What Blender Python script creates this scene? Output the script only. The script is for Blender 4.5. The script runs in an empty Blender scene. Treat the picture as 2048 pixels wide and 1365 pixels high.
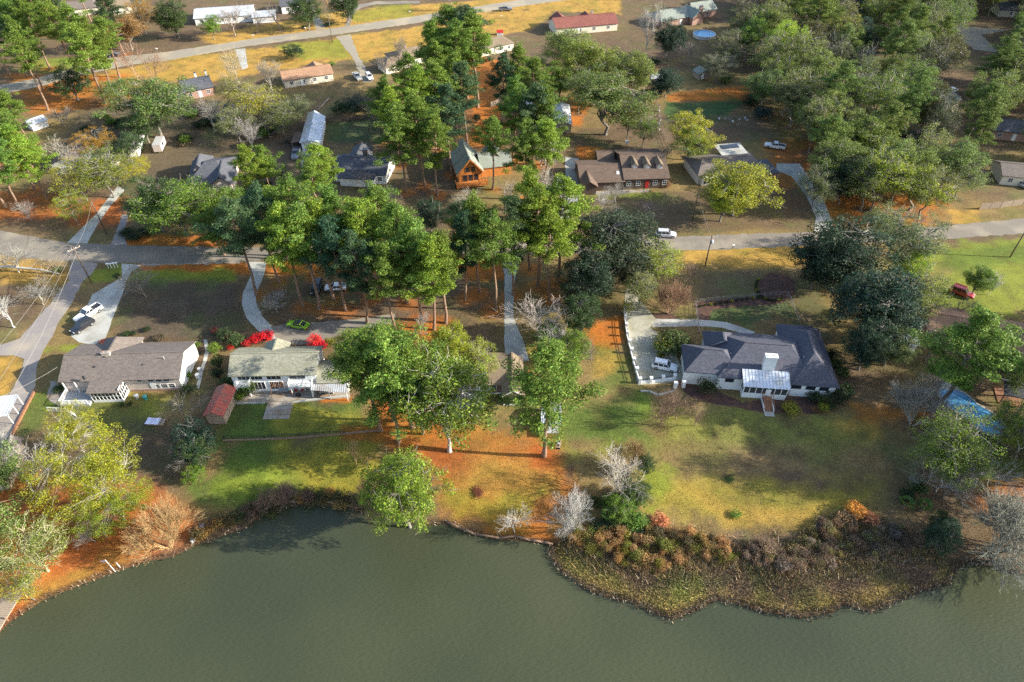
import bpy, math, random
import numpy as np
from mathutils import Vector, Matrix

# ------------------------------------------------------------------ camera, sky, sun, exposure
SC = bpy.context.scene
FPX, CAMH, PITCH, CX, CY = 1365.0, 92.0, math.radians(42.3), 1024.0, 682.5
SP, CP = math.sin(PITCH), math.cos(PITCH)
cam_d = bpy.data.cameras.new('camera'); cam = bpy.data.objects.new('camera', cam_d)
SC.collection.objects.link(cam); SC.camera = cam
cam_d.sensor_width = 36.0; cam_d.lens = FPX/2048*36.0
cam_d.clip_start = 0.5; cam_d.clip_end = 9000
cam.location = (0, 0, CAMH); cam.rotation_euler = (math.pi/2-PITCH, 0, 0)

SUN_EL = math.radians(23.5)
SUN_DIR = Vector((1.0, -0.085, 0)).normalized()*math.cos(SUN_EL) + Vector((0, 0, math.sin(SUN_EL)))
world = bpy.data.worlds.new('World'); SC.world = world; world.use_nodes = True
wn = world.node_tree.nodes; wl = world.node_tree.links
sky = wn.new('ShaderNodeTexSky'); sky.sky_type = 'NISHITA'; sky.sun_disc = False
sky.sun_elevation = SUN_EL; sky.sun_rotation = math.atan2(SUN_DIR.x, SUN_DIR.y)
sky.air_density = 1.0; sky.dust_density = 1.5; sky.ozone_density = 1.0
wl.new(sky.outputs[0], wn['Background'].inputs[0]); wn['Background'].inputs[1].default_value = 0.15
sun_d = bpy.data.lights.new('sun', 'SUN'); sun = bpy.data.objects.new('sun', sun_d)
SC.collection.objects.link(sun)
sun_d.energy = 5.0; sun_d.angle = math.radians(0.5); sun_d.color = (1.0, 0.93, 0.79)
sun.rotation_euler = SUN_DIR.to_track_quat('Z', 'Y').to_euler()
SC.view_settings.view_transform = 'Standard'; SC.view_settings.look = 'None'
SC.view_settings.exposure = 1.2; SC.view_settings.gamma = 1.0
SC.view_settings.use_curve_mapping = False
SC.render.engine = 'CYCLES'; SC.cycles.max_bounces = 6; SC.cycles.diffuse_bounces = 3
SC.cycles.transmission_bounces = 3; SC.cycles.use_denoising = False

R = random.Random(7); NR = np.random.default_rng(7)

def G(px, py, z=0.0):
    """pixel of the photograph -> world x, y on the level z"""
    v = (py-CY)/FPX; Z = (CAMH-z)/(SP+v*CP)
    return ((px-CX)/FPX*Z, Z*(CP-v*SP))
def GZ(px, py, z=0.0):
    x, y = G(px, py, z); return Vector((x, y, z))
def PXM(px, py, z=0.0):
    """photo pixels per metre at that point"""
    v = (py-CY)/FPX; return FPX*(SP+v*CP)/(CAMH-z)
def PROJ(x, y, z):
    dz = CAMH-z; Z = y*CP+dz*SP
    return CX+FPX*x/Z, CY+FPX*(dz*CP-y*SP)/Z

# ------------------------------------------------------------------ object helpers
COL = SC.collection
def tag(o, label=None, cat=None, group=None, kind=None):
    if label: o['label'] = label
    if cat: o['category'] = cat
    if group: o['group'] = group
    if kind: o['kind'] = kind
    return o
def thing(name, label, cat, loc=(0, 0, 0), rz=0.0, group=None, scale=None):
    o = bpy.data.objects.new(name, None); COL.objects.link(o)
    o.location = loc; o.rotation_euler = (0, 0, rz); o.empty_display_size = 0.5
    if scale: o.scale = scale
    return tag(o, label, cat, group)
def link(name, me, parent=None):
    o = bpy.data.objects.new(name, me); COL.objects.link(o); o.parent = parent
    return o
class MB:
    def __init__(s): s.v = []; s.f = []
    def poly(s, pts):
        n = len(s.v); s.v += [tuple(p) for p in pts]; s.f.append(tuple(range(n, n+len(pts)))); return s
    def obox(s, c, a, b, d):
        c, a, b, d = Vector(c), Vector(a), Vector(b), Vector(d); n = len(s.v)
        for k in (-1, 1):
            for j in (-1, 1):
                for i in (-1, 1): s.v.append(tuple(c+a*i+b*j+d*k))
        for q in ((0, 2, 3, 1), (4, 5, 7, 6), (0, 1, 5, 4), (2, 6, 7, 3), (0, 4, 6, 2), (1, 3, 7, 5)):
            s.f.append(tuple(n+i for i in q))
        return s
    def box(s, x0, x1, y0, y1, z0, z1):
        return s.obox(((x0+x1)/2, (y0+y1)/2, (z0+z1)/2), ((x1-x0)/2, 0, 0), (0, (y1-y0)/2, 0), (0, 0, (z1-z0)/2))
    def bar(s, p, q, w, h=None):
        p, q = Vector(p), Vector(q); d = (q-p)/2; h = h or w
        up = Vector((0, 0, 1)) if abs(d.normalized().z) < .95 else Vector((1, 0, 0))
        a = d.cross(up).normalized(); b = a.cross(d).normalized()
        return s.obox((p+q)/2, d, a*w/2, b*h/2)
    def prism(s, pts, z0, z1):
        n = len(s.v); k = len(pts)
        a = sum(pts[i][0]*pts[(i+1) % k][1]-pts[(i+1) % k][0]*pts[i][1] for i in range(k))
        if a < 0: pts = pts[::-1]
        s.v += [(p[0], p[1], z0) for p in pts]+[(p[0], p[1], z1) for p in pts]
        s.f.append(tuple(range(n+k-1, n-1, -1))); s.f.append(tuple(range(n+k, n+2*k)))
        for i in range(k):
            j = (i+1) % k; s.f.append((n+i, n+j, n+k+j, n+k+i))
        return s
    def tube(s, pts, rad, n=6, cap=True):
        pts = [Vector(p) for p in pts]; m = len(pts); base = len(s.v)
        if not hasattr(rad, '__len__'): rad = [rad]*m
        for i, p in enumerate(pts):
            d = (pts[min(i+1, m-1)]-pts[max(i-1, 0)]).normalized()
            u = d.orthogonal().normalized() if i == 0 else (u-d*u.dot(d)).normalized()
            w = d.cross(u)
            for k in range(n):
                t = 2*math.pi*k/n; s.v.append(tuple(p+(u*math.cos(t)+w*math.sin(t))*rad[i]))
        for i in range(m-1):
            for k in range(n):
                a = base+i*n+k; b = base+i*n+(k+1) % n
                s.f.append((a, b, b+n, a+n))
        if cap:
            s.f.append(tuple(base+n-1-k for k in range(n))); s.f.append(tuple(base+(m-1)*n+k for k in range(n)))
        return s
    def lathe(s, prof, n=16, c=(0, 0), axis='z'):
        base = len(s.v); m = len(prof)
        for r, z in prof:
            for k in range(n):
                t = 2*math.pi*k/n
                if axis == 'z': s.v.append((c[0]+r*math.cos(t), c[1]+r*math.sin(t), z))
                else: s.v.append((c[0]+r*math.cos(t), z, c[1]+r*math.sin(t)))
        for i in range(m-1):
            for k in range(n):
                a = base+i*n+k; b = base+i*n+(k+1) % n; s.f.append((a, b, b+n, a+n))
        s.f.append(tuple(base+n-1-k for k in range(n))); s.f.append(tuple(base+(m-1)*n+k for k in range(n)))
        return s
    def mesh(s, name, mat, smooth=False):
        me = bpy.data.meshes.new(name); me.from_pydata(s.v, [], s.f); me.update()
        if mat: me.materials.append(mat)
        if smooth: me.polygons.foreach_set('use_smooth', [True]*len(me.polygons))
        return me
    def part(s, name, mat, parent=None, smooth=False, label=None, kind=None):
        o = link(name, s.mesh(name, mat, smooth), parent); tag(o, label=label, kind=kind); return o

def np_mesh(name, V, F, mat, col=None, smooth=False):
    """fast mesh from arrays: F is (n,3) or (n,4); col is per-vertex rgb"""
    V = np.asarray(V, np.float32); F = np.asarray(F, np.int32); k = F.shape[1]
    me = bpy.data.meshes.new(name)
    me.vertices.add(len(V)); me.vertices.foreach_set('co', V.ravel())
    me.loops.add(F.size); me.loops.foreach_set('vertex_index', F.ravel())
    me.polygons.add(len(F)); me.polygons.foreach_set('loop_start', np.arange(0, F.size, k, dtype=np.int32))
    if smooth: me.polygons.foreach_set('use_smooth', np.ones(len(F), bool))
    me.update(calc_edges=True)
    if col is not None:
        a = me.color_attributes.new('col', 'FLOAT_COLOR', 'POINT')
        c = np.ones((len(V), 4), np.float32); c[:, :3] = col; a.data.foreach_set('color', c.ravel())
    me.materials.append(mat)
    return me

# ------------------------------------------------------------------ procedural materials
MATS = {}
def nodes(name):
    m = bpy.data.materials.new(name); m.use_nodes = True; MATS[name] = m
    nt = m.node_tree; return m, nt, nt.nodes, nt.links, nt.nodes['Principled BSDF']
def noise_mat(name, c1, c2, scale=4.0, rough=.8, bump=0.0, detail=6, spec=.3, metal=0.0, stretch=None, c3=None, s3=.5, bdist=.05):
    m, nt, N, L, P = nodes(name)
    tc = N.new('ShaderNodeTexCoord'); src = tc.outputs['Object']
    if stretch:
        mp = N.new('ShaderNodeMapping'); mp.inputs['Scale'].default_value = stretch
        L.new(src, mp.inputs[0]); src = mp.outputs[0]
    nz = N.new('ShaderNodeTexNoise'); nz.inputs['Scale'].default_value = scale; nz.inputs['Detail'].default_value = detail
    nz.inputs['Roughness'].default_value = .65
    L.new(src, nz.inputs['Vector'])
    cr = N.new('ShaderNodeValToRGB'); cr.color_ramp.elements[0].position = .32; cr.color_ramp.elements[1].position = .68
    cr.color_ramp.elements[0].color = (*c1, 1); cr.color_ramp.elements[1].color = (*c2, 1)
    L.new(nz.outputs[0], cr.inputs[0]); out = cr.outputs[0]
    if c3:
        n2 = N.new('ShaderNodeTexNoise'); n2.inputs['Scale'].default_value = s3; n2.inputs['Detail'].default_value = 5
        L.new(tc.outputs['Object'], n2.inputs['Vector'])
        mr = N.new('ShaderNodeMapRange'); mr.inputs[1].default_value = .48; mr.inputs[2].default_value = .68
        L.new(n2.outputs[0], mr.inputs[0])
        mx = N.new('ShaderNodeMix'); mx.data_type = 'RGBA'
        L.new(mr.outputs[0], mx.inputs[0]); L.new(out, mx.inputs[6]); mx.inputs[7].default_value = (*c3, 1); out = mx.outputs[2]
    L.new(out, P.inputs['Base Color'])
    P.inputs['Roughness'].default_value = rough; P.inputs['Specular IOR Level'].default_value = spec; P.inputs['Metallic'].default_value = metal
    if bump:
        b = N.new('ShaderNodeBump'); b.inputs['Strength'].default_value = bump; b.inputs['Distance'].default_value = bdist
        L.new(nz.outputs[0], b.inputs['Height']); L.new(b.outputs[0], P.inputs['Normal'])
    return m
def shingle_mat(name, c1, c2, c3):
    """asphalt shingles: courses and tabs as fine relief, weathered blotches"""
    m, nt, N, L, P = nodes(name)
    tc = N.new('ShaderNodeTexCoord'); geo = N.new('ShaderNodeNewGeometry')
    br = N.new('ShaderNodeTexBrick'); br.inputs['Scale'].default_value = 1.0
    br.inputs['Color1'].default_value = (*c1, 1); br.inputs['Color2'].default_value = (*c2, 1)
    br.inputs['Mortar'].default_value = tuple(k*.55 for k in c1)+(1,)
    br.inputs['Mortar Size'].default_value = .012; br.inputs['Brick Width'].default_value = .5; br.inputs['Row Height'].default_value = .2
    br.inputs['Bias'].default_value = -.1
    L.new(tc.outputs['Object'], br.inputs['Vector'])
    n2 = N.new('ShaderNodeTexNoise'); n2.inputs['Scale'].default_value = .45; n2.inputs['Detail'].default_value = 7; n2.inputs['Roughness'].default_value = .7
    L.new(tc.outputs['Object'], n2.inputs['Vector'])
    mr = N.new('ShaderNodeMapRange'); mr.inputs[1].default_value = .42; mr.inputs[2].default_value = .7; mr.inputs[4].default_value = .7
    L.new(n2.outputs[0], mr.inputs[0])
    mx = N.new('ShaderNodeMix'); mx.data_type = 'RGBA'
    L.new(mr.outputs[0], mx.inputs[0]); L.new(br.outputs[0], mx.inputs[6]); mx.inputs[7].default_value = (*c3, 1)
    n3 = N.new('ShaderNodeTexNoise'); n3.inputs['Scale'].default_value = 9; n3.inputs['Detail'].default_value = 3
    L.new(tc.outputs['Object'], n3.inputs['Vector'])
    hv = N.new('ShaderNodeHueSaturation'); L.new(mx.outputs[2], hv.inputs['Color'])
    m3 = N.new('ShaderNodeMapRange'); m3.inputs[1].default_value = .3; m3.inputs[2].default_value = .7; m3.inputs[3].default_value = .65; m3.inputs[4].default_value = 1.4
    L.new(n3.outputs[0], m3.inputs[0]); L.new(m3.outputs[0], hv.inputs['Value'])
    L.new(hv.outputs[0], P.inputs['Base Color']); P.inputs['Roughness'].default_value = .9; P.inputs['Specular IOR Level'].default_value = .2
    b = N.new('ShaderNodeBump'); b.inputs['Strength'].default_value = .5; b.inputs['Distance'].default_value = .03
    L.new(n3.outputs[0], b.inputs['Height']); L.new(b.outputs[0], P.inputs['Normal'])
    return m
def brick_mat(name, c1, c2, mortar):
    m, nt, N, L, P = nodes(name)
    tc = N.new('ShaderNodeTexCoord'); mp = N.new('ShaderNodeMapping'); mp.inputs['Rotation'].default_value = (math.radians(90), 0, 0)
    L.new(tc.outputs['Object'], mp.inputs[0])
    br = N.new('ShaderNodeTexBrick'); br.inputs['Scale'].default_value = 1
    br.inputs['Color1'].default_value = (*c1, 1); br.inputs['Color2'].default_value = (*c2, 1); br.inputs['Mortar'].default_value = (*mortar, 1)
    br.inputs['Mortar Size'].default_value = .012; br.inputs['Brick Width'].default_value = .24; br.inputs['Row Height'].default_value = .08
    L.new(mp.outputs[0], br.inputs['Vector']); L.new(br.outputs[0], P.inputs['Base Color']); P.inputs['Roughness'].default_value = .9
    return m
def plain(name, c, rough=.6, metal=0.0, spec=.4, var=.12, coat=0.0):
    m = noise_mat(name, tuple(k*(1-var) for k in c), tuple(min(1, k*(1+var)) for k in c), 2.5, rough, spec=spec, metal=metal)
    if coat: m.node_tree.nodes['Principled BSDF'].inputs['Coat Weight'].default_value = coat
    return m
def glass_mat(name, c):
    m, nt, N, L, P = nodes(name)
    P.inputs['Base Color'].default_value = (*c, 1); P.inputs['Roughness'].default_value = .06; P.inputs['Specular IOR Level'].default_value = .7
    return m
def leaf_mat(name, trans=.42):
    """leaf colour = object colour x per-leaf variation"""
    m, nt, N, L, P = nodes(name)
    oi = N.new('ShaderNodeObjectInfo'); at = N.new('ShaderNodeAttribute'); at.attribute_name = 'col'
    mx = N.new('ShaderNodeMix'); mx.data_type = 'RGBA'; mx.blend_type = 'MULTIPLY'; mx.inputs[0].default_value = 1
    L.new(oi.outputs['Color'], mx.inputs[6]); L.new(at.outputs['Color'], mx.inputs[7])
    L.new(mx.outputs[2], P.inputs['Base Color']); P.inputs['Roughness'].default_value = .55; P.inputs['Specular IOR Level'].default_value = .25
    tr = N.new('ShaderNodeBsdfTranslucent'); L.new(mx.outputs[2], tr.inputs['Color'])
    ms = N.new('ShaderNodeMixShader'); ms.inputs[0].default_value = trans
    L.new(P.outputs[0], ms.inputs[1]); L.new(tr.outputs[0], ms.inputs[2]); L.new(ms.outputs[0], N['Material Output'].inputs[0])
    return m
def bark_mat(name):
    m, nt, N, L, P = nodes(name)
    oi = N.new('ShaderNodeObjectInfo'); tc = N.new('ShaderNodeTexCoord')
    mp = N.new('ShaderNodeMapping'); mp.inputs['Scale'].default_value = (6, 6, 1.5); L.new(tc.outputs['Object'], mp.inputs[0])
    nz = N.new('ShaderNodeTexNoise'); nz.inputs['Scale'].default_value = 1.2; nz.inputs['Detail'].default_value = 5; L.new(mp.outputs[0], nz.inputs[0])
    mr = N.new('ShaderNodeMapRange'); mr.inputs[1].default_value = .3; mr.inputs[2].default_value = .7; mr.inputs[3].default_value = .55; mr.inputs[4].default_value = 1.35
    L.new(nz.outputs[0], mr.inputs[0])
    mx = N.new('ShaderNodeMix'); mx.data_type = 'RGBA'; mx.blend_type = 'MULTIPLY'; mx.inputs[0].default_value = 1
    L.new(oi.outputs['Color'], mx.inputs[6]); L.new(mr.outputs[0], mx.inputs[7]); L.new(mx.outputs[2], P.inputs['Base Color'])
    P.inputs['Roughness'].default_value = .9
    return m
def attr_mat(name, fine=(14, .55, 1.5), mid=(1.2, .8, 1.2), bump=.6, rough=.95, trans=0.0):
    m, nt, N, L, P = nodes(name)
    at = N.new('ShaderNodeAttribute'); at.attribute_name = 'col'; tc = N.new('ShaderNodeTexCoord'); src = at.outputs['Color']
    for sc, lo, hi in (fine, mid):
        nz = N.new('ShaderNodeTexNoise'); nz.inputs['Scale'].default_value = sc; nz.inputs['Detail'].default_value = 6; nz.inputs['Roughness'].default_value = .7
        L.new(tc.outputs['Object'], nz.inputs['Vector'])
        mr = N.new('ShaderNodeMapRange'); mr.inputs[1].default_value = .3; mr.inputs[2].default_value = .7; mr.inputs[3].default_value = lo; mr.inputs[4].default_value = hi
        L.new(nz.outputs[0], mr.inputs[0])
        mx = N.new('ShaderNodeMix'); mx.data_type = 'RGBA'; mx.blend_type = 'MULTIPLY'; mx.inputs[0].default_value = 1
        L.new(src, mx.inputs[6]); L.new(mr.outputs[0], mx.inputs[7]); src = mx.outputs[2]
        if bump:
            b = N.new('ShaderNodeBump'); b.inputs['Strength'].default_value = bump; b.inputs['Distance'].default_value = .12
            L.new(nz.outputs[0], b.inputs['Height']); L.new(b.outputs[0], P.inputs['Normal']); bump = 0
    L.new(src, P.inputs['Base Color']); P.inputs['Roughness'].default_value = rough; P.inputs['Specular IOR Level'].default_value = .15
    return m
def water_mat(name, c, rough=.12, scale=.9, strength=.35):
    m, nt, N, L, P = nodes(name)
    tc = N.new('ShaderNodeTexCoord')
    mp = N.new('ShaderNodeMapping'); mp.inputs['Rotation'].default_value = (0, 0, .55); mp.inputs['Scale'].default_value = (1.0, 3.2, 1); L.new(tc.outputs['Object'], mp.inputs[0])
    nz = N.new('ShaderNodeTexNoise'); nz.inputs['Scale'].default_value = scale; nz.inputs['Detail'].default_value = 4; L.new(mp.outputs[0], nz.inputs[0])
    n2 = N.new('ShaderNodeTexNoise'); n2.inputs['Scale'].default_value = .03; n2.inputs['Detail'].default_value = 3; L.new(tc.outputs['Object'], n2.inputs[0])
    cr = N.new('ShaderNodeValToRGB'); cr.color_ramp.elements[0].position = .35; cr.color_ramp.elements[1].position = .65
    cr.color_ramp.elements[0].color = (*[k*.82 for k in c], 1); cr.color_ramp.elements[1].color = (c[0]*1.2, c[1]*1.1, c[2]*1.02, 1)
    L.new(n2.outputs[0], cr.inputs[0]); L.new(cr.outputs[0], P.inputs['Base Color'])
    b = N.new('ShaderNodeBump'); b.inputs['Strength'].default_value = strength; b.inputs['Distance'].default_value = .12
    L.new(nz.outputs[0], b.inputs['Height']); L.new(b.outputs[0], P.inputs['Normal'])
    P.inputs['Roughness'].default_value = rough; P.inputs['IOR'].default_value = 1.33
    return m

M_ground = attr_mat('ground_cover')
M_blade = attr_mat('grass_blade', fine=(3, .85, 1.15), mid=(.7, .85, 1.15), bump=0, rough=.8)
M_water = water_mat('lake_surface', (.052, .062, .036), .16, 1.3, .7)
M_pool = water_mat('pool_surface', (.10, .34, .62), .05, 1.5, .15)
M_asph = noise_mat('asphalt', (.165, .145, .12), (.235, .205, .17), 7, .9, .25, c3=(.29, .25, .19), s3=.16)
M_asph2 = noise_mat('old_asphalt', (.23, .205, .16), (.33, .29, .225), 5, .9, .2, c3=(.38, .32, .22), s3=.12)
M_lane = noise_mat('worn_lane', (.20, .18, .18), (.30, .27, .25), 4, .92, .2, c3=(.36, .31, .24), s3=.15)
M_conc = noise_mat('concrete', (.36, .36, .33), (.46, .46, .42), 3, .85, .15, c3=(.30, .29, .25), s3=.25)
M_concw = noise_mat('stained_concrete', (.31, .30, .24), (.43, .41, .32), 1.6, .85, .15, c3=(.27, .25, .17), s3=.3)
M_concd = noise_mat('paving', (.26, .23, .19), (.36, .32, .27), 2.5, .9, .2, c3=(.24, .17, .11), s3=.4)
M_mulch = noise_mat('mulch', (.045, .026, .022), (.11, .062, .048), 9, .95, .9, c3=(.14, .07, .04), s3=.8)
M_rGrey = shingle_mat('grey_brown_shingle', (.15, .125, .11), (.21, .18, .16), (.13, .11, .10))
M_rOliv = shingle_mat('olive_shingle', (.24, .24, .18), (.34, .33, .26), (.21, .20, .14))
M_rBlue = shingle_mat('slate_shingle', (.075, .08, .105), (.12, .12, .145), (.09, .085, .10))
M_rDark = shingle_mat('dark_shingle', (.075, .08, .095), (.12, .125, .14), (.09, .09, .10))
M_rBrn = shingle_mat('brown_shingle', (.12, .085, .065), (.18, .13, .10), (.10, .07, .055))
M_rRed = shingle_mat('red_brown_shingle', (.20, .075, .06), (.27, .11, .085), (.15, .055, .05))
M_rTan = shingle_mat('tan_shingle', (.32, .19, .115), (.42, .26, .165), (.24, .13, .08))
M_rGrn = shingle_mat('grey_green_shingle', (.22, .25, .22), (.30, .33, .28), (.18, .19, .16))
M_rOld = shingle_mat('weathered_brown_shingle', (.20, .155, .105), (.27, .21, .15), (.16, .115, .075))
M_rRust = noise_mat('rusted_roof_sheet', (.34, .07, .05), (.44, .13, .09), 2, .7, .2, c3=(.20, .13, .10), s3=.7)
M_metal = noise_mat('roof_metal', (.55, .58, .62), (.68, .71, .75), 1.2, .38, metal=.25, c3=(.42, .42, .42), s3=.5)
M_metal2 = noise_mat('aged_roof_metal', (.42, .43, .43), (.55, .56, .56), 1.2, .5, metal=.2, c3=(.33, .27, .22), s3=.6)
M_white = plain('white_paint', (.78, .78, .76), .6, var=.05)
M_cream = plain('cream_siding', (.62, .57, .46), .7, var=.08)
M_beige = plain('beige_siding', (.50, .43, .38), .75, var=.08)
M_brick = brick_mat('red_brick', (.26, .10, .065), (.34, .15, .10), (.38, .34, .30))
M_brickb = brick_mat('brown_brick', (.12, .065, .045), (.18, .10, .07), (.24, .21, .18))
M_bwood = noise_mat('brown_siding', (.085, .06, .048), (.13, .09, .07), 3, .85, .2, stretch=(1, 1, 6))
M_orange = noise_mat('orange_cedar', (.42, .15, .035), (.55, .22, .06), 3, .7, .2, stretch=(1, 1, .4))
M_wood = noise_mat('weathered_wood', (.26, .20, .15), (.38, .31, .24), 3, .9, .3, stretch=(1, 6, 6))
M_deck = noise_mat('deck_wood', (.22, .10, .055), (.32, .16, .09), 3, .85, .3, stretch=(1, 6, 6))
M_pole = noise_mat('pole_wood', (.10, .075, .055), (.18, .14, .105), 3, .9, .3, stretch=(6, 6, .6))
M_grey = plain('grey_paint', (.33, .34, .35), .6)
M_dark = plain('dark_metal', (.035, .035, .04), .5)
M_glass = glass_mat('window_glass', (.02, .025, .035))
M_screen = plain('insect_screen', (.045, .045, .05), .8)
M_wire = plain('wire', (.30, .28, .26), .5)
M_bright = plain('galvanised', (.60, .60, .60), .4, metal=.3)
M_tyre = plain('tyre_rubber', (.02, .02, .02), .85)
M_rim = plain('alloy_rim', (.5, .5, .52), .3, metal=.8)
M_lamp = plain('lamp_lens', (.75, .75, .72), .15)
M_tail = plain('tail_lens', (.35, .02, .02), .2)
M_red = plain('red_paint', (.45, .03, .025), .4)
M_teal = plain('teal_plastic', (.05, .30, .30), .5)
M_bluetarp = noise_mat('pale_tarp', (.55, .56, .75), (.75, .75, .88), 2, .5, .3)
M_log = noise_mat('log', (.19, .12, .08), (.29, .19, .13), 4, .9, .4)
M_leaf = leaf_mat('leaf'); M_bark = bark_mat('bark')
M_needle = leaf_mat('needle', .36)

# ------------------------------------------------------------------ terrain
WL = -0.9
SHORE_PX = [(-500, 1330), (-60, 1280), (0, 1262), (20, 1242), (90, 1197), (170, 1166), (230, 1143), (300, 1120), (345, 1114), (385, 1092), (440, 1072), (490, 1056),
    (520, 1032), (560, 1014), (620, 1010), (680, 1013), (740, 1028), (800, 1042), (850, 1050), (890, 1047), (935, 1064), (985, 1077), (1030, 1080), (1060, 1082),
    (1104, 1090), (1100, 1110), (1122, 1142), (1165, 1172), (1210, 1192), (1260, 1204), (1300, 1222), (1345, 1240), (1385, 1222), (1430, 1200), (1470, 1206),
    (1530, 1224), (1600, 1234), (1660, 1226), (1690, 1207), (1740, 1224), (1790, 1202), (1840, 1182), (1898, 1166), (1908, 1137), (1930, 1126), (1985, 1132),
    (2048, 1150), (2120, 1160), (2500, 1180)]
SHORE = [G(px, py, WL) for px, py in SHORE_PX]
LAND = np.array(SHORE+[(900, 60), (4000, 200), (4000, 6000), (-4000, 6000), (-4000, 150), (-700, 40)])

def inside(poly, X, Y):
    poly = np.asarray(poly); c = np.zeros(X.shape, bool); n = len(poly); j = n-1
    for i in range(n):
        xi, yi = poly[i]; xj, yj = poly[j]
        if yi != yj:
            c ^= ((yi > Y) != (yj > Y)) & (X < (xj-xi)*(Y-yi)/(yj-yi)+xi)
        j = i
    return c
def edge_dist(pts, X, Y, closed=True):
    pts = np.asarray(pts); d = np.full(X.shape, 1e9); n = len(pts)
    for i in range(n if closed else n-1):
        ax, ay = pts[i]; bx, by = pts[(i+1) % n]; vx, vy = bx-ax, by-ay
        t = np.clip(((X-ax)*vx+(Y-ay)*vy)/(vx*vx+vy*vy+1e-9), 0, 1)
        d = np.minimum(d, np.hypot(X-ax-t*vx, Y-ay-t*vy))
    return d
def vnoise(X, Y, scale, seed):
    g = np.random.default_rng(seed).random((256, 256)); x = X/scale+500; y = Y/scale+500
    xi = np.floor(x).astype(int); yi = np.floor(y).astype(int); fx = x-xi; fy = y-yi
    fx = fx*fx*(3-2*fx); fy = fy*fy*(3-2*fy); a = xi % 256; b = yi % 256; a1 = (a+1) % 256; b1 = (b+1) % 256
    return (g[a, b]*(1-fx)+g[a1, b]*fx)*(1-fy)+(g[a, b1]*(1-fx)+g[a1, b1]*fx)*fy
def fbm(X, Y, scale, seed, o=4):
    s = 0; a = .5; t = 0
    for k in range(o): s = s+a*vnoise(X, Y, scale/2**k, seed+k); t += a; a *= .55
    return s/t
def shore_d(X, Y):
    X = np.asarray(X, float); Y = np.asarray(Y, float)
    d = edge_dist(SHORE, X, Y, False); return np.where(inside(LAND, X, Y), d, -d)
def height(X, Y):
    d = shore_d(X, Y); e = np.clip(d/7.0, 0, 1)
    land = -.80+.80*(e*e*(3-2*e))+np.clip(d, 0, 1)*.0
    z = np.where(d > 0, land, -.86+np.maximum(d*.35, -2.6))
    return z
def gz(x, y):
    if y > 75: return 0.0
    return float(height(np.array([x]), np.array([y]))[0])
def GT(px, py):
    """pixel -> point on the terrain"""
    z = 0.0
    for _ in range(5):
        x, y = G(px, py, z); z = gz(x, y)
    return Vector((x, y, z))

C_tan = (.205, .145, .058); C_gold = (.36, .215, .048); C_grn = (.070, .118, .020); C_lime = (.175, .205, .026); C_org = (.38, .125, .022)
C_brn = (.125, .086, .053); C_dk = (.080, .066, .047); C_rust = (.33, .098, .024); C_dgrn = (.040, .085, .030); C_ygr = (.27, .215, .030)
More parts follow.
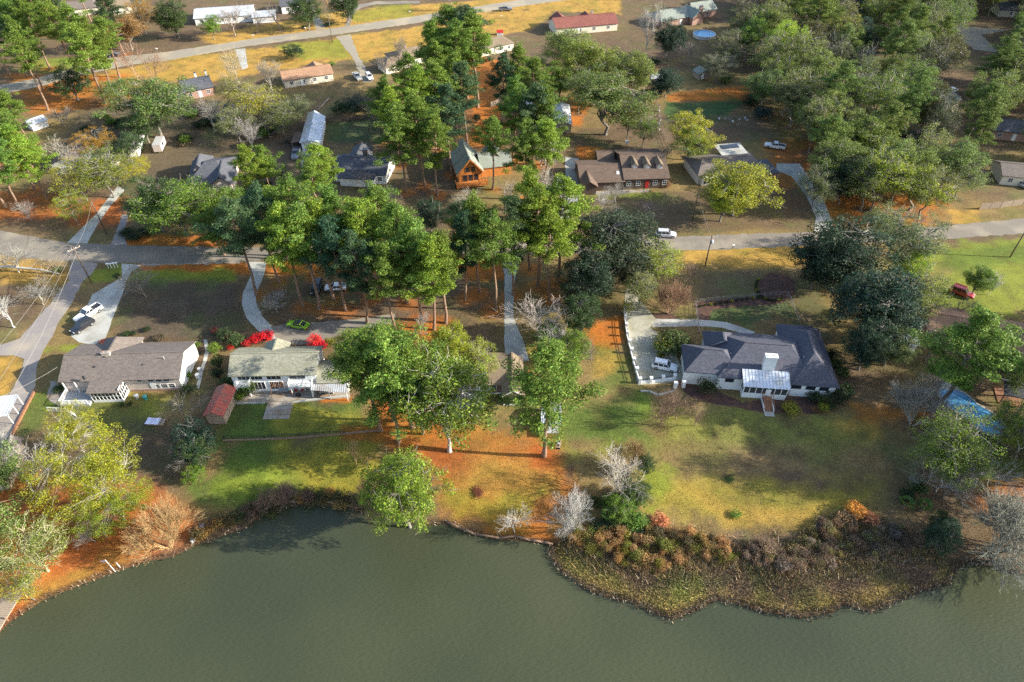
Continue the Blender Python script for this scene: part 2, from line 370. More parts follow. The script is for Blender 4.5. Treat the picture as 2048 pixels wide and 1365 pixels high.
# patches of grass, pine straw, fallen leaves and darker ground: (outline in the photo, colour, soft edge in metres, strength)
PAINT = [
    ([(-300, -60), (2300, -60), (2300, 150), (900, 140), (-300, 200)], C_brn, 6, .8),
    ([(130, 160), (330, 120), (560, 92), (860, 50), (870, 130), (700, 118), (500, 150), (250, 205), (120, 215)], C_gold, 2.5, .95),
    ([(395, 70), (560, 45), (700, 20), (1240, -20), (1240, 30), (1080, 20), (860, 35), (560, 82), (420, 92)], C_gold, 2.0, .95),
    ([(860, 40), (1120, 12), (1060, 62), (880, 90)], C_gold, 2, .9), ([(820, 8), (705, 22), (712, 46), (830, 34)], C_lime, 1.0, .6),
    ([(60, 120), (190, 110), (180, 140), (60, 150)], C_lime, 2, .8), ([(540, 90), (690, 78), (690, 115), (600, 120)], C_lime, 2, .7),
    ([(20, 150), (260, 150), (240, 215), (60, 230)], C_org, 3, .9), ([(930, 110), (1010, 120), (1000, 300), (940, 290)], C_org, 3, .9),
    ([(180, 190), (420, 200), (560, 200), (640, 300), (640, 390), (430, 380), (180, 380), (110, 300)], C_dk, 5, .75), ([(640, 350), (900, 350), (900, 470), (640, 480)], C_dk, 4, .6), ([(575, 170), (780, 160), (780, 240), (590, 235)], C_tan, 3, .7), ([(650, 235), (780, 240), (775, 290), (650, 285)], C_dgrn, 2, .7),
    ([(1140, 190), (1180, 200), (1160, 260), (1140, 250)], C_org, 1.5, .9), ([(1150, 255), (1330, 265), (1330, 300), (1150, 315)], C_brn, 2, .9),
    ([(1150, 290), (1210, 300), (1205, 318), (1150, 320)], C_org, 1, .9),
    ([(1330, 190), (1500, 170), (1500, 205), (1340, 205)], C_org, 2, .9), ([(1330, 205), (1500, 200), (1440, 240), (1330, 245)], C_dgrn, 2, .9),
    ([(1400, 235), (1540, 230), (1540, 275), (1440, 290)], C_brn, 2, .8), ([(1380, 60), (1480, 40), (1480, 120), (1340, 130)], C_tan, 3, .6),
    ([(1530, 285), (1640, 280), (1640, 400), (1540, 450), (1530, 350)], C_org, 3, .6), ([(1160, 385), (1640, 375), (1640, 460), (1160, 470)], C_brn, 2, .85),
    ([(1160, 386), (1320, 384), (1320, 396), (1160, 398)], C_lime, .8, .6), ([(1640, 380), (1900, 400), (1900, 450), (1660, 460)], C_org, 2, .85),
    ([(1850, 415), (2300, 390), (2300, 430), (1850, 455)], C_tan, 2, .8), ([(1900, 420), (1960, 415), (1955, 445), (1900, 450)], C_gold, 1, .8),
    ([(-200, 370), (250, 400), (250, 455), (-200, 445)], C_rust, 3, .85), ([(-200, 430), (140, 440), (130, 485), (-200, 455)], C_brn, 2, .8),
    ([(255, 474), (460, 470), (460, 496), (247, 491)], C_org, 1.0, .95), ([(280, 528), (1010, 518), (1010, 545), (470, 552), (280, 545)], C_org, 1.2, .95),
    ([(270, 540), (480, 545), (475, 566), (262, 560)], C_lime, 1.5, .9), ([(690, 500), (1350, 470), (1350, 478), (700, 492)], C_org, 1.0, .8),
    ([(180, 540), (262, 530), (258, 560), (185, 565)], C_lime, 1, .9), ([(-200, 505), (150, 525), (145, 570), (-200, 570)], C_gold, 2, .85),
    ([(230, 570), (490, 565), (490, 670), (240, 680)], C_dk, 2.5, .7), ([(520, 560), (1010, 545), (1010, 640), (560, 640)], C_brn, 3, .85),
    ([(780, 640), (880, 640), (880, 690), (780, 690)], C_org, 2, .9), ([(880, 640), (1005, 640), (1005, 710), (900, 700)], C_brn, 2, .8),
    ([(925, 530), (1010, 525), (1010, 560), (930, 560)], C_org, 1, .8), ([(1160, 640), (1248, 630), (1248, 690), (1170, 700)], C_org, 2, .95),
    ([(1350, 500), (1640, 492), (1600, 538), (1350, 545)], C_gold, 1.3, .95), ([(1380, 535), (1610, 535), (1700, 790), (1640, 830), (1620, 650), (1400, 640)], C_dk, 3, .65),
    ([(1420, 612), (1570, 605), (1600, 640), (1430, 645)], C_dgrn, 1.5, .6),
    ([(1830, 492), (2300, 470), (2300, 640), (1850, 620)], C_lime, 2, .85), ([(1880, 500), (2060, 490), (2060, 530), (1890, 540)], C_grn, 2, .55),
    ([(1840, 530), (1900, 540), (1890, 570), (1845, 570)], C_tan, 2, .6),
    ([(-100, 690), (40, 712), (34, 760), (10, 790), (-100, 790)], C_gold, 1, .95), ([(85, 695), (160, 685), (150, 705), (85, 705)], C_lime, 1, .8),
    ([(60, 790), (110, 790), (90, 860), (30, 880)], C_grn, 1.5, .7), ([(110, 800), (300, 800), (330, 870), (100, 880)], C_grn, 2, .6), ([(260, 790), (385, 785), (380, 830), (270, 840)], C_lime, 2, .6),
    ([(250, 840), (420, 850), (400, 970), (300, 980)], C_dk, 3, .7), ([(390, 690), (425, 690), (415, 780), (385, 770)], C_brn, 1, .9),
    ([(-300, 950), (330, 970), (400, 1010), (390, 1090), (300, 1125), (150, 1185), (0, 1270), (-300, 1320)], C_rust, 3, .95),
    ([(60, 1150), (260, 1120), (200, 1165), (40, 1225)], C_gold, 3, .55), ([(330, 960), (500, 940), (700, 990), (500, 1020), (380, 1020)], C_grn, 2, .8),
    ([(455, 800), (720, 800), (740, 870), (450, 880)], C_grn, 2, .85), ([(560, 810), (760, 830), (760, 870), (560, 860)], C_ygr, 3, .6), ([(640, 796), (710, 790), (700, 806), (640, 808)], C_org, .8, .95),
    ([(440, 890), (740, 880), (740, 1000), (430, 990)], C_grn, 2, .9), ([(560, 895), (760, 880), (740, 1000), (640, 990), (560, 940)], C_ygr, 4, .85),
    ([(440, 950), (600, 940), (580, 985), (420, 985)], C_lime, 3, .85),
    ([(740, 800), (880, 800), (930, 890), (900, 950), (770, 880)], C_rust, 2.0, .95), ([(690, 855), (770, 850), (770, 880), (690, 880)], C_rust, 1, .85),
    ([(880, 860), (1110, 870), (1190, 990), (1100, 1080), (900, 1050), (880, 960)], C_org, 4, .75),
    ([(940, 920), (1080, 915), (1080, 1000), (960, 1000)], C_gold, 4, .55), ([(900, 1000), (1080, 990), (1050, 1050), (900, 1040)], C_ygr, 2, .75),
    ([(1055, 890), (1110, 890), (1100, 935), (1060, 935)], C_rust, 1.5, .95), ([(1060, 700), (1085, 700), (1085, 790), (1055, 790)], C_gold, 1.5, .9), ([(1130, 920), (1155, 920), (1150, 975), (1130, 970)], C_brn, 1, .9),
    ([(1060, 820), (1300, 800), (1320, 900), (1200, 900), (1100, 880)], C_grn, 4, .85), ([(1110, 890), (1260, 880), (1200, 930), (1130, 930)], C_lime, 3, .55), ([(1190, 700), (1260, 720), (1275, 790), (1190, 780)], C_grn, 3, .7),
    ([(1190, 710), (1240, 715), (1215, 760), (1190, 760)], C_gold, 2, .7),
    ([(1300, 815), (1850, 830), (1840, 900), (1300, 900)], C_lime, 4, .55), ([(1660, 830), (1840, 850), (1820, 890), (1680, 870)], C_gold, 3, .75), ([(1700, 810), (1850, 820), (1850, 850), (1700, 850)], C_org, 2, .6),
    ([(1300, 890), (1820, 890), (1810, 980), (1310, 960)], C_tan, 4, .6), ([(1290, 960), (1780, 960), (1720, 1060), (1420, 1060), (1290, 1030)], C_ygr, 4, .75),
    ([(1380, 980), (1640, 1010), (1640, 1060), (1440, 1060)], C_gold, 4, .65), ([(1430, 985), (1650, 990), (1600, 1020), (1440, 1015)], C_grn, 3, .55), ([(1290, 930), (1340, 930), (1320, 1040), (1285, 1030)], C_lime, 2, .8),
    ([(1830, 960), (2300, 950), (2300, 1150), (1850, 1130)], C_brn, 4, .9), ([(1940, 970), (2200, 960), (2200, 1020), (1950, 1010)], C_org, 4, .8),
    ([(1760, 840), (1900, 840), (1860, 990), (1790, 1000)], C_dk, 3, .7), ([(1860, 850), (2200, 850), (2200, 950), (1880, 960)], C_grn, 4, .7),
    ([(1100, 1085), (1400, 1060), (1650, 1070), (1910, 1125), (1908, 1170), (1660, 1228), (1345, 1242), (1120, 1145)], C_brn, 2, .97),
    ([(1110, 1100), (1300, 1190), (1440, 1180), (1600, 1205), (1840, 1160), (1905, 1140), (1900, 1172), (1660, 1232), (1345, 1245), (1105, 1130)], (.25, .185, .06), 2.0, .75),
    ([(390, 1060), (560, 985), (720, 1000), (700, 1020), (520, 1030), (440, 1075)], C_brn, 2, .85),
    ([(1345, 1150), (1440, 1158), (1410, 1185), (1350, 1180)], C_grn, 2.5, .4), ([(1000, 1040), (1100, 1040), (1110, 1092), (930, 1066)], C_org, 2, .7),
]
PAINTW = [(np.array([G(px, py, 0) for px, py in pts]), np.array(c), soft, k) for pts, c, soft, k in PAINT]
LITTER = []      # (x, y, radius, colour) filled by the trees
def ground_colour(X, Y):
    n1 = fbm(X, Y, 22, 11); n2 = fbm(X, Y, 6, 31); n3 = fbm(X, Y, 2.2, 51, 3)
    c = np.empty(X.shape+(3,))
    t = np.clip((n1-.35)/.3, 0, 1)[..., None]; c[:] = np.array(C_tan)*(1-t)+np.array(C_brn)*t
    wob = (n2-.5)*7+(n3-.5)*3
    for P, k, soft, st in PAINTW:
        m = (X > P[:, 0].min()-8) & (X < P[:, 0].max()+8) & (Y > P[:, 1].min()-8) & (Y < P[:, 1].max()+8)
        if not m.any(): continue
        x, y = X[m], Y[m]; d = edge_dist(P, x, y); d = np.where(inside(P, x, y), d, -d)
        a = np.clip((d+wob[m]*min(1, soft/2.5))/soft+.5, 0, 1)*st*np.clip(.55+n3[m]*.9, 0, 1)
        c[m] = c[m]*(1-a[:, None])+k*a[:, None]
    for x0, y0, r, k in LITTER:
        m = (abs(X-x0) < r*1.5) & (abs(Y-y0) < r*1.5)
        if not m.any(): continue
        d = np.hypot(X[m]-x0, Y[m]-y0)+wob[m]*.35; a = np.clip((r-d)/(r*.6), 0, 1)*.62
        c[m] = c[m]*(1-a[:, None])+np.array(k)*a[:, None]
    g = np.clip((n2-.52)*5, 0, 1)[..., None]*.28; c = c*(1-g)+np.array(C_grn)*1.1*g
    c *= (.72+.56*n3)[..., None]
    d = shore_d(X, Y); w = np.clip(1-(d-.2)/1.0, 0, 1)[..., None]*.75; c = c*(1-w)+np.array((.07, .045, .03))*w
    return c
def build_ground():
    def lines(core, grow, far):
        out = list(core); s = core[-1]-core[-2]
        while out[-1] < far: s *= grow; out.append(out[-1]+s)
        return out
    xp = lines(np.arange(0, 110, .62), 1.035, 260); xp = lines(xp, 1.6, 4200)
    xs = np.array([-v for v in xp[:0:-1]]+xp)
    yn = [28]
    while yn[-1] < 340: yn.append(yn[-1]+(.42 if yn[-1] < 100 else .42+(yn[-1]-100)*.0035))
    ys = np.array([-400, -150, -40, 0, 15, 24]+lines(yn, 1.6, 6000))
    X, Y = np.meshgrid(xs, ys); Z = height(X, Y)
    Z += np.where(shore_d(X, Y) > 0, 0, 0)
    C = ground_colour(X, Y)
    nx, ny = len(xs), len(ys); i = np.arange(nx*ny).reshape(ny, nx)
    F = np.stack([i[:-1, :-1], i[:-1, 1:], i[1:, 1:], i[1:, :-1]], -1).reshape(-1, 4)
    V = np.stack([X, Y, Z], -1).reshape(-1, 3)
    o = link('ground', np_mesh('ground', V, F, M_ground, C.reshape(-1, 3), True)); tag(o, 'lawns, pine straw and leaf covered ground round the lake houses', kind='structure')

w = MB().poly([(-4000, -400, WL), (4000, -400, WL), (4000, 90, WL), (-4000, 90, WL)]).part('lake_water', M_water)
tag(w, 'murky green lake water with fine ripples', kind='structure')

# ------------------------------------------------------------------ streets, lanes, driveways
PAVED = []
def paving(name, pts, mat, z=.02, label=None, rough=.12, step=1.2, kind='structure', cat=None, px=True):
    W = [G(*p, 0) for p in pts] if px else pts; out = []
    for i, a in enumerate(W):
        b = W[(i+1) % len(W)]; L = math.dist(a, b); n = max(1, int(L/step))
        for k in range(n):
            t = k/n; j = R.gauss(0, rough) if k else 0; nx, ny = (b[1]-a[1])/(L+1e-6), -(b[0]-a[0])/(L+1e-6)
            out.append((a[0]+(b[0]-a[0])*t+nx*j, a[1]+(b[1]-a[1])*t+ny*j))
    PAVED.append(np.array(W))
    import bmesh
    bm = bmesh.new(); vs = [bm.verts.new((p[0], p[1], z)) for p in out]; f = bm.faces.new(vs)
    if f.normal.z < 0: f.normal_flip()
    bmesh.ops.triangulate(bm, faces=bm.faces[:])
    ex = bmesh.ops.extrude_face_region(bm, geom=bm.faces[:])
    for v in [g for g in ex['geom'] if isinstance(g, bmesh.types.BMVert)]: v.co.z = -.10
    bmesh.ops.recalc_face_normals(bm, faces=bm.faces[:])
    me = bpy.data.meshes.new(name); bm.to_mesh(me); bm.free(); me.materials.append(mat)
    o = link(name, me); tag(o, label, kind=kind, cat=cat); return o
paving('street', [(-260, 430), (0, 462), (130, 486), (247, 491), (456, 496), (900, 484), (1353, 474), (1508, 468), (1620, 465), (1874, 454), (2048, 437), (2350, 405),
    (2350, 440), (2048, 468), (1874, 480), (1508, 497), (1395, 501), (900, 512), (456, 524), (300, 528), (100, 522), (0, 509), (-260, 480)], M_asph, .05, 'asphalt street running past the lake houses', .15)
paving('back_street', [(-120, 190), (60, 160), (155, 135), (216, 117), (330, 105), (500, 79), (663, 57), (830, 33), (1040, 0), (1400, -50),
    (1420, -38), (1040, 13), (830, 47), (663, 71), (500, 92), (330, 122), (253, 131), (160, 152), (60, 178), (-120, 210)], M_asph2, .05, 'pale worn street behind the second row of houses', .2)
paving('lane', [(141, 520), (196, 528), (186, 545), (163, 567), (142, 610), (116, 646), (87, 700), (76, 727), (66, 782), (16, 880), (-80, 1010), (-160, 1010), (-60, 880), (0, 800), (18, 790), (34, 764), (49, 719), (26, 711), (-100, 716), (-100, 690), (0, 691), (40, 678), (71, 641), (105, 602), (138, 562)],
    M_lane, .042, 'worn lane leading from the street down past the grey ranch house', .15)
D = [('driveway', [(243, 527), (283, 531), (262, 545), (250, 567), (245, 588), (227, 633), (211, 676), (190, 690), (158, 685), (142, 673), (174, 612), (184, 590), (211, 574), (243, 556)], M_conc, 'concrete driveway of the grey ranch house'),
    ('driveway', [(498, 524), (533, 524), (529, 546), (511, 594), (516, 617), (529, 638), (550, 657), (572, 680), (540, 678), (514, 660), (493, 636), (484, 610), (485, 588), (501, 554)], M_conc, 'curved concrete driveway beside the green car'),
    ('parking_court', [(540, 652), (700, 640), (790, 628), (790, 648), (700, 660), (640, 690), (560, 690)], M_asph, 'asphalt court where the green car stands'),
    ('driveway', [(1002, 512), (1046, 511), (1034, 530), (1029, 567), (1026, 633), (1047, 683), (1058, 722), (1010, 722), (1009, 690), (1009, 554)], M_conc, 'straight concrete driveway to the brick house'),
    ('driveway', [(1262, 505), (1300, 504), (1292, 550), (1280, 600), (1313, 640), (1300, 655), (1345, 690), (1372, 760), (1348, 765), (1276, 771), (1266, 727), (1253, 674), (1249, 626), (1250, 590), (1268, 545)], M_concw, 'stained concrete driveway of the white house'),
    ('walkway', [(1313, 638), (1398, 640), (1453, 645), (1511, 665), (1498, 672), (1445, 656), (1398, 653), (1303, 655)], M_conc, 'curved concrete front walk of the white house'),
    ('driveway', [(600, 300), (640, 300), (623, 346), (612, 400), (590, 490), (556, 490), (591, 406), (605, 346)], M_conc, 'long concrete driveway to the metal roofed garage'),
    ('driveway', [(134, 486), (173, 489), (195, 450), (218, 416), (250, 380), (235, 372), (195, 425)], M_conc, 'concrete driveway under the yellow leaved trees'),
    ('driveway', [(221, 489), (253, 491), (250, 455), (258, 430), (244, 430), (235, 455)], M_lane, 'dirt driveway beside the bright oak'),
    ('driveway', [(1628, 464), (1670, 462), (1661, 435), (1645, 396), (1613, 348), (1600, 328), (1553, 327), (1553, 341), (1584, 354), (1613, 393), (1632, 435)], M_conc, 'concrete driveway by the wooded lot'),
    ('driveway', [(1080, 484), (1112, 483), (1158, 400), (1160, 360), (1158, 318), (1130, 314), (1132, 360), (1110, 420)], M_conc, 'concrete driveway of the dormer house'),
    ('walkway', [(1155, 386), (1298, 379), (1298, 384), (1156, 392)], M_concd, 'front path of the dormer house'),
    ('driveway', [(672, 74), (700, 69), (719, 116), (748, 165), (726, 165), (706, 116)], M_asph2, 'driveway with two parked pickups'),
    ('driveway', [(615, 20), (630, 20), (652, 56), (634, 60)], M_asph2, 'short driveway across the back street'),
    ('driveway', [(690, 54), (696, 26), (716, 10), (750, 3), (840, 2), (842, 7), (752, 9), (722, 16), (704, 30), (700, 53)], M_asph, 'half round driveway loop'),
    ('driveway', [(470, 100), (490, 97), (496, 135), (484, 140)], M_conc, 'bright concrete apron by the back street'),
    ('driveway', [(1904, 52), (2020, 60), (1962, 70), (2000, 106), (1950, 100), (1918, 78)], M_asph2, 'paved lot among the trees'),
    ('patio', [(445, 780), (625, 768), (700, 780), (700, 797), (620, 800), (535, 806), (472, 806)], M_concd, 'tan paved patio behind the olive roofed house'),
    ('garden_bed', [(1366, 765), (1432, 780), (1485, 806), (1580, 797), (1668, 770), (1690, 800), (1640, 828), (1540, 828), (1450, 812), (1390, 800), (1366, 783)], M_mulch, 'dark mulch bed round the white house'),
    ('garden_bed', [(1520, 560), (1540, 546), (1570, 548), (1592, 566), (1588, 590), (1560, 608), (1500, 612), (1400, 622), (1388, 606), (1460, 596), (1518, 592)], M_mulch, 'dark winding flower bed in the front lawn'),
    ('garden_bed', [(1395, 612), (1425, 612), (1418, 642), (1398, 640)], M_mulch, 'small mulch patch by the front walk'),
    ('garden_bed', [(1280, 626), (1340, 626), (1360, 640), (1310, 646)], M_mulch, 'mulch ring under the reddish bare shrub'),
    ('garden_bed', [(100, 762), (112, 764), (130, 800), (160, 806), (120, 815), (94, 796)], M_concd, 'curved walk beside the ranch house deck'),
    ('walkway', [(407, 680), (414, 680), (418, 705), (406, 745), (398, 778), (392, 776), (402, 735), (411, 703)], M_conc, 'pale winding footpath between two houses'),
]
for i, (n, pts, m, lab) in enumerate(D): paving(n, pts, m, .014+(i % 6)*.005, lab, .05 if m in (M_conc, M_concw) else .15)
paving('street_shoulder', [(283, 524), (480, 523), (480, 527), (283, 531)], M_concd, .012, 'gravelly street shoulder', .2)

# ------------------------------------------------------------------ tree prototypes
def unit(a): return a/(np.linalg.norm(a, axis=-1, keepdims=True)+1e-9)
def cards(C, O, size, aspect, rng, outw=.9, jit=.35, col_jit=.35, hue=.12):
    """one rhombic leaf (or tuft) per centre: returns verts, quads, colours"""
    n = len(C); N = unit(unit(O)*outw+rng.normal(0, .6, (n, 3))); T = unit(np.cross(N, rng.normal(0, 1, (n, 3)))); B = np.cross(N, T)
    L = (size*(1+rng.normal(0, jit, n)).clip(.4, 1.9)*.5)[:, None]; W = L*aspect
    V = np.stack([C+T*L, C+B*W+N*L*.15, C-T*L, C-B*W+N*L*.15], 1).reshape(-1, 3)
    F = np.arange(n*4).reshape(n, 4)
    k = (1+rng.normal(0, col_jit, n)).clip(.35, 1.9)
    col = np.stack([k*(1+rng.normal(0, hue, n)), k, k*(1+rng.normal(0, hue, n))], -1).clip(.1, 2.2)
    return V, F, np.repeat(col, 4, 0)
def puff_leaves(P, Rr, per, size, aspect, rng, flat=.75, **kw):
    Cs, Os = [], []
    for p, r in zip(P, Rr):
        n = max(6, int(per*r*r)); d = unit(rng.normal(0, 1, (n, 3))); rad = r*rng.random(n)**.33
        o = d*rad[:, None]*np.array([1, 1, flat]); Cs.append(p+o); Os.append(d+np.array([0, 0, .35]))
    return cards(np.concatenate(Cs), np.concatenate(Os), size, aspect, rng, **kw)
class Tubes:
    def __init__(s): s.V = []; s.F = []; s.n = 0
    def add(s, pts, rad, k=5):
        pts = np.asarray(pts, float); m = len(pts); d = np.gradient(pts, axis=0) if m > 2 else np.repeat((pts[1:]-pts[:1]), 2, 0)
        d = unit(d); ref = np.where(np.abs(d[:, 2:3]) > .9, [[1., 0, 0]], [[0, 0, 1.]]); u = unit(np.cross(d, ref)); w = np.cross(d, u)
        t = np.arange(k)*2*np.pi/k; rad = np.asarray(rad, float)
        ring = pts[:, None]+(u[:, None]*np.cos(t)[None, :, None]+w[:, None]*np.sin(t)[None, :, None])*rad[:, None, None]
        s.V.append(ring.reshape(-1, 3))
        i = np.arange(m-1)[:, None]*k+np.arange(k)[None]; j = np.arange(m-1)[:, None]*k+(np.arange(k)[None]+1) % k
        s.F.append((np.stack([i, j, j+k, i+k], -1).reshape(-1, 4))+s.n); s.n += m*k
    def arr(s): return np.concatenate(s.V), np.concatenate(s.F)
PROTO = {}
def store(key, tubes, leaf, h, r, zc, leafmat, twig=None):
    V, F = tubes.arr()
    if leaf is not None: r = float(np.percentile(np.hypot(leaf[0][:, 0], leaf[0][:, 1]), 97)); h = float(np.percentile(leaf[0][:, 2], 99.8))
    d = {'trunk': np_mesh(key+'_trunk', V, F, M_bark, None, True), 'h': h, 'r': r, 'zc': zc}
    if leaf is not None: d['crown'] = np_mesh(key+'_crown', *leaf[:2], leafmat, leaf[2])
    if twig is not None:
        V, F = twig.arr(); d['twig'] = np_mesh(key+'_twigs', V, F, M_bark, None, False)
    PROTO[key] = d
def pine(key, seed, h=25., base=.42, spread=4.6, limbs=34, size=.34, per=150):
    rng = np.random.default_rng(seed); tb = Tubes()
    zz = np.linspace(-.3, h, 9); bend = np.cumsum(rng.normal(0, .16, (9, 2)), 0); bend[0] = 0
    tr = np.column_stack([bend, zz]); rad = np.interp(zz/h, [0, .02, .1, .5, .85, 1], [.36, .29, .24, .19, .10, .03]); tb.add(tr, rad, 7)
    P, Rr = [], []
    for i in range(limbs):
        t = (i+rng.random())/limbs; z = h*(base+(1-base)*t*.97); a = i*2.4+rng.normal(0, .4)
        prof = math.sin(math.pi*min(1, .22+.80*t))**.8*(.55+.45*(1-t)) if t < .97 else .1
        L = spread*max(.16, prof)*(.7+.6*rng.random())
        if t < .25 and rng.random() < .45: L *= .45
        c = np.array([np.interp(z, zz, tr[:, 0]), np.interp(z, zz, tr[:, 1]), z]); up = .12+.45*t+rng.normal(0, .08)
        d = np.array([math.cos(a), math.sin(a), up]); s = np.linspace(0, 1, 4)[:, None]
        pts = c+d*L*s+np.array([0, 0, .5])*s**2*L*.18; tb.add(pts, np.linspace(.085, .025, 4)*(1.25-.6*t), 4)
        n = 2+int(L*1.05)
        for k in range(n):
            f = .38+.66*(k+.5)/n; q = c+d*L*f+np.array([0, 0, .09])*L*f*f+np.append(rng.normal(0, .30+.20*L*f*.5, 2), rng.normal(.15, .22))
            P.append(q); Rr.append(.55+.50*rng.random()+.1*L*.3)
    for k in range(5): P.append(tr[-1]+np.append(rng.normal(0, .5, 2), -.2-k*.4)); Rr.append(.7)
    store(key, tb, puff_leaves(P, Rr, per, size, .34, rng, flat=.62, outw=.7), h, spread+.7, .72, M_needle)
def oak(key, seed, h=15., r=6.0, zlow=.22, puffs=165, size=.235, per=125, pr=(.8, 1.45), shape=1.0, mains=7, trunk=.24, gap=.0, twigs=0, aspect=.55, flat=.8, br=1.0):
    rng = np.random.default_rng(seed); tb = Tubes(); fork = h*(zlow*.75+.05)
    tr = np.array([[0, 0, -.3], [.05, 0, .4], [rng.normal(0, .15), rng.normal(0, .15), fork*.6], [rng.normal(0, .3), rng.normal(0, .3), fork]])
    tb.add(tr, np.array([1.5, 1.0, .85, .72])*trunk, 7)
    cz = h*(zlow+1)/2; hz = h*(1-zlow)/2; mp = []
    lob = rng.normal(0, 1, (9, 3)); lob = unit(lob)
    for i in range(mains):
        a = i*2*math.pi/mains+rng.normal(0, .25); e = rng.uniform(.25, .95) if i else 1.0
        tip = np.array([math.cos(a)*r*.72*(1-e*.75), math.sin(a)*r*.72*(1-e*.75), cz+hz*(e*1.05-.42)])
        s = np.linspace(0, 1, 6)[:, None]; mid = np.array([0, 0, 1.])*(1-s)*s*hz*.5
        pts = tr[-1]*(1-s)+tip*s+mid+np.vstack([np.zeros(3), rng.normal(0, .22, (5, 3))]); tb.add(pts, np.linspace(.55, .10, 6)*trunk, 5); mp.append(pts)
    MP = np.concatenate([m[1:] for m in mp]); P, Rr = [], []
    while len(P) < puffs:
        d = unit(rng.normal(0, 1, (1, 3)))[0]; k = .86+.22*max(0, float((lob@d).max())-.72)/.28-.10*rng.random()
        f = rng.random()**.42*k; q = np.array([d[0]*r*f, d[1]*r*f, cz+d[2]*hz*f*(1 if d[2] > 0 else .85)])
        if gap and fbm(np.array([q[0]+seed*9]), np.array([q[1]+q[2]*.8]), 3.2, seed, 2)[0] < gap: continue
        P.append(q); Rr.append(rng.uniform(*pr)*(1.1-.3*f))
        j = np.argmin(((MP-q)**2).sum(1)+np.where(MP[:, 2] > q[2], 3, 0)); s = np.linspace(0, 1, 4)[:, None]
        pts = MP[j]*(1-s)+q*s+np.vstack([np.zeros(3), rng.normal(0, .13, (3, 3))]); tb.add(pts, np.array([.075, .055, .04, .02])*br, 3)
    tw = None
    if twigs:
        for q, rr in zip(P, Rr):
            for _ in range(twigs):
                e = q+unit(rng.normal(0, 1, 3)+unit(q-np.array([0, 0, cz*.6])))*rr*rng.uniform(.9, 1.7); m = (q+e)/2+rng.normal(0, .1, 3)
                tb.add([q, m, e], [.032, .024, .012], 3)
    store(key, tb, puff_leaves(P, Rr, per, size, aspect, rng, flat=flat), h, r, (zlow+1)/2, M_leaf)
def bare(key, seed, h=9., r=4., depth=5, fork=.16, trunk=.17, spread=.62, up=.22, kids=(3, 4), stems=1, fine=.016):
    rng = np.random.default_rng(seed); tb = Tubes(); tw = Tubes()
    def grow(p, d, L, rad, lev):
        s = np.linspace(0, 1, 4)[:, None]; e = p+d*L; pts = p*(1-s)+e*s+np.vstack([np.zeros(3), rng.normal(0, L*.045, (3, 3))]); q = pts[-1]
        r2 = max(fine, rad*.62); (tb if lev < 2 else tw).add(pts, np.linspace(rad, r2, 4), 5 if lev < 2 else 3)
        if lev >= depth: return
        n = int(rng.integers(kids[0], kids[1]+1))
        for k in range(n):
            f = rng.uniform(.45, 1.0) if k else 1.0; b = pts[0]*(1-f)+q*f if f < 1 else q
            nd = unit(d+rng.normal(0, spread, 3)+np.array([0, 0, up])); nd[2] = max(nd[2], .08); grow(b, nd, L*rng.uniform(.66, .98), r2, lev+1)
    for k in range(stems):
        a = rng.random()*6.28; t = .0 if stems == 1 else rng.uniform(.3, .75); d = unit(np.array([math.cos(a)*t, math.sin(a)*t, 1.]))
        grow(np.array([d[0]*.15, d[1]*.15, -.3]), d, h*(fork+.12), trunk, 0)
    V, _ = tw.arr(); sz = h/np.percentile(V[:, 2], 99.5); sr = r/np.percentile(np.hypot(V[:, 0], V[:, 1]), 98)
    for t in (tb, tw): t.V = [v*np.array([sr, sr, sz]) for v in t.V]
    store(key, tb, None, h, r, .58, M_leaf, tw)
def bush(key, seed, h=1.6, r=1.0, puffs=30, size=.13, per=260, aspect=.55, pr=(.3, .5), rag=.0):
    rng = np.random.default_rng(seed); tb = Tubes(); P, Rr = [], []
    for i in range(puffs):
        d = unit(rng.normal(0, 1, 3)); d[2] = abs(d[2])*.95-.15; f = rng.random()**.35*(.78+rag*rng.normal())
        q = np.array([d[0]*r*f, d[1]*r*f, h*.42+d[2]*h*.52*f]); P.append(q); Rr.append(rng.uniform(*pr)*r)
        tb.add([[d[0]*.05, d[1]*.05, -.05], q*.55, q], [.03*r+.01, .02*r+.006, .01], 3)
    store(key, tb, puff_leaves(P, Rr, per/(r*r), size, aspect, rng, flat=.9), h, r, .5, M_leaf)
def palm(key, seed):
    rng = np.random.default_rng(seed); tb = Tubes(); tb.add([[0, 0, -.2], [.05, 0, .8], [.1, 0, 1.5]], [.16, .13, .12], 6); Vs, Fs, n = [], [], 0
    for i in range(26):
        a = i*2.4; e = rng.uniform(-.1, 1.1); d = np.array([math.cos(a)*math.cos(e), math.sin(a)*math.cos(e), math.sin(e)]); L = rng.uniform(.8, 1.2); c = np.array([.1, 0, 1.5])
        w = unit(np.cross(d, [0, 0, 1.]))
        for k in range(7):
            t = (k-3)*.26; dd = d*math.cos(t)+w*math.sin(t); b = c+d*L*.45; q = b+dd*L*.6; s = unit(np.cross(dd, d)+1e-3)*.0+w*.05
            Vs.append(np.array([b-s*.5, b+(q-b)*.5+s, q-np.array([0, 0, .12]), b+(q-b)*.5-s])); Fs.append(np.arange(4)+n); n += 4
    V = np.concatenate(Vs); store(key, tb, (V, np.array(Fs), np.repeat((.8+.5*rng.random((len(V)//4, 1)))*np.ones((1, 3)), 4, 0)), 2.2, 1.2, .6, M_leaf)
for i in range(4): pine('pine%d' % i, 100+i, base=(.46, .40, .52, .36)[i], spread=(4.6, 5.2, 4.2, 5.0)[i], limbs=(34, 38, 30, 42)[i])
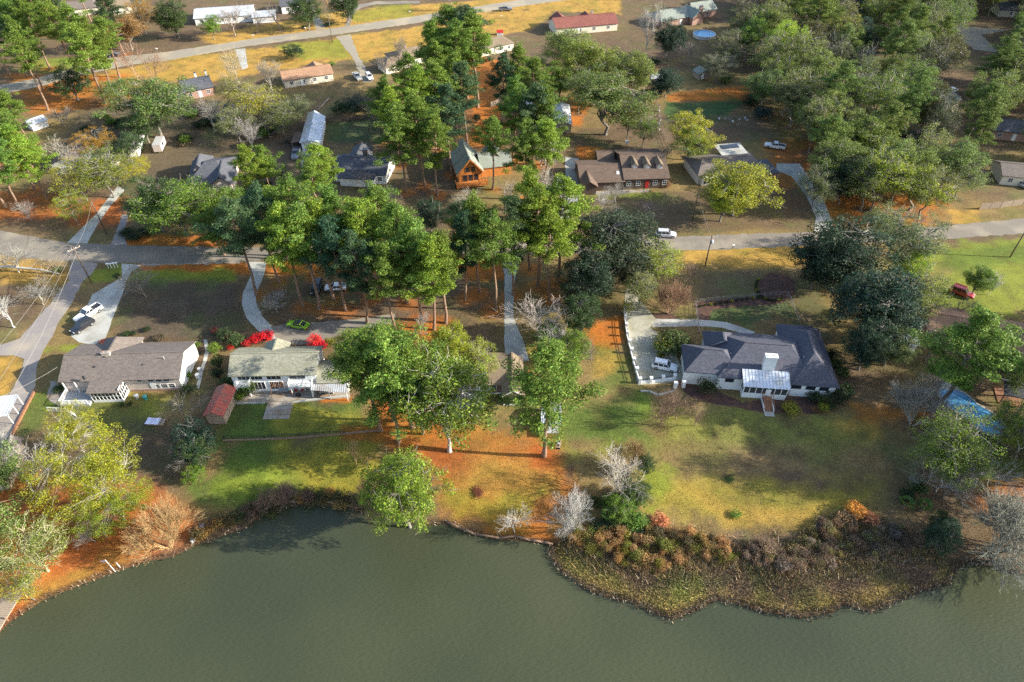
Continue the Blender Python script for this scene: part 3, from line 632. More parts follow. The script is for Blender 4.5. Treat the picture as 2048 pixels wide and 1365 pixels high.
for i in range(4): oak('oak%d' % i, 200+i, h=(15, 16, 14, 17)[i], r=(6.2, 6.0, 6.4, 5.6)[i], gap=(.34, .36, .30, .38)[i], twigs=1)
for i in range(3): oak('thin%d' % i, 240+i, h=15, r=5.6, puffs=150, per=78, size=.20, pr=(.8, 1.4), twigs=3, gap=.33, trunk=.18)
for i in range(2): oak('open%d' % i, 260+i, h=16, r=7.5, puffs=300, per=200, size=.15, pr=(.6, 1.0), mains=9, gap=.39, zlow=.10, trunk=.13, br=.38)
for i in range(3): oak('dark%d' % i, 280+i, h=14, r=5.6, zlow=.08, puffs=230, per=120, size=.25, pr=(.75, 1.25), gap=.27)
for i in range(2): oak('dense%d' % i, 300+i, h=10, r=5.0, zlow=.06, puffs=150, per=125, size=.23, pr=(.7, 1.1), gap=.17, trunk=.2)
for i in range(4): bare('bare%d' % i, 320+i, h=9, r=4.2, depth=5, kids=(3, 4), spread=(.48, .56, .44, .52)[i], trunk=.13, fine=.013)
for i in range(2): bare('brush%d' % i, 340+i, h=7, r=3.6, depth=5, kids=(3, 4), stems=6, trunk=.09, spread=.36, up=.12, fine=.013)
for i in range(3): bush('bush%d' % i, 360+i, rag=.12*i)
bush('reed0', 370, 1.3, 1.0, 34, .26, 120, .14, (.35, .6), .3); bush('reed1', 371, 1.0, 1.1, 30, .22, 120, .2, (.3, .55), .35)
palm('palm0', 380)

def plant(key, x, y, h, r, col, name, label, cat, group=None, bark=(.20, .16, .13), z=None, rot=None, lean=(0, 0), litter=None):
    p = PROTO[key]; k = PROTO[key]
    o = thing(name, label, cat, (x, y, gz(x, y) if z is None else z), R.random()*6.283 if rot is None else rot, group, (r/p['r'], r/p['r'], h/p['h']))
    if lean != (0, 0): o.rotation_euler = (lean[0], lean[1], 0); 
    t = link('trunk', p['trunk'], o); t.color = (*bark, 1)
    if 'crown' in p:
        c = link('crown', p['crown'], o); j = 1.30*(1+R.gauss(0, .10)); g = R.gauss(0, .06)
        c.color = (col[0]*j*(1+g), col[1]*j, col[2]*j*(1-g), 1)
    if 'twig' in p:
        c = link('crown', p['twig'], o); j = 1+R.gauss(0, .06); j *= .78; c.color = (col[0]*j, col[1]*j, col[2]*j, 1)
    if litter: LITTER.append((x, y, litter[0], litter[1]))
    return o
PB = (.235, .15, .10); OB = (.20, .18, .155); WB = (.34, .32, .27)
K_pine = (.110, .172, .028); K_pinl = (.155, .225, .026); K_pind = (.050, .092, .040); K_olive = (.145, .185, .044); K_oakg = (.120, .190, .028)
K_ylw = (.27, .27, .028); K_lime = (.20, .26, .028); K_dark = (.030, .056, .034); K_dkg = (.045, .078, .026); K_or = (.30, .17, .03)
VAR = {}
def key_of(k):
    if k[-1].isdigit(): return k
    n = len([q for q in PROTO if q.startswith(k) and q[len(k):].isdigit()]); VAR[k] = VAR.get(k, -1)+1; return k+str(VAR[k] % n)
def TC(kind, cx, cy, h, rpx, col, label, cat='tree', name='tree', group=None, bark=OB, litter=None, **kw):
    """place by the middle of the crown in the photo: base straight below it"""
    k = key_of(kind); z = h*PROTO[k]['zc']; x, y = G(cx, cy, z); r = rpx/PXM(cx, cy, z)
    return plant(k, x, y, h, r, col, name, label, cat, group, bark, litter=litter, **kw)
def TB(kind, bx, by, h, r, col, label, cat='tree', name='tree', group=None, bark=OB, litter=None, **kw):
    """place by the foot of the trunk in the photo"""
    p = GT(bx, by); return plant(key_of(kind), p.x, p.y, h, r, col, name, label, cat, group, bark, litter=litter, **kw)

# ------------------------------------------------------------------ trees of the place
STRAW = (3.2, C_org); STRAWR = (3.0, C_rust)
def pines(rows, label, group, col=K_pine, bark=PB):
    for row in rows:
        bx, by, h, r = row[:4]; r *= 1.18; TB('pine', bx, by, h, r, row[4] if len(row) > 4 else col, label, 'pine tree', 'pine_tree', group, bark, STRAW)
# the stand between the street and the lake houses
pines([(513, 591, 24, 4.8, K_pind), (607, 614, 25, 4.8, K_pinl), (638, 619, 25, 4.8), (560, 566, 24, 4.4, K_pind), (625, 550, 25, 4.8), (692, 622, 23, 4.6, K_pind), (743, 598, 25, 5.6, K_pinl), (733, 646, 23, 4.4, K_pind), (668, 600, 24, 5.0, K_pinl),
    (845, 640, 24, 5.0), (892, 647, 22, 4.6), (868, 661, 23, 5.0, K_pinl), (791, 661, 21, 4.2), (815, 606, 24, 5.0), (780, 560, 24, 4.8), (700, 575, 25, 5.2)],
    'tall pine with long bare trunk in the stand between the street and the lake houses', 'pines between the street and the lake houses')
pines([(992, 621, 24, 4.8), (1026, 590, 24, 4.6, K_pind), (960, 585, 24, 4.6), (930, 600, 22, 4.2, K_pind)], 'tall pine standing close to the straight concrete driveway', 'pines by the straight driveway')
pines([(1075, 575, 25, 5.6, K_pinl), (1115, 565, 26, 5.8, K_pinl), (1100, 600, 22, 4.8), (1060, 540, 25, 5.0)], 'bright green pine at the roadside between the straight driveway and the dark oak', 'bright roadside pines', K_pinl)
pines([(762, 862, 22, 5.2), (797, 884, 24, 5.4), (826, 856, 23, 5.6), (845, 868, 21, 4.6), (788, 842, 22, 5.0)], 'tall pine on rusty pine straw between the olive roofed house and the brick house', 'pines beside the brick house')
TB('pine1', 1088, 912, 25.5, 7.2, K_pine, 'lone tall pine in the lawn beside the small metal roofed shed', 'pine tree', 'pine_tree', None, PB, STRAWR, rot=.4)
TB('pine3', 1858, 822, 24, 8.2, K_pine, 'leaning broad pine behind the leafless tree by the blue pool', 'pine tree', 'pine_tree', None, (.16, .13, .11), STRAW)
# second row of houses
pines([(812, 385, 24, 5.4), (850, 372, 25, 5.6), (875, 392, 23, 5.0), (905, 352, 25, 5.2, K_pind), (880, 300, 25, 5.6), (845, 310, 25, 5.6, K_pinl), (915, 270, 25, 5.2), (935, 290, 24, 4.6, K_pind), (830, 270, 24, 5.2), (800, 330, 22, 4.6, K_pinl), (780, 290, 20, 4.4),
    (900, 190, 28, 6.8), (935, 200, 29, 7.2, K_pind), (955, 215, 29, 6.8), (870, 215, 27, 6.0), (920, 225, 28, 6.2), (880, 240, 24, 5.4)],
    'tall pine in the grove beside the orange chalet', 'pines in the grove by the chalet')
pines([(1040, 235, 22, 4.6), (1025, 320, 24, 5.0), (1065, 330, 23, 4.8, K_pind), (1050, 400, 22, 4.6), (1085, 400, 22, 4.8, K_pinl), (1005, 250, 22, 4.2, K_pind), (1070, 265, 22, 4.4), (1090, 330, 22, 4.8), (985, 380, 20, 4.2)], 'tall pine between the chalet and the dormer house', 'pines between the chalet and the dormer house')
pines([(525, 420, 18, 4.4, K_pinl), (548, 400, 15, 3.4)], 'bright green bushy pine beside the dark hipped house', 'bushy pines by the dark hipped house')
pines([(655, 420, 18, 4.4, K_pinl), (645, 440, 16, 3.8)], 'bright green pine leaning over the long driveway', 'pines over the long driveway')
pines([(450, 510, 12, 4.4, K_pine), (575, 520, 19, 4.8, K_pinl), (545, 512, 18, 4.2, K_pind)], 'pine on the far verge of the street near the long driveway', 'roadside pines near the long driveway')
# upper left
pines([(96, 221, 24, 5.0), (86, 180, 24, 4.6), (239, 155, 20, 5.4), (212, 208, 25, 6.0), (195, 161, 25, 5.4), (222, 186, 24, 5.0), (155, 148, 24, 5.6), (101, 138, 25, 5.4), (250, 110, 22, 5.0, K_pind), (60, 130, 24, 5.2), (20, 150, 22, 5.0, K_pind), (-30, 120, 24, 5.5), (140, 80, 24, 5.5, K_pind), (90, 70, 24, 5.5), (190, 60, 23, 5.0), (40, 50, 24, 5.4, K_pind), (-40, 40, 24, 5.5)],
    'very tall bare trunked pine along the pale back street', 'pines along the back street')
pines([(43, 421, 22, 5.2), (12, 414, 22, 5.0), (95, 398, 17, 4.8, K_pinl), (70, 380, 18, 5.0, K_pinl), (35, 335, 18, 5.0), (-20, 440, 20, 5), (20, 270, 15, 4.2, K_pinl), (60, 290, 16, 4.2), (-15, 330, 16, 4.4)],
    'pine with orange trunk on the needle covered lot beside the white shed', 'pines on the needle covered lot')
for cx, cy, h, rp, k, c, lab in [
    (140, 165, 11, 40, 'dense', K_dkg, 'round dark green tree under the tall pines'), (300, 212, 16, 88, 'oak', (.10, .15, .04), 'big grey green tree in front of the brick walled grey house'),
    (345, 36, 14, 36, 'dark', K_dkg, 'dark green conical tree opposite the pale back street'), (190, 285, 9, 46, 'open', K_or, 'orange leaved tree beside the pale green roof'),
    (205, 340, 13, 66, 'thin', K_lime, 'yellow green thin tree over the pale green roof'), (150, 350, 12, 52, 'thin', K_ylw, 'yellow tree with bare limbs by the concrete driveway'),
    (265, 335, 8, 34, 'open', K_ylw, 'small yellow tree beside the white box trailer'), (140, 415, 9, 36, 'open', K_lime, 'small lime green tree at the driveway edge'),
    (350, 408, 14, 88, 'oak', K_oakg, 'bright green spreading oak over the far verge of the street'), (300, 400, 14, 55, 'oak', K_dkg, 'dark green oak beside the dirt driveway'),
    (430, 420, 12, 45, 'oak', K_oakg, 'mid green oak in front of the dark hipped house'), (285, 250, 9, 40, 'oak', K_dkg, 'dark green tree behind the white box trailer'),
    (512, 205, 12, 62, 'thin', K_ylw, 'pale yellow half bare tree behind the metal garage'), (560, 235, 10, 42, 'thin', K_olive, 'olive thin tree beside the metal garage'),
    (470, 175, 11, 40, 'thin', (.20, .19, .05), 'pale olive half bare tree by the little gabled shed'),
    (715, 208, 5, 32, 'dense', K_dark, 'dark round evergreen by the fallen log'), (680, 215, 4, 20, 'dense', K_dkg, 'low dark bush at the fallen log'),
    (585, 104, 5, 24, 'dense', K_dkg, 'lone round clipped tree on the golden lawn'),
    (1218, 190, 20, 86, 'oak', K_olive, 'huge olive green tree behind the dormer house'), (1185, 128, 18, 66, 'oak', (.16, .19, .03), 'yellow topped tree in front of the red brown roof'),
    (1140, 100, 16, 54, 'oak', K_olive, 'olive tree beside the red brown roofed house'), (1270, 150, 17, 46, 'oak', K_olive, 'olive oak next to the huge olive tree'),
    (1160, 175, 14, 36, 'thin', K_oakg, 'green thin tree beside the long metal roofed barn'), (1260, 235, 12, 36, 'thin', K_olive, 'lower olive tree behind the dormer house'),
    (1390, 262, 14, 54, 'oak', K_ylw, 'yellow crowned tree beside the skylight house'), (1385, 285, 12, 42, 'thin', K_lime, 'lime thin tree under the yellow crown'),
    (1480, 370, 14, 80, 'oak', K_ylw, 'big bright yellow green tree in front of the skylight house'), (1450, 400, 10, 44, 'oak', K_lime, 'lime green lower tree on the street lawn'),
    (1340, 75, 14, 34, 'dark', K_dark, 'dark conical evergreen beside the round pool'), (1335, 165, 9, 30, 'dark', K_dark, 'dark evergreen by the blue shed roof'), (1310, 180, 6, 20, 'dense', K_dark, 'dark shrubby tree at the fence corner'),
    (1690, 510, 17, 90, 'dark', K_dark, 'big dark blue green magnolia beside the street'), (1640, 530, 12, 46, 'dark', K_dark, 'dark lower magnolia leaning over the front lawn'),
    (1815, 478, 18, 70, 'thin', (.10, .15, .06), 'grey green oak overhanging the street beside the magnolia'), (1770, 450, 12, 45, 'thin', K_olive, 'pale olive oak at the street edge behind the magnolia'),
    (1815, 530, 10, 40, 'oak', K_lime, 'lime green tree beside the open green lawn'), (1755, 615, 17, 86, 'dark', K_dark, 'large dark evergreen along the east edge of the white house lawn'),
    (1740, 690, 12, 46, 'dark', K_dark, 'low dark evergreen next to the bare lawn strip'), (1830, 585, 16, 62, 'thin', K_olive, 'olive tree over the white camper'), (1790, 690, 9, 46, 'oak', (.12, .15, .05), 'light green tree in front of the white camper'),
    (1228, 488, 18, 90, 'dark', (.050, .066, .036), 'huge dark live oak at the street in front of the white house'), (1175, 560, 13, 56, 'dark', K_dark, 'dark shaded oak beside the bright roadside pines'), (1265, 545, 10, 46, 'dark', (.05, .064, .036), 'dark grey green oak bough over the stained driveway'),
    (1312, 520, 11, 56, 'thin', K_lime, 'yellow green half bare tree at the street end of the stained driveway'), (1282, 580, 9, 40, 'thin', (.20, .21, .05), 'pale yellow tree shading the stained driveway'), (1255, 612, 4, 14, 'open', K_ylw, 'small yellow tree by the white pillar wall'),
    (1162, 630, 12, 40, 'dark', K_dkg, 'dark green tree beside the big leafless tree'), (1150, 690, 9, 34, 'oak', K_oakg, 'green tree behind the lone tall pine'), (1100, 668, 6, 34, 'oak', K_oakg, 'low green tree at the end of the straight driveway'),
    (905, 690, 11, 50, 'oak', K_lime, 'yellow green tree behind the brick house'), (950, 720, 9, 46, 'thin', K_lime, 'thin yellow green tree over the brick house roof'), (700, 695, 10, 46, 'oak', K_oakg, 'green tree beside the low wing of the olive roofed house'),
    (805, 968, 17, 86, 'oak', (.125, .18, .022), 'broad bright green tree leaning over the lake bank'), (770, 1000, 8, 40, 'thin', K_lime, 'lower lime green tree at the water edge'),
    (1905, 890, 17, 70, 'thin', K_oakg, 'green thin tree beside the blue pool'), (2030, 845, 14, 48, 'thin', K_lime, 'lime thin tree on the far side of the pool'), (2040, 760, 8, 26, 'thin', K_oakg, 'small green tree beside the dark gazebo'), (1990, 725, 10, 44, 'thin', K_oakg, 'green tree under the leaning pine'), (1930, 935, 13, 50, 'thin', K_oakg, 'grey green thin tree below the blue pool'),
    (1888, 1070, 8, 32, 'dark', K_dark, 'dark evergreen at the water edge beside the grey leafless tree'), (1880, 1045, 5, 20, 'dense', K_dkg, 'dark green low tree on the lake bank'),
    (1270, 985, 5, 36, 'dense', K_dkg, 'dense green thicket tree on the lawn side of the marsh'), (1240, 1015, 4.5, 34, 'dense', K_oakg, 'bright green thicket tree in the marsh corner'), (1292, 930, 5, 20, 'dense', K_dkg, 'narrow green tree beside the pale leafless tree'),
    (388, 948, 3.2, 24, 'dense', (.12, .2, .02), 'bright green round bush tree on the shaded lawn'), (385, 880, 8, 44, 'dense', K_dark, 'dark shaded evergreen below the rust roofed shed'), (390, 905, 6, 36, 'dark', K_dkg, 'low dark tree behind the bright green bush'),
    (35, 1165, 7, 36, 'thin', K_ylw, 'yellow thin tree beside the wooden dock'),
    (1680, 325, 15, 62, 'oak', K_olive, 'olive hardwood overhanging the driveway by the wooded lot'), (1745, 360, 14, 66, 'thin', K_olive, 'feathery olive hardwood at the street edge of the wooded lot'), (1810, 335, 16, 66, 'oak', (.12, .155, .035), 'yellow olive hardwood in the middle of the wooded lot front'), (1865, 375, 14, 62, 'thin', K_olive, 'grey olive hardwood beside the wooden board fence'), (1905, 320, 15, 58, 'oak', K_olive, 'olive hardwood behind the board fence yard'), (1660, 235, 16, 60, 'oak', K_olive, 'olive hardwood behind the white pickup yard'), (1730, 280, 16, 60, 'oak', (.13, .17, .03), 'lime olive hardwood deep in the wooded lot front'), (1600, 180, 16, 58, 'thin', K_olive, 'thin olive hardwood beside the dark blue green shrub'), (1560, 110, 16, 56, 'thin', K_olive, 'thin olive hardwood at the pool yard edge'), (1470, 90, 13, 46, 'thin', (.15, .16, .06), 'pale olive tree overhanging the round pool yard'), (1440, 130, 10, 36, 'thin', (.13, .14, .07), 'grey olive tree beside the faded wooden shed'), (1520, 55, 15, 50, 'oak', K_olive, 'olive oak behind the grey green roofed house'), (1640, 370, 12, 46, 'thin', (.13, .15, .05), 'thin tree shading the driveway by the wooded lot'),
    (640, 180, 0, 0, '', 0, ''), (470, 245, 10, 42, 'thin', (.15, .17, .05), 'pale olive tree in front of the little gabled shed'), (590, 215, 9, 34, 'thin', (.16, .17, .05), 'pale olive tree at the back of the metal garage'), (225, 180, 9, 40, 'thin', K_oakg, 'green thin tree beneath the tall back street pines'), (250, 290, 9, 38, 'oak', K_dkg, 'dark green tree between the trailers'), (470, 400, 10, 40, 'oak', K_oakg, 'green tree at the verge beside the dark hipped house'), (560, 445, 9, 34, 'dense', K_dkg, 'dark green tree beside the long driveway'), (860, 430, 9, 34, 'dense', K_dark, 'dark rounded evergreen in front of the chalet pines'), (925, 440, 12, 44, 'oak', K_dkg, 'dark oak at the street before the chalet'), (770, 250, 8, 38, 'thin', (.16, .15, .06), 'thin brownish tree by the brown board fence'), (610, 20, 14, 34, 'dark', K_dkg, 'dark tree behind the short driveway'), (690, 12, 12, 30, 'dark', K_dkg, 'dark tree inside the half round driveway'), (250, 60, 12, 44, 'oak', (.30, .17, .06), 'rusty tree behind the black car'), (280, 30, 13, 34, 'open', K_or, 'orange tree across the bend of the back street'), (40, 20, 15, 60, 'dark', K_dkg, 'dark tree at the far end of the back street'), (420, 50, 9, 24, 'oak', K_oakg, 'green shrubby tree before the white roofed house'), (1120, 160, 12, 40, 'oak', K_oakg, 'green oak behind the barn'), (1290, 255, 10, 34, 'thin', K_oakg, 'thin green tree beside the long yard fence'),
    (1960, 560, 8, 30, 'oak', K_oakg, 'green tree top above the leaning pine'), (225, 120, 0, 0, '', 0, ''),
]:
    if h: TC(k, cx, cy, h, rp, c, lab, litter=(2.5, C_brn) if h > 9 else None, bark=WB if k == 'open' else OB)
TB('open0', 232, 1020, 19, 7.8, (.215, .235, .022), 'large white limbed yellow tree between the ranch house and the lake', bark=WB, litter=(6, C_rust))
TB('open1', 168, 905, 10, 4.4, (.24, .235, .022), 'smaller yellow tree beside the ranch house deck', bark=WB)
TB('open1', 250, 1040, 9, 6.0, (.22, .26, .022), 'lime yellow tree close to the tan leafless tree by the lake', bark=WB)
TB('oak3', 900, 903, 21, 7.6, (.115, .165, .025), 'big pale trunked tree with flared roots in rusty leaves', bark=(.46, .42, .37), litter=(5, C_rust))
TB('thin1', 97, 1142, 11, 5.4, (.15, .20, .05), 'pale green feathery tree on the orange bank', bark=(.42, .38, .24), litter=(4, C_rust))
TB('oak2', 20, 1030, 17, 6, K_olive, 'dark trunked tree at the left lot line beside the dark shed', bark=(.10, .085, .075))
TB('oak1', 10, 1130, 17, 6, K_olive, 'leaning tan trunked tree on the orange bank', bark=(.36, .25, .14))
# leafless trees and shrubs
GR = (.40, .37, .33); WG = (.62, .60, .56); TN = (.50, .33, .15); RB = (.30, .19, .13); MG = (.44, .43, .34)
for kind, bx, by, h, r, c, lab in [
    ('bare', 68, 985, 10, 6.4, WG, 'white leafless tree on the rusty leaves by the left lot line'), ('brush', 340, 1096, 9.0, 4.9, TN, 'tan leafless tree with dense twigs on the lake bank'), ('bare', 190, 1085, 5, 2.5, GR, 'small leafless tree on the orange bank'),
    ('bare', 215, 1075, 4, 2.2, GR, 'little grey leafless tree beside the white flagpole'), ('brush', 745, 1020, 6, 3.6, RB, 'brown leafless shrub tree at the water edge by the bright green tree'), ('bare', 715, 935, 5, 2.8, TN, 'thin tan leafless tree on the striped lawn'), ('brush', 560, 1006, 3, 3.5, RB, 'low reddish brown thicket on the cove bank'),
    ('bare', 1028, 1066, 6.5, 3.0, WG, 'white leafless tree at the retaining logs'), ('brush', 1140, 1056, 7, 4.0, WG, 'white leafless many stemmed tree at the corner of the marsh'), ('bare', 1230, 990, 9, 5.0, (.55, .50, .42), 'pale leafless tree in the lawn beside the green thicket'),
    ('brush', 1255, 935, 6, 3.2, (.36, .24, .10), 'golden brown leafless shrub beside the pale leafless tree'), ('bare', 1320, 851, 6, 4.0, RB, 'thin brown leafless tree below the pillar wall'), ('bare', 1350, 838, 6, 3.6, RB, 'brown leafless tree close to the mulch bed'), ('bare', 1388, 852, 4.5, 2.4, RB, 'small leafless tree on the lawn of the white house'),
    ('brush', 1822, 850, 9, 6.0, (.44, .40, .34), 'many limbed leafless tree at the edge of the shaded lawn'), ('bare', 1850, 800, 8, 4.5, GR, 'grey leafless tree behind the many limbed leafless tree'), ('bare', 1850, 720, 8, 4.4, (.25, .22, .2), 'dark leafless tree beside the white camper'),
    ('bare', 1872, 985, 8, 5.6, (.50, .47, .41), 'grey leafless tree leaning over the lawn near the lake'), ('bare', 1945, 975, 8, 5.5, (.5, .47, .41), 'grey leafless tree below the blue pool'), ('brush', 1985, 1118, 11, 7.4, MG, 'huge pale grey leafless tree drooping over the water'), ('brush', 2040, 1100, 10, 6.5, MG, 'pale grey leafless tree at the frame of lake and bank'),
    ('bare', 1078, 682, 10, 7.2, (.46, .40, .36), 'big round leafless tree beside the straight driveway'), ('bare', 1120, 715, 7, 3.6, WG, 'white leafless tree behind the lone tall pine'), ('bare', 1180, 720, 5, 3.4, (.26, .24, .21), 'dark leafless shrub below the orange leaf lawn'),
    ('brush', 1338, 628, 8, 4.6, (.34, .20, .12), 'reddish leafless shrub in a mulch ring'), ('bare', 1378, 575, 6, 4.0, (.30, .20, .14), 'thin reddish leafless tree near the leaning utility pole'), ('bare', 292, 596, 8, 4.6, (.30, .26, .22), 'leafless crape tree in the ranch house lawn'),
    ('bare', 555, 624, 4.5, 4.0, GR, 'low wide leafless tree inside the curve of the driveway'), ('bare', 842, 668, 5, 3.0, GR, 'grey leafless shrub tree under the pines'), ('bare', 30, 655, 8, 5.0, WG, 'white leafless tree beside the lane'), ('bare', 88, 610, 6, 4.2, GR, 'thin grey leafless tree across the lane'), ('bare', 40, 545, 6, 6, (.5, .47, .4), 'low spreading leafless tree by the street corner'), ('bare', 115, 555, 6, 4, (.45, .38, .28), 'leafless tree beside the street corner lane'),
    ('bare', 390, 850, 9, 4.2, (.34, .30, .24), 'grey leafless tree in front of the rust roofed shed'), ('bare', 380, 930, 5, 3.0, GR, 'leafless tree below the dark shaded evergreen'), ('bare', 1205, 420, 5, 4, GR, 'small leafless tree in the dormer house lawn'), ('bare', 1215, 440, 4.5, 3.8, (.3, .27, .24), 'leafless tree by the street below the dormer house'), ('bare', 1300, 440, 5, 4, (.28, .24, .22), 'round leafless tree in the shaded dormer house lawn'), ('bare', 1230, 405, 5, 3.6, GR, 'leafless tree by the front path of the dormer house'),
    ('bare', 1092, 385, 16, 5.0, (.50, .48, .42), 'tall pale leafless tree beside the dormer house driveway'), ('bare', 1075, 425, 12, 4.4, (.5, .46, .38), 'pale leafless tree by the white van'), ('bare', 1010, 420, 8, 4.5, (.42, .40, .36), 'grey leafless tree in front of the chalet'), ('bare', 935, 430, 7, 4.0, GR, 'leafless tree among the chalet pines'), ('bare', 1290, 118, 19, 5.0, (.5, .47, .43), 'tall white leafless tree beside the dark conical evergreen'),
    ('bare', 800, 140, 11, 5.4, (.22, .19, .17), 'dark leafless tree in front of the brown hipped house'), ('bare', 775, 165, 10, 5, (.30, .26, .22), 'leafless tree at the end of the driveway with two pickups'), ('bare', 745, 240, 7, 5.5, (.2, .16, .14), 'dark leafless shrub by the brown fence'), ('bare', 470, 72, 11, 6, (.36, .31, .26), 'leafless tree in front of the white roofed house'), ('bare', 560, 62, 10, 5, (.34, .3, .26), 'leafless tree beside the white roofed house'), ('bare', 515, 66, 9, 4.5, (.36, .3, .25), 'small leafless tree on the back street verge'),
    ('bare', 480, 175, 13, 6.4, (.55, .47, .33), 'pale yellow leafless tree on the golden lawn'), ('bare', 545, 185, 11, 5.5, (.5, .45, .36), 'pale leafless tree beside the tan roofed house'), ('bare', 315, 180, 13, 6, (.46, .30, .20), 'reddish leafless tree by the grey roofed brick house'), ('bare', 275, 160, 13, 5.5, (.44, .28, .2), 'reddish leafless tree at the bend of the back street'), ('bare', 430, 262, 10, 4.6, (.4, .37, .33), 'leafless tree by the little gabled shed'), ('bare', 130, 255, 6, 4.6, (.4, .34, .27), 'leafless shrub beside the white shed'),
    ('bare', 560, 375, 8, 5.0, (.30, .26, .24), 'dark leafless tree between the dark hipped house and the long driveway'), ('bare', 735, 385, 6, 4.6, (.28, .25, .23), 'leafless tree in front of the house with the dark chimney'), ('bare', 770, 410, 5, 4.5, (.3, .27, .24), 'leafless tree at the pine grove edge'), ('bare', 505, 300, 8, 6, (.36, .33, .3), 'grey leafless tree behind the bright bushy pine'), ('bare', 540, 275, 8, 5.5, (.33, .3, .28), 'grey leafless tree beside the dark garage yard'),
    ('bare', 130, 345, 9, 6, (.5, .46, .38), 'pale leafless tree in front of the grey gabled roof'), ('bare', 60, 440, 5, 3.6, GR, 'leafless shrub on the needle covered lot'), ('bare', 1975, 590, 5, 2.6, WG, 'small white leafless tree on the open green lawn'), ('bare', 2030, 905, 8, 6, (.44, .41, .36), 'leafless tree in the far corner behind the pool'), ('bare', 55, 1195, 5, 3.4, (.5, .36, .18), 'tan leafless tree by the wooden dock'),
    ('bare', 1370, 130, 8, 4, (.3, .26, .23), 'leafless tree on the yard of the round pool'), ('bare', 1325, 330, 6, 4, (.32, .3, .26), 'leafless tree beside the dormer house gable'), ('bare', 1905, 640, 6, 3.8, (.28, .25, .22), 'dark leafless tree behind the white camper'), ('bare', 905, 22, 10, 5, (.3, .26, .22), 'leafless tree across the back street'), ('bare', 655, 10, 14, 4, (.45, .27, .10), 'orange brown narrow tree across the back street')]:
    TB(kind, bx, by, h, r, c, lab, 'tree', 'leafless_tree', None, tuple(.85*k for k in c), (3.0, C_brn) if h > 7 else None)
# the wood on the right: hardwoods one can tell apart, as individuals
WOOD = [G(*p, 0) for p in [(1490, 150), (1470, 90), (1500, 30), (1520, -70), (2500, -120), (2600, 300), (2060, 430), (1900, 425), (1800, 445), (1680, 430), (1650, 380), (1610, 310), (1560, 250), (1500, 215), (1520, 160)]]
CLEAR = [np.array([G(*p, 0) for p in q]) for q in ([(1895, 40), (2030, 45), (2030, 125), (1900, 110)], [(1870, 150), (1960, 140), (1960, 240), (1880, 230)], [(1960, 330), (2300, 330), (2300, 470), (1930, 420)], [(1975, 215), (2100, 210), (2100, 290), (1985, 280)])]
CLPX = [[(1900, 45), (2020, 45), (2010, 110), (1920, 105)], [(1880, 160), (1930, 160), (1930, 215), (1880, 215)], [(1980, 320), (2060, 320), (2060, 420), (1990, 420)], [(1985, 225), (2048, 225), (2048, 262), (1985, 262)]]
xs = [p[0] for p in WOOD]; ys = [p[1] for p in WOOD]; pts = []; rr = random.Random(77)
for _ in range(9000):
    x, y = rr.uniform(min(xs), max(xs)), rr.uniform(min(ys), max(ys)); a, b = np.array([x]), np.array([y])
    if not inside(WOOD, a, b)[0] or any(inside(c, a, b)[0] for c in CLEAR): continue
    if any((x-u)**2+(y-v)**2 < 56 for u, v in pts): continue
    px, py = PROJ(x, y, 0)
    if px > 2330 or py < -45: continue
    if any(inside(np.array(c), np.array([float(q[0])]), np.array([float(q[1])]))[0] for c in CLPX for q in (PROJ(x, y, 9), PROJ(x, y, 15), PROJ(x-4, y, 10), PROJ(x+4, y, 10))): continue
    pts.append((x, y))
for x, y in pts:
    t = rr.random(); h = rr.uniform(12, 18); rad = rr.uniform(5.2, 7.8)
    if t < .18: plant(key_of('pine'), x, y, h+5, rad*.85, (.105, .150, .034), 'pine_tree', 'straight green pine rising out of the dense hardwood lot', 'pine tree', 'pines in the wooded lot', (.2, .15, .12))
    elif t < .28: plant(key_of('dark'), x, y, h*.75, rad*.85, K_dark, 'tree', 'dark evergreen tree inside the dense hardwood lot', 'tree', 'dark trees in the wooded lot')
    elif t < .34: plant(key_of('bare'), x, y, h*.9, rad, (.40, .37, .32), 'leafless_tree', 'grey leafless tree inside the dense hardwood lot', 'tree', 'leafless trees in the wooded lot', (.36, .33, .3))
    else:
        c = (K_olive, K_olive, K_oakg, (.13, .15, .04), (.085, .098, .040), K_lime)[rr.randrange(6)]
        plant(key_of('thin' if t < .72 else 'oak'), x, y, h, rad, c, 'tree', 'olive green hardwood in the dense wooded lot beyond the street', 'tree', 'hardwoods in the wooded lot', (.22, .2, .18), litter=(4, C_brn))
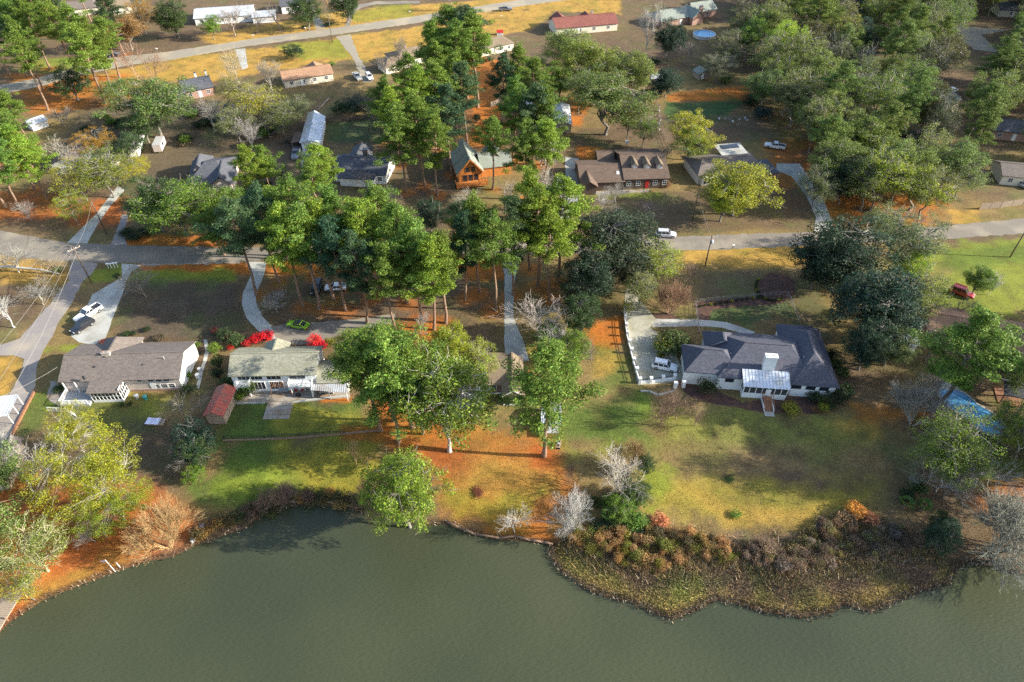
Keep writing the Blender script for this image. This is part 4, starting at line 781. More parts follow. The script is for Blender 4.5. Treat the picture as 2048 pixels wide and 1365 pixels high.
# trees just beyond the frame that the light and the place ask for
for i in range(11): TB(('pine', 'oak')[i % 2], 2075+(i*53) % 230, 872+(i*37) % 85, 24 if i % 2 == 0 else 18, 6.2, (K_pine, K_olive)[i % 2], 'tall tree in the shelter belt beyond the pool yard', 'tree', 'tree', 'shelter belt beyond the pool yard')
for i in range(6): TB(('pine', 'oak')[i % 2], 2150+(i*47) % 200, 655+(i*41) % 110, 22 if i % 2 == 0 else 16, 6.0, (K_pine, K_olive)[i % 2], 'tall tree in the belt behind the brown roofed house', 'tree', 'tree', 'belt behind the brown roofed house')
for kind, px, py, h, r, c, lab in [('pine', 2190, 700, 24, 5, K_pine, 'tall pine beside the brown roofed house'), ('oak', 2130, 980, 17, 7, K_olive, 'olive oak on the bank beyond the pool'), ('pine', 2240, 1010, 25, 5, K_pine, 'tall pine on the bank beyond the pool'), ('oak', 2130, 900, 16, 6, K_oakg, 'green oak behind the pool yard'), ('pine', 2200, 860, 25, 5.5, K_pine, 'tall pine behind the pool yard'), ('pine', 2110, 800, 23, 5, K_pine, 'tall pine by the dark gazebo'), ('oak', 2300, 930, 16, 6.5, K_olive, 'olive oak beyond the pool yard'), ('oak', -60, 600, 14, 5.5, K_olive, 'olive oak across the lane'), ('pine', -90, 1000, 23, 5, K_pine, 'tall pine beyond the dark shed')]:
    TB(kind, px, py, h, r, c, lab, 'tree' if kind == 'oak' else 'pine tree', kind+'_tree')

# ------------------------------------------------------------------ buildings
class House:
    """frame whose x runs along the front eave from photo pixel a to b (both at height ze)"""
    def __init__(s, name, label, a, b, ze, cat='house', group=None, foot=0.0):
        A, Bp = GZ(*a, ze), GZ(*b, ze); s.rz = math.atan2(Bp.y-A.y, Bp.x-A.x); s.O = Vector((A.x, A.y, 0)); s.L = (Bp-A).to_2d().length; s.ze = ze
        s.o = thing(name, label, cat, (A.x, A.y, foot), s.rz, group); s.W = MB(); s.Rf = MB(); s.T = MB()
    def lp(s, px, py, z=0.0):
        d = GZ(px, py, z)-s.O; c, n = math.cos(s.rz), math.sin(s.rz); return Vector((d.x*c+d.y*n, -d.x*n+d.y*c, z))
    def block(s, x0, x1, y0, y1, ze, zr, hl=0, hr=0, oh=.4, axis='x', ridge=.5, th=.16, z0=-.2, wall=True, W=None, Rf=None):
        W = W or s.W; Rf = Rf or s.Rf
        sw = (lambda p: (p[1], p[0], p[2])) if axis == 'y' else (lambda p: p)
        if axis == 'y': x0, x1, y0, y1 = y0, y1, x0, x1
        yr = y0+(y1-y0)*ridge; T = [(x0, y0, ze), (x1, y0, ze), (x1, y1, ze), (x0, y1, ze), (x0+hl, yr, zr), (x1-hr, yr, zr)]
        n = len(Rf.v); Rf.v += [sw(p) for p in T]+[sw((p[0], p[1], p[2]-th)) for p in T]
        fs = [(0, 1, 5, 4), (2, 3, 4, 5), (1, 2, 5), (3, 0, 4)]
        if hl == 0: fs.remove((3, 0, 4))
        if hr == 0: fs.remove((1, 2, 5))
        rim = [(0, 1), (2, 3)]+([(1, 2)] if hr else [(1, 5), (5, 2)])+([(3, 0)] if hl else [(3, 4), (4, 0)])
        for f in fs: Rf.f.append(tuple(n+i for i in f)); Rf.f.append(tuple(n+6+i for i in f[::-1]))
        for a, b in rim: Rf.f.append((n+a, n+6+a, n+6+b, n+b))
        if wall:
            a0, a1, b0, b1 = x0+oh, x1-oh, y0+oh, y1-oh; zt = ze-th
            sl0 = (zr-ze)/max(.1, yr-y0); sl1 = (zr-ze)/max(.1, y1-yr); t0, t1 = zt+sl0*oh*.9, zt+sl1*oh*.9
            for (xa, hip) in ((a0, hl), (a1, hr)):
                pts = [(xa, b0, z0), (xa, b1, z0), (xa, b1, t1), (xa, b0, t0)]
                if not hip: pts = [(xa, b0, z0), (xa, b1, z0), (xa, b1, t1), (xa, yr, zr-th-.02), (xa, b0, t0)]
                W.poly([sw(p) for p in pts])
            W.poly([sw(p) for p in ((a0, b0, z0), (a1, b0, z0), (a1, b0, t0), (a0, b0, t0))]); W.poly([sw(p) for p in ((a0, b1, z0), (a1, b1, z0), (a1, b1, t1), (a0, b1, t1))])
        # ridge cap
        Rf.bar(sw((x0+hl-.02, yr, zr+.02)), sw((x1-hr+.02, yr, zr+.02)), .30, .06)
        return s
    def win(s, x, y, z, w, h, ang=-90, nx=2, ny=1, frame=None, glass=None, name='window', off=.02):
        a = math.radians(ang); n = Vector((math.cos(a), math.sin(a), 0)); t = Vector((-n.y, n.x, 0)); u = Vector((0, 0, 1)); c = Vector((x, y, z))+n*off; f = MB(); e = .07
        for k in (-1, 1):
            f.obox(c+t*k*(w/2), t*e/2, n*.06, u*(h/2+e)); f.obox(c+u*k*(h/2), t*(w/2), n*.055, u*e/2)
        for i in range(1, nx): f.obox(c+t*(w*i/nx-w/2), t*.025, n*.05, u*h/2)
        for i in range(1, ny): f.obox(c+u*(h*i/ny-h/2), t*w/2, n*.045, u*.025)
        o = f.part(name, frame or M_white, s.o); MB().obox(c, t*(w/2-.01), n*.02, u*(h/2-.01)).part('pane', glass or M_glass, o); return o
    def door(s, x, y, z, ang=-90, w=.95, h=2.05, mat=None):
        a = math.radians(ang); n = Vector((math.cos(a), math.sin(a), 0)); t = Vector((-n.y, n.x, 0)); u = Vector((0, 0, 1)); c = Vector((x, y, z+h/2))+n*.03
        o = MB().obox(c, t*w/2, n*.04, u*h/2).part('door', mat or M_white, s.o); MB().obox(c+t*w*.38+n*.06, t*.03, n*.03, u*.08).part('handle', M_bright, o); return o
    def chimney(s, x, y, z0, z1, w=.9, d=.7, mat=None, cap=None):
        m = MB().box(x-w/2, x+w/2, y-d/2, y+d/2, z0, z1); o = m.part('chimney', mat or M_brick, s.o)
        MB().box(x-w/2-.08, x+w/2+.08, y-d/2-.08, y+d/2+.08, z1, z1+.12).part('cap', cap or M_grey, o)
        for k in (-1, 1): MB().lathe([(.13, z1+.12), (.11, z1+.42)], 8, (x+k*w*.24, y)).part('flue', cap or M_dark, o)
        return o
    def vent(s, x, y, z, h=.5): MB().lathe([(.07, z-.2), (.07, z+h)], 7, (x, y)).part('vent_pipe', M_bright, s.o)
    def done(s, wm, rm, fascia=True):
        s.W.part('wall', wm, s.o); r = s.Rf.part('roof', rm, s.o)
        if s.T.v: s.T.part('trim', M_white, s.o)
        return s
def ribbed(mb, p00, p10, p11, p01, n, th=.05, rib=.05):
    """metal roof sheet with standing ribs running from edge p00-p10 to edge p01-p11"""
    P = [Vector(p) for p in (p00, p10, p11, p01)]; nn = (P[1]-P[0]).cross(P[3]-P[0]).normalized()
    if nn.z < 0: nn = -nn
    mb.poly(P); mb.poly([p-nn*th for p in P][::-1])
    for i in range(4): a, b = P[i], P[(i+1) % 4]; mb.poly([a, a-nn*th, b-nn*th, b])
    for i in range(n+1):
        a = P[0].lerp(P[1], i/n)+nn*rib*.5; b = P[3].lerp(P[2], i/n)+nn*rib*.5; mb.bar(a, b, .06, rib)
def railing(parent, pts, z, h=1.0, mat=None, gap=.16, name='railing'):
    m = MB()
    for a, b in zip(pts[:-1], pts[1:]):
        a, b = Vector((*a, z)), Vector((*b, z)); L = (b-a).length; n = max(1, int(L/gap)); u = Vector((0, 0, 1))
        m.bar(a+u*h, b+u*h, .09, .07); m.bar(a+u*.12, b+u*.12, .05)
        for i in range(n+1): p = a.lerp(b, i/n); m.bar(p, p+u*h, .10 if i % 10 == 0 else .035)
    return m.part(name, mat or M_white, parent)

# --- grey ranch house (left)
h = House('house', 'long ranch house with grey brown shingle roof and white gable', (115, 765), (358, 758), 3.3); L = h.L
yr = h.lp(245, 715, 5.5).y; yb = h.lp(268, 686, 3.3).y
h.block(0, L+.1, 0, yb, 3.3, 5.6, ridge=.47)
a = h.lp(205, 690, 3.3); b = h.lp(280, 690, 3.3); h.block(a.x, b.x, yb*.4, yb+1.6, 3.3, 5.5, axis='y', hl=0, hr=2.2)
c0 = h.lp(179, 764, 3.3).x; c1 = h.lp(246, 761, 3.3).x
h.Rf.obox(((c0+c1)/2, -1.15, 2.96), ((c1-c0)/2, 0, 0), (0, 1.35, .33), (0, 0, .07))
# sunroom under the roof extension
sm = MB(); g = MB(); y0, y1 = -2.2, .4; x0, x1 = c0+.4, c1-.2
sm.box(x0, x1, y0, y0+.1, 0, .65); sm.box(x0, x1, y0-.01, y0+.11, 2.45, 2.72); sm.box(x1-.1, x1, y0+.1, y1, 0, .5); sm.box(x1-.11, x1+.01, y0+.1, y1, 2.5, 3.1)
sun_o = None
for i in range(9): xx = x0+(x1-x0)*i/8; sm.box(xx-.05, xx+.05, y0-.02, y0+.12, .6, 2.6)
for i in range(5): yy = y0+.1+(y1-y0-.1)*i/4; sm.box(x1-.12, x1+.02, yy-.05, yy+.05, .4, 2.8)
sm.box(x0, x1, y0-.015, y0+.115, 1.5, 1.57); sm.box(x1-.115, x1+.015, y0+.05, y1, 1.5, 1.57)
so = sm.part('sunroom', M_white, h.o)
for i in range(8):
    xa = x0+(x1-x0)*i/8; MB().box(xa+.06, xa+(x1-x0)/8-.06, y0+.03, y0+.06, .66, 2.45).part('pane', M_glass, so)
for i in range(4):
    ya = y0+.1+(y1-y0-.1)*i/4; MB().box(x1-.07, x1-.04, ya+.06, ya+(y1-y0-.1)/4-.06, .5, 2.5).part('pane', M_glass, so)
# recessed porch with white rails, deck and steps
p0 = h.lp(118, 800, 0); MB().box(.6, c0, -3.1, .35, .0, .55).part('deck', M_grey, h.o)
railing(h.o, [(.7, .2), (.7, -3.0), (c0-.2, -3.0)], .55, 1.0); railing(h.o, [(-1.2, -4.0), (2.4, -4.4), (4.4, -5.6)], .0, 1.0)
MB().box(.9, c0, .41, .47, .55, 3.0).part('porch_wall', M_white, h.o)
for q in (.75, c0*.5, c0-.1): MB().box(q-.08, q+.08, -.1, .08, .55, 3.15).part('post', M_white, h.o)
for x in (L-5.4, L-4.0, L-2.6): h.win(x+.5, .4, 1.2, 1.2, 1.0, nx=1, ny=2)
for x in (L-6.0, L-4.6, L-3.2): h.win(x+.6, .4, 2.65, 1.2, .5, nx=1)
h.win(c1+2.6, .4, 2.65, 1.0, .4, nx=1); h.door(c1+4.6, .4, .1)
MB().box(c1+.3, L-.4, .30, .39, 0, .55).part('brick_base', M_brick, h.o)
h.chimney(h.lp(220, 705, 5).x, yr+.9, 4.6, 5.95, 1.5, .6, M_cream, M_brick)
for px, py in ((190, 735), (286, 731), (167, 755)): p = h.lp(px, py, 4.4); MB().box(p.x-.15, p.x+.15, p.y-.15, p.y+.15, 3.9, 4.65).part('roof_vent', M_dark, h.o)
p = h.lp(328, 717, 5.2); h.vent(p.x, p.y, 5.0, .7)
MB().lathe([(.42, 0), (.42, .8), (.36, .86)], 12, (L+1.4, 3.6)).part('heat_pump', M_white, h.o); MB().lathe([(.4, 0), (.4, .8), (.34, .86)], 12, (L+1.3, 5.2)).part('heat_pump', M_bright, h.o)
w2 = MB().poly([(L-.28, .4, -.2), (L-.28, yb-.4, -.2), (L-.28, yb-.4, 3.3), (L-.28, yb*.47, 5.36), (L-.28, .4, 3.3)]); w2.part('gable_wall', M_white, h.o)
h.done(M_beige, M_rGrey)

# --- olive roofed two storey house
h = House('house', 'two storey white house with olive grey roof and wide lake windows', (455, 754), (633, 750), 4.4); L = h.L; yb = h.lp(560, 694, 4.4).y
h.block(0, L, 0, yb, 4.4, 6.5, ridge=.5)
a = h.lp(530, 692, 4.4).x; b = h.lp(580, 690, 4.4).x; h.block(a, b, yb*.55, yb+1.2, 4.4, 5.6, axis='y')
xw = h.lp(698, 757, 2.8).x; h.block(L-.3, xw, -.6, yb*.72, 2.8, 4.3, ridge=.5)
for i, (x, w) in enumerate([(2.6, 2.2), (4.9, 2.1), (8.0, 2.6), (12.2, 3.0)]):
    h.win(x, .4, 3.55, w, .85, nx=3 if w < 3 else 2); h.win(x+.1, .4, 1.55, w*.95, 1.9, nx=3, ny=1, frame=M_wood if i == 0 else M_white)
bx = L-5.2; MB().box(bx, bx+4.2, -1.1, .38, 2.35, 2.5).part('balcony', M_white, h.o); railing(h.o, [(bx, .3), (bx, -1.05), (bx+4.2, -1.05), (bx+4.2, .3)], 2.5, .9, name='balcony_rail')
MB().box(1.1, 3.6, -.9, .38, 2.35, 2.48).part('balcony', M_white, h.o); railing(h.o, [(1.1, .3), (1.1, -.85), (3.6, -.85), (3.6, .3)], 2.48, .9, name='balcony_rail')
for x in (1.3, 3.4, bx+.2, bx+4.0): MB().box(x-.08, x+.08, -.9, -.74, 0, 2.35).part('post', M_white, h.o)
am = MB(); P = [h.lp(625, 760, 2.75), h.lp(695, 760, 2.75), h.lp(692, 786, 2.25), h.lp(622, 781, 2.25)]; ribbed(am, P[0], P[1], P[2], P[3], 16); am.part('patio_cover', M_metal2, h.o)
for q in (P[2], P[3], P[2].lerp(P[3], .5)): MB().box(q.x-.06, q.x+.06, q.y+.1, q.y+.22, 0, q.z-.08).part('post', M_white, h.o)
MB().box(L-.35, L-.3, .6, yb-.6, 2.4, 4.3).part('gable_wall', M_white, h.o)
for i in range(5): h.win(L+.8+i*.9, -.2, 1.5, .8, 1.2, nx=1)
h.done(M_white, M_rOliv)
hx = h
# things on that patio
def local_thing(H, name, label, cat, x, y, rz=0, group=None):
    c, n = math.cos(H.rz), math.sin(H.rz); return thing(name, label, cat, (H.O.x+x*c-y*n, H.O.y+x*n+y*c, 0), H.rz+rz, group)
q = hx.lp(568, 785, 0); t = local_thing(hx, 'pergola', 'rusty open pergola frame with hanging seat on the patio', 'pergola', q.x, q.y)
for sx in (-1.7, 1.7):
    for sy in (-1.1, 1.1): MB().bar((sx*1.15, sy*1.2, 0), (sx, sy*.6, 2.3), .09).part('post', M_deck, t)
for sy in (-.7, .7): MB().bar((-2, sy, 2.33), (2, sy, 2.33), .09).part('beam', M_deck, t)
for i in range(9): MB().box(-1.8+i*.45-.03, -1.8+i*.45+.03, -1, 1, 2.38, 2.44).part('slat', M_deck, t)
MB().box(-.9, .9, -.3, .3, .5, .58).box(-.9, .9, .28, .34, .5, 1.0).part('seat', M_grey, t)
q = hx.lp(558, 818, 0); t = local_thing(hx, 'stone_terrace', 'tan stone slab steps leading from the patio to the lawn', 'terrace', q.x, q.y)
for i in range(4): MB().box(-2.3, 2.3, 1.5-i*1.0-.96, 1.5-i*1.0, -.1, .24-i*.05).part('slab', M_concd, t)
q = hx.lp(510, 807, 0); t = local_thing(hx, 'retaining_wall', 'low pale stone edging wall below the patio', 'wall', 0, 0); m = MB()
pp = [hx.lp(*p) for p in ((470, 808), (530, 807))]; m2 = [hx.lp(*p) for p in ((585, 806), (640, 799), (698, 793))]
m.bar(pp[0]+Vector((0, 0, .12)), pp[1]+Vector((0, 0, .12)), .35, .3); [m.bar(m2[i]+Vector((0, 0, .12)), m2[i+1]+Vector((0, 0, .12)), .35, .3) for i in (0, 1)]; m.part('stone_course', M_conc, t)
def patio_chair(H, px, py, col, label, rz):
    q = H.lp(px, py, 0); t = local_thing(H, 'patio_chair', label, 'chair', q.x, q.y, rz)
    MB().box(-.3, .3, -.3, .3, .36, .44).part('seat', col, t); MB().obox((0, .32, .75), (.3, 0, 0), (0, .03, .0), (0, .08, .34)).part('backrest', col, t)
    for sx in (-.26, .26):
        for sy in (-.26, .26): MB().box(sx-.03, sx+.03, sy-.03, sy+.03, 0, .36).part('leg', M_deck, t)
patio_chair(hx, 593, 783, M_red, 'red patio chair beside the pergola', .5); patio_chair(hx, 606, 782, M_red, 'red patio chair under the balcony', -.4); patio_chair(hx, 616, 781, M_deck, 'brown patio chair next to the metal patio cover', 2); patio_chair(hx, 650, 790, M_dark, 'dark patio chair under the metal patio cover', 1)
q = hx.lp(597, 793, 0); t = local_thing(hx, 'fire_pit', 'round black fire pit on the patio', 'fire pit', q.x, q.y); MB().lathe([(.25, 0), (.45, .25), (.5, .4), (.42, .38), (.2, .25)], 14).part('bowl', M_dark, t); MB().lathe([(.3, 0), (.3, .04)], 12).part('base', M_grey, t)
q = hx.lp(655, 787, 0); t = local_thing(hx, 'patio_table', 'pale oblong table under the metal patio cover', 'table', q.x, q.y); MB().box(-1.3, 1.3, -.5, .5, .7, .78).part('table_top', M_conc, t)
for sx in (-1.1, 1.1): MB().box(sx-.06, sx+.06, -.3, .3, 0, .7).part('leg', M_grey, t)

# --- brown brick house under the trees
h = House('house', 'brown brick house half hidden by the big pale trunked tree', (885, 772), (1005, 770), 2.7); L = h.L; yb = h.lp(950, 706, 2.7).y
h.block(0, L+1, 0, yb, 2.7, 4.9)
a = h.lp(1003, 794, 2.7); b = h.lp(1050, 793, 2.7); ye = h.lp(1040, 716, 2.7).y; h.block(a.x, b.x, a.y, ye, 2.7, 4.2, axis='y')
xm = (a.x+b.x)/2; h.win(xm+.5, a.y+.4, 1.5, 1.0, 1.15, nx=2, ny=2); h.win(L-2.0, .4, 1.6, 1.8, 1.2, nx=4, ny=2); h.win(L-6.5, .4, 1.7, 1.2, 1.2, nx=2, ny=2); h.door(L-4.4, .4, .3)
h.T.bar((a.x, a.y-.02, 2.62), (xm, a.y-.02, 4.12), .06, .2); h.T.bar((b.x, a.y-.02, 2.62), (xm, a.y-.02, 4.12), .06, .2); h.T.box(a.x+.3, b.x-.3, a.y+.32, a.y+.39, -.1, .3); h.T.box(L-4, L, .3, .38, -.1, .25)
q0 = h.lp(924, 790, 0); MB().box(1.2, 7.6, -3.4, .3, .3, .5).part('deck', M_grey, h.o); railing(h.o, [(3.6, .2), (3.6, -1.2), (7.5, -1.2), (7.5, .2)], .5, 1.0)
for p in ((888, 722), (886, 738), (966, 709)): z = h.lp(*p, 4.6); h.chimney(z.x, z.y, 3.0, 5.0, .7, .6, M_white)
h.done(M_brickb, M_rOld)

# --- white house with the hipped slate roof
h = House('house', 'large white house with hipped slate grey roof and white chimney', (1369, 744), (1676, 766), 3.3); L = h.L
def X(px, py, z=3.3): return h.lp(px, py, z)
A = X(1350, 686); B2 = X(1429, 741); yt = X(1480, 688).y
h.block(0, B2.x+5, 0, A.y-.2, 3.3, 5.9, hl=3.6, hr=3.6, axis='x')
m0 = X(1435, 755); yn = X(1530, 668).y
h.block(m0.x, L-4.0, m0.y, yn-.2, 3.3, 6.6, hl=5.2, hr=4, axis='x')
e0 = X(1584, 771); h.block(e0.x, L, e0.y+.2, X(1600, 655).y, 3.3, 6.7, axis='y', hl=5.2, hr=5)
n0 = X(1404, 660); n1 = X(1474, 668); h.block(n0.x, n1.x, yn-5, n0.y-.3, 3.3, 5.4, axis='y', hl=0, hr=2.4)
n0 = X(1553, 648); n1 = X(1630, 676); h.block(n0.x, L-1.2, yn-5, n0.y, 3.3, 5.4, axis='y', hl=0, hr=2.8)
sl = 3.3/((yn-.2-m0.y)/2); xl, xr = X(1489, 782, 3.1).x, X(1579, 772, 3.1).x; yf = (X(1491, 782, 3.1).y+X(1578, 772, 3.1).y)/2; y2 = m0.y+1.7; z2 = 3.3+sl*1.7+.12
ch = X(1533, 740, 4.2); h.chimney(ch.x+.2, y2+.55, 2.0, 7.4, 2.1, 1.0, M_white, M_white)
P = [Vector((xl, y2, z2)), Vector((xr, y2, z2)), Vector((xr, yf, 3.1)), Vector((xl, yf, 3.1))]; pm = MB(); ribbed(pm, P[0], P[1], P[2], P[3], 14); pm.part('porch_roof', M_metal, h.o)
x0, x1, ya, yb = P[3].x+.25, P[2].x-.2, P[3].y+.35, m0.y+.4; xm = X(1534, 790, 1).x
pw = MB().box(x0, x1, ya, ya+.12, -.2, 1.25).box(x0, x0+.12, ya+.12, yb, -.2, 1.25).box(x1-.12, x1, ya+.12, yb, -.2, 1.25)
for i in range(8): xx = x0+(x1-x0)*i/7; pw.box(xx-.06, xx+.06, ya-.01, ya+.13, 1.2, 2.95)
for i in range(3): yy = ya+(yb-ya)*i/2; pw.box(x0-.01, x0+.13, yy-.05, yy+.05, 1.2, 3.1)
pw.box(x0, x1, ya-.015, ya+.135, 2.85, 3.02); po = pw.part('screen_porch', M_white, h.o)
MB().box(x0+.03, x1-.03, ya+.04, ya+.07, 1.25, 2.85).part('screen', M_screen, po); MB().box(x0+.04, x0+.07, ya+.1, yb, 1.25, 2.95).part('screen', M_screen, po); MB().box(x1-.07, x1-.04, ya+.1, yb, 1.25, 2.95).part('screen', M_screen, po); MB().box(x0+.1, x1-.1, ya+.1, yb, 1.0, 1.1).part('porch_floor', M_deck, po)
h.door(xm, ya-.02, 1.0, h=1.5, mat=M_white)
st = MB()
for i in range(8): MB().box(xm-.75, xm+.75, ya-.30-(i+1)*.36, ya-.30-i*.36+.02, 1.0-(i+1)*.13, 1.06-(i+1)*.13+.05).part('step', M_deck, h.o)
st.box(xm-.9, xm-.78, ya-3.2, ya, -.1, .5).box(xm+.78, xm+.9, ya-3.2, ya, -.1, .5); st.part('stair_side', M_white, h.o)
for sx in (-.84, .84): MB().bar((xm+sx, ya-.1, 2.0), (xm+sx, ya-3.1, 1.0), .08).bar((xm+sx, ya-.1, 1.0), (xm+sx, ya-.1, 2.0), .09).bar((xm+sx, ya-3.1, 0), (xm+sx, ya-3.1, 1.0), .09).bar((xm+sx, ya-1.6, .5), (xm+sx, ya-1.6, 1.5), .06).part('handrail', M_deck, h.o)
MB().box(xm-.85, xm+.85, ya-4.3, ya-3.25, -.1, .08).part('landing', M_conc, h.o)
w = X(1458, 759, 2.2); h.win(w.x, m0.y+.4, 2.4, 1.5, .85, nx=2, frame=M_dark)
for px in (1592, 1620, 1646): w = X(px, 775, 2.2); h.win(w.x, e0.y+.6, 2.4, 1.6, .85, nx=2, frame=M_dark)
h.win(m0.x+6.2, m0.y+.4, .8, .5, .25, nx=1); h.win(e0.x+1.6, e0.y+.6, .6, .4, .2, nx=1)
MB().box(-.0, B2.x-.35, .30, .39, -.2, 3.1).part('garage_wall', M_white, h.o)
for px, py, z in ((1431, 723, 4), (1460, 712, 4.4), (1606, 719, 5.0)): p = X(px, py, z); h.vent(p.x, p.y, z, .7)
h.done(M_white, M_rBlue)
HW = h
# white pillar wall round the drive
t = thing('boundary_wall', 'low white wall with square pillars round the stained driveway', 'wall'); base = [GT(*p) for p in ((1249, 626), (1250, 641), (1252, 657), (1254, 673), (1258, 690), (1262, 707), (1267, 727), (1273, 746), (1279, 767), (1301, 766), (1325, 763), (1348, 760))]
for i, p in enumerate(base):
    MB().box(p.x-.24, p.x+.24, p.y-.24, p.y+.24, -.3, 1.35).box(p.x-.30, p.x+.30, p.y-.30, p.y+.30, 1.35, 1.47).part('pillar', M_white, t)
    if i: a = base[i-1]; d = (p-a).normalized()*.25; MB().bar(a+d+Vector((0, 0, .2)), p-d+Vector((0, 0, .2)), .25, .75).part('wall_panel', M_white, t); MB().bar(a+d+Vector((0, 0, 1.0)), p-d+Vector((0, 0, 1.0)), .06, .06).bar(a+d+Vector((0, 0, 1.2)), p-d+Vector((0, 0, 1.2)), .06, .06).part('rail', M_dark, t)
t = thing('gate_pillars', 'pair of white gate pillars with steps by the mulch bed', 'pillar')
for px, py in ((1350, 776), (1366, 774)): p = GT(px, py); MB().box(p.x-.3, p.x+.3, p.y-.3, p.y+.3, -.2, 1.3).box(p.x-.36, p.x+.36, p.y-.36, p.y+.36, 1.3, 1.42).part('pillar', M_white, t)
a, b = GT(1352, 772), GT(1365, 770)
for i in range(3): MB().box(a.x+.2, b.x-.1, a.y-.2+i*.45, a.y+.24+i*.45, -.1, .05+i*.12).part('step', M_deck, t)
t = thing('stone_border', 'low white stone border of the bed below the pillar wall', 'border'); pp = [GT(*p) for p in ((1280, 783), (1298, 784), (1316, 791), (1335, 787), (1348, 783))]
for a, b in zip(pp[:-1], pp[1:]): d = (b-a)*.03; MB().bar(a+d+Vector((0, 0, .1)), b-d+Vector((0, 0, .1)), .35, .3).part('stone', M_conc, t)

# --- the other houses: (name, label, front eave left px, right px, eave z, depth, ridge z, hip left, hip right, wall, roof, windows)
def simple(label, a, b, ze, depth, zr, hl, hr, wm, rm, nwin=3, name='house', cat='house', axis='x', oh=.4, ex=None, door=True):
    h = House(name, label, a, b, ze, cat); L = h.L; h.block(0, L, 0, depth, ze, zr, hl, hr, oh, axis)
    for i in range(nwin): h.win(L*(i+.7)/(nwin+.4), oh, ze*.55, 1.1, 1.1, nx=2, ny=2)
    if door: h.door(L*.52 if nwin % 2 else L*.36, oh, .1)
    if nwin > 1: h.win(L-oh, depth*.5, ze*.55, 1.0, 1.0, 0, 2, 2)
    if ex: ex(h, L)
    return h.done(wm, rm)
simple('brick house with dark grey roof behind the reddish leafless tree', (366, 186), (428, 174), 2.7, 9.5, 4.9, 0, 0, M_brick, M_rDark, 3, ex=lambda h, L: (h.chimney(L*.6, 7, 3, 5.6, .6, .6, M_white), h.chimney(L*.95, 7.5, 3, 5.4, .5, .5, M_white), h.block(-3.4, .6, -2.0, 4, 2.4, 3.4)))
simple('little gabled grey shed in the hedged yard', (438, 238), (467, 236), 2.3, 10, 3.9, 0, 0, M_grey, M_rDark, 0, 'shed', 'shed', 'y')
simple('long low house with weathered tan roof and round shrubs', (566, 163), (668, 147), 2.6, 9, 4.3, 0, 0, M_cream, M_rTan, 4, ex=lambda h, L: h.block(L*.55, L*.9, 4, 10.2, 2.6, 4.0, axis='y'))
simple('low brown hipped house beside the driveway with two pickups', (795, 126), (868, 109), 2.7, 11, 4.8, 4, 4, M_cream, M_rOld, 3, ex=lambda h, L: (h.block(-5.5, 1.5, -1.5, 6, 2.5, 4.2, 3, 0), h.chimney(L*.45, 6.5, 3, 5.4, .7, .6)))
simple('brown roofed house behind the tall pines of the chalet grove', (962, 100), (1030, 86), 2.7, 9, 4.6, 0, 3, M_cream, M_rOld, 4)
simple('red brown roofed house with two small front gables', (1112, 58), (1238, 47), 2.8, 11, 5.2, 0, 0, M_cream, M_rRed, 4, ex=lambda h, L: (h.block(1, 8, 5.5, 13.5, 2.8, 5.0, axis='y'), h.block(13, 19, 5.5, 12.5, 2.8, 4.6, axis='y'), h.chimney(L*.64, 6.2, 3, 6.2, .9, .7)))
simple('grey green roofed house with brick chimney near the round pool', (1322, 44), (1402, 30), 2.8, 11, 5.2, 3, 0, M_brick, M_rGrn, 3, ex=lambda h, L: (h.chimney(L-.6, -.1, 0, 6.2, 1.5, .9), h.block(L-.5, L+11, 3, 12, 2.8, 5.4), h.block(L-6, L, -2.5, 7, 2.8, 5.4, axis='y'), h.win(L+6, 3.4, 1.6, 1.4, 1.1)))
simple('long white roofed house across the back street', (386, 38), (505, 30), 2.8, 14, 4.4, 0, 0, M_white, M_metal, 5, ex=lambda h, L: h.block(L-.5, L+9, -2.4, 6, 2.5, 3.0))
simple('pale gabled house across the back street behind the narrow orange tree', (560, 14), (628, 8), 3.0, 10, 5.4, 0, 0, M_white, M_rDark, 3)
simple('tan roofed house under the tall pines of the back street', (222, 18), (264, 12), 2.8, 9, 4.8, 0, 0, M_cream, M_rOld, 2)
simple('grey hipped cottage under the tall pines of the back street', (120, 22), (200, 14), 2.8, 9, 4.8, 3, 3, M_cream, M_rGrey, 2)
simple('dark hipped house with two steep roof peaks behind the bright oak', (372, 372), (468, 362), 2.9, 14, 5.6, 4.5, 4.5, M_beige, M_rDark, 3, ex=lambda h, L: (h.block(L*.50, L*.98, -1.6, 8, 2.9, 5.2, axis='y'), h.block(.5, L*.45, 5, 15.5, 2.9, 5.9, axis='y', hr=4), h.win(L*.74, -1.2, 1.6, 1.8, 1.3, nx=3)))
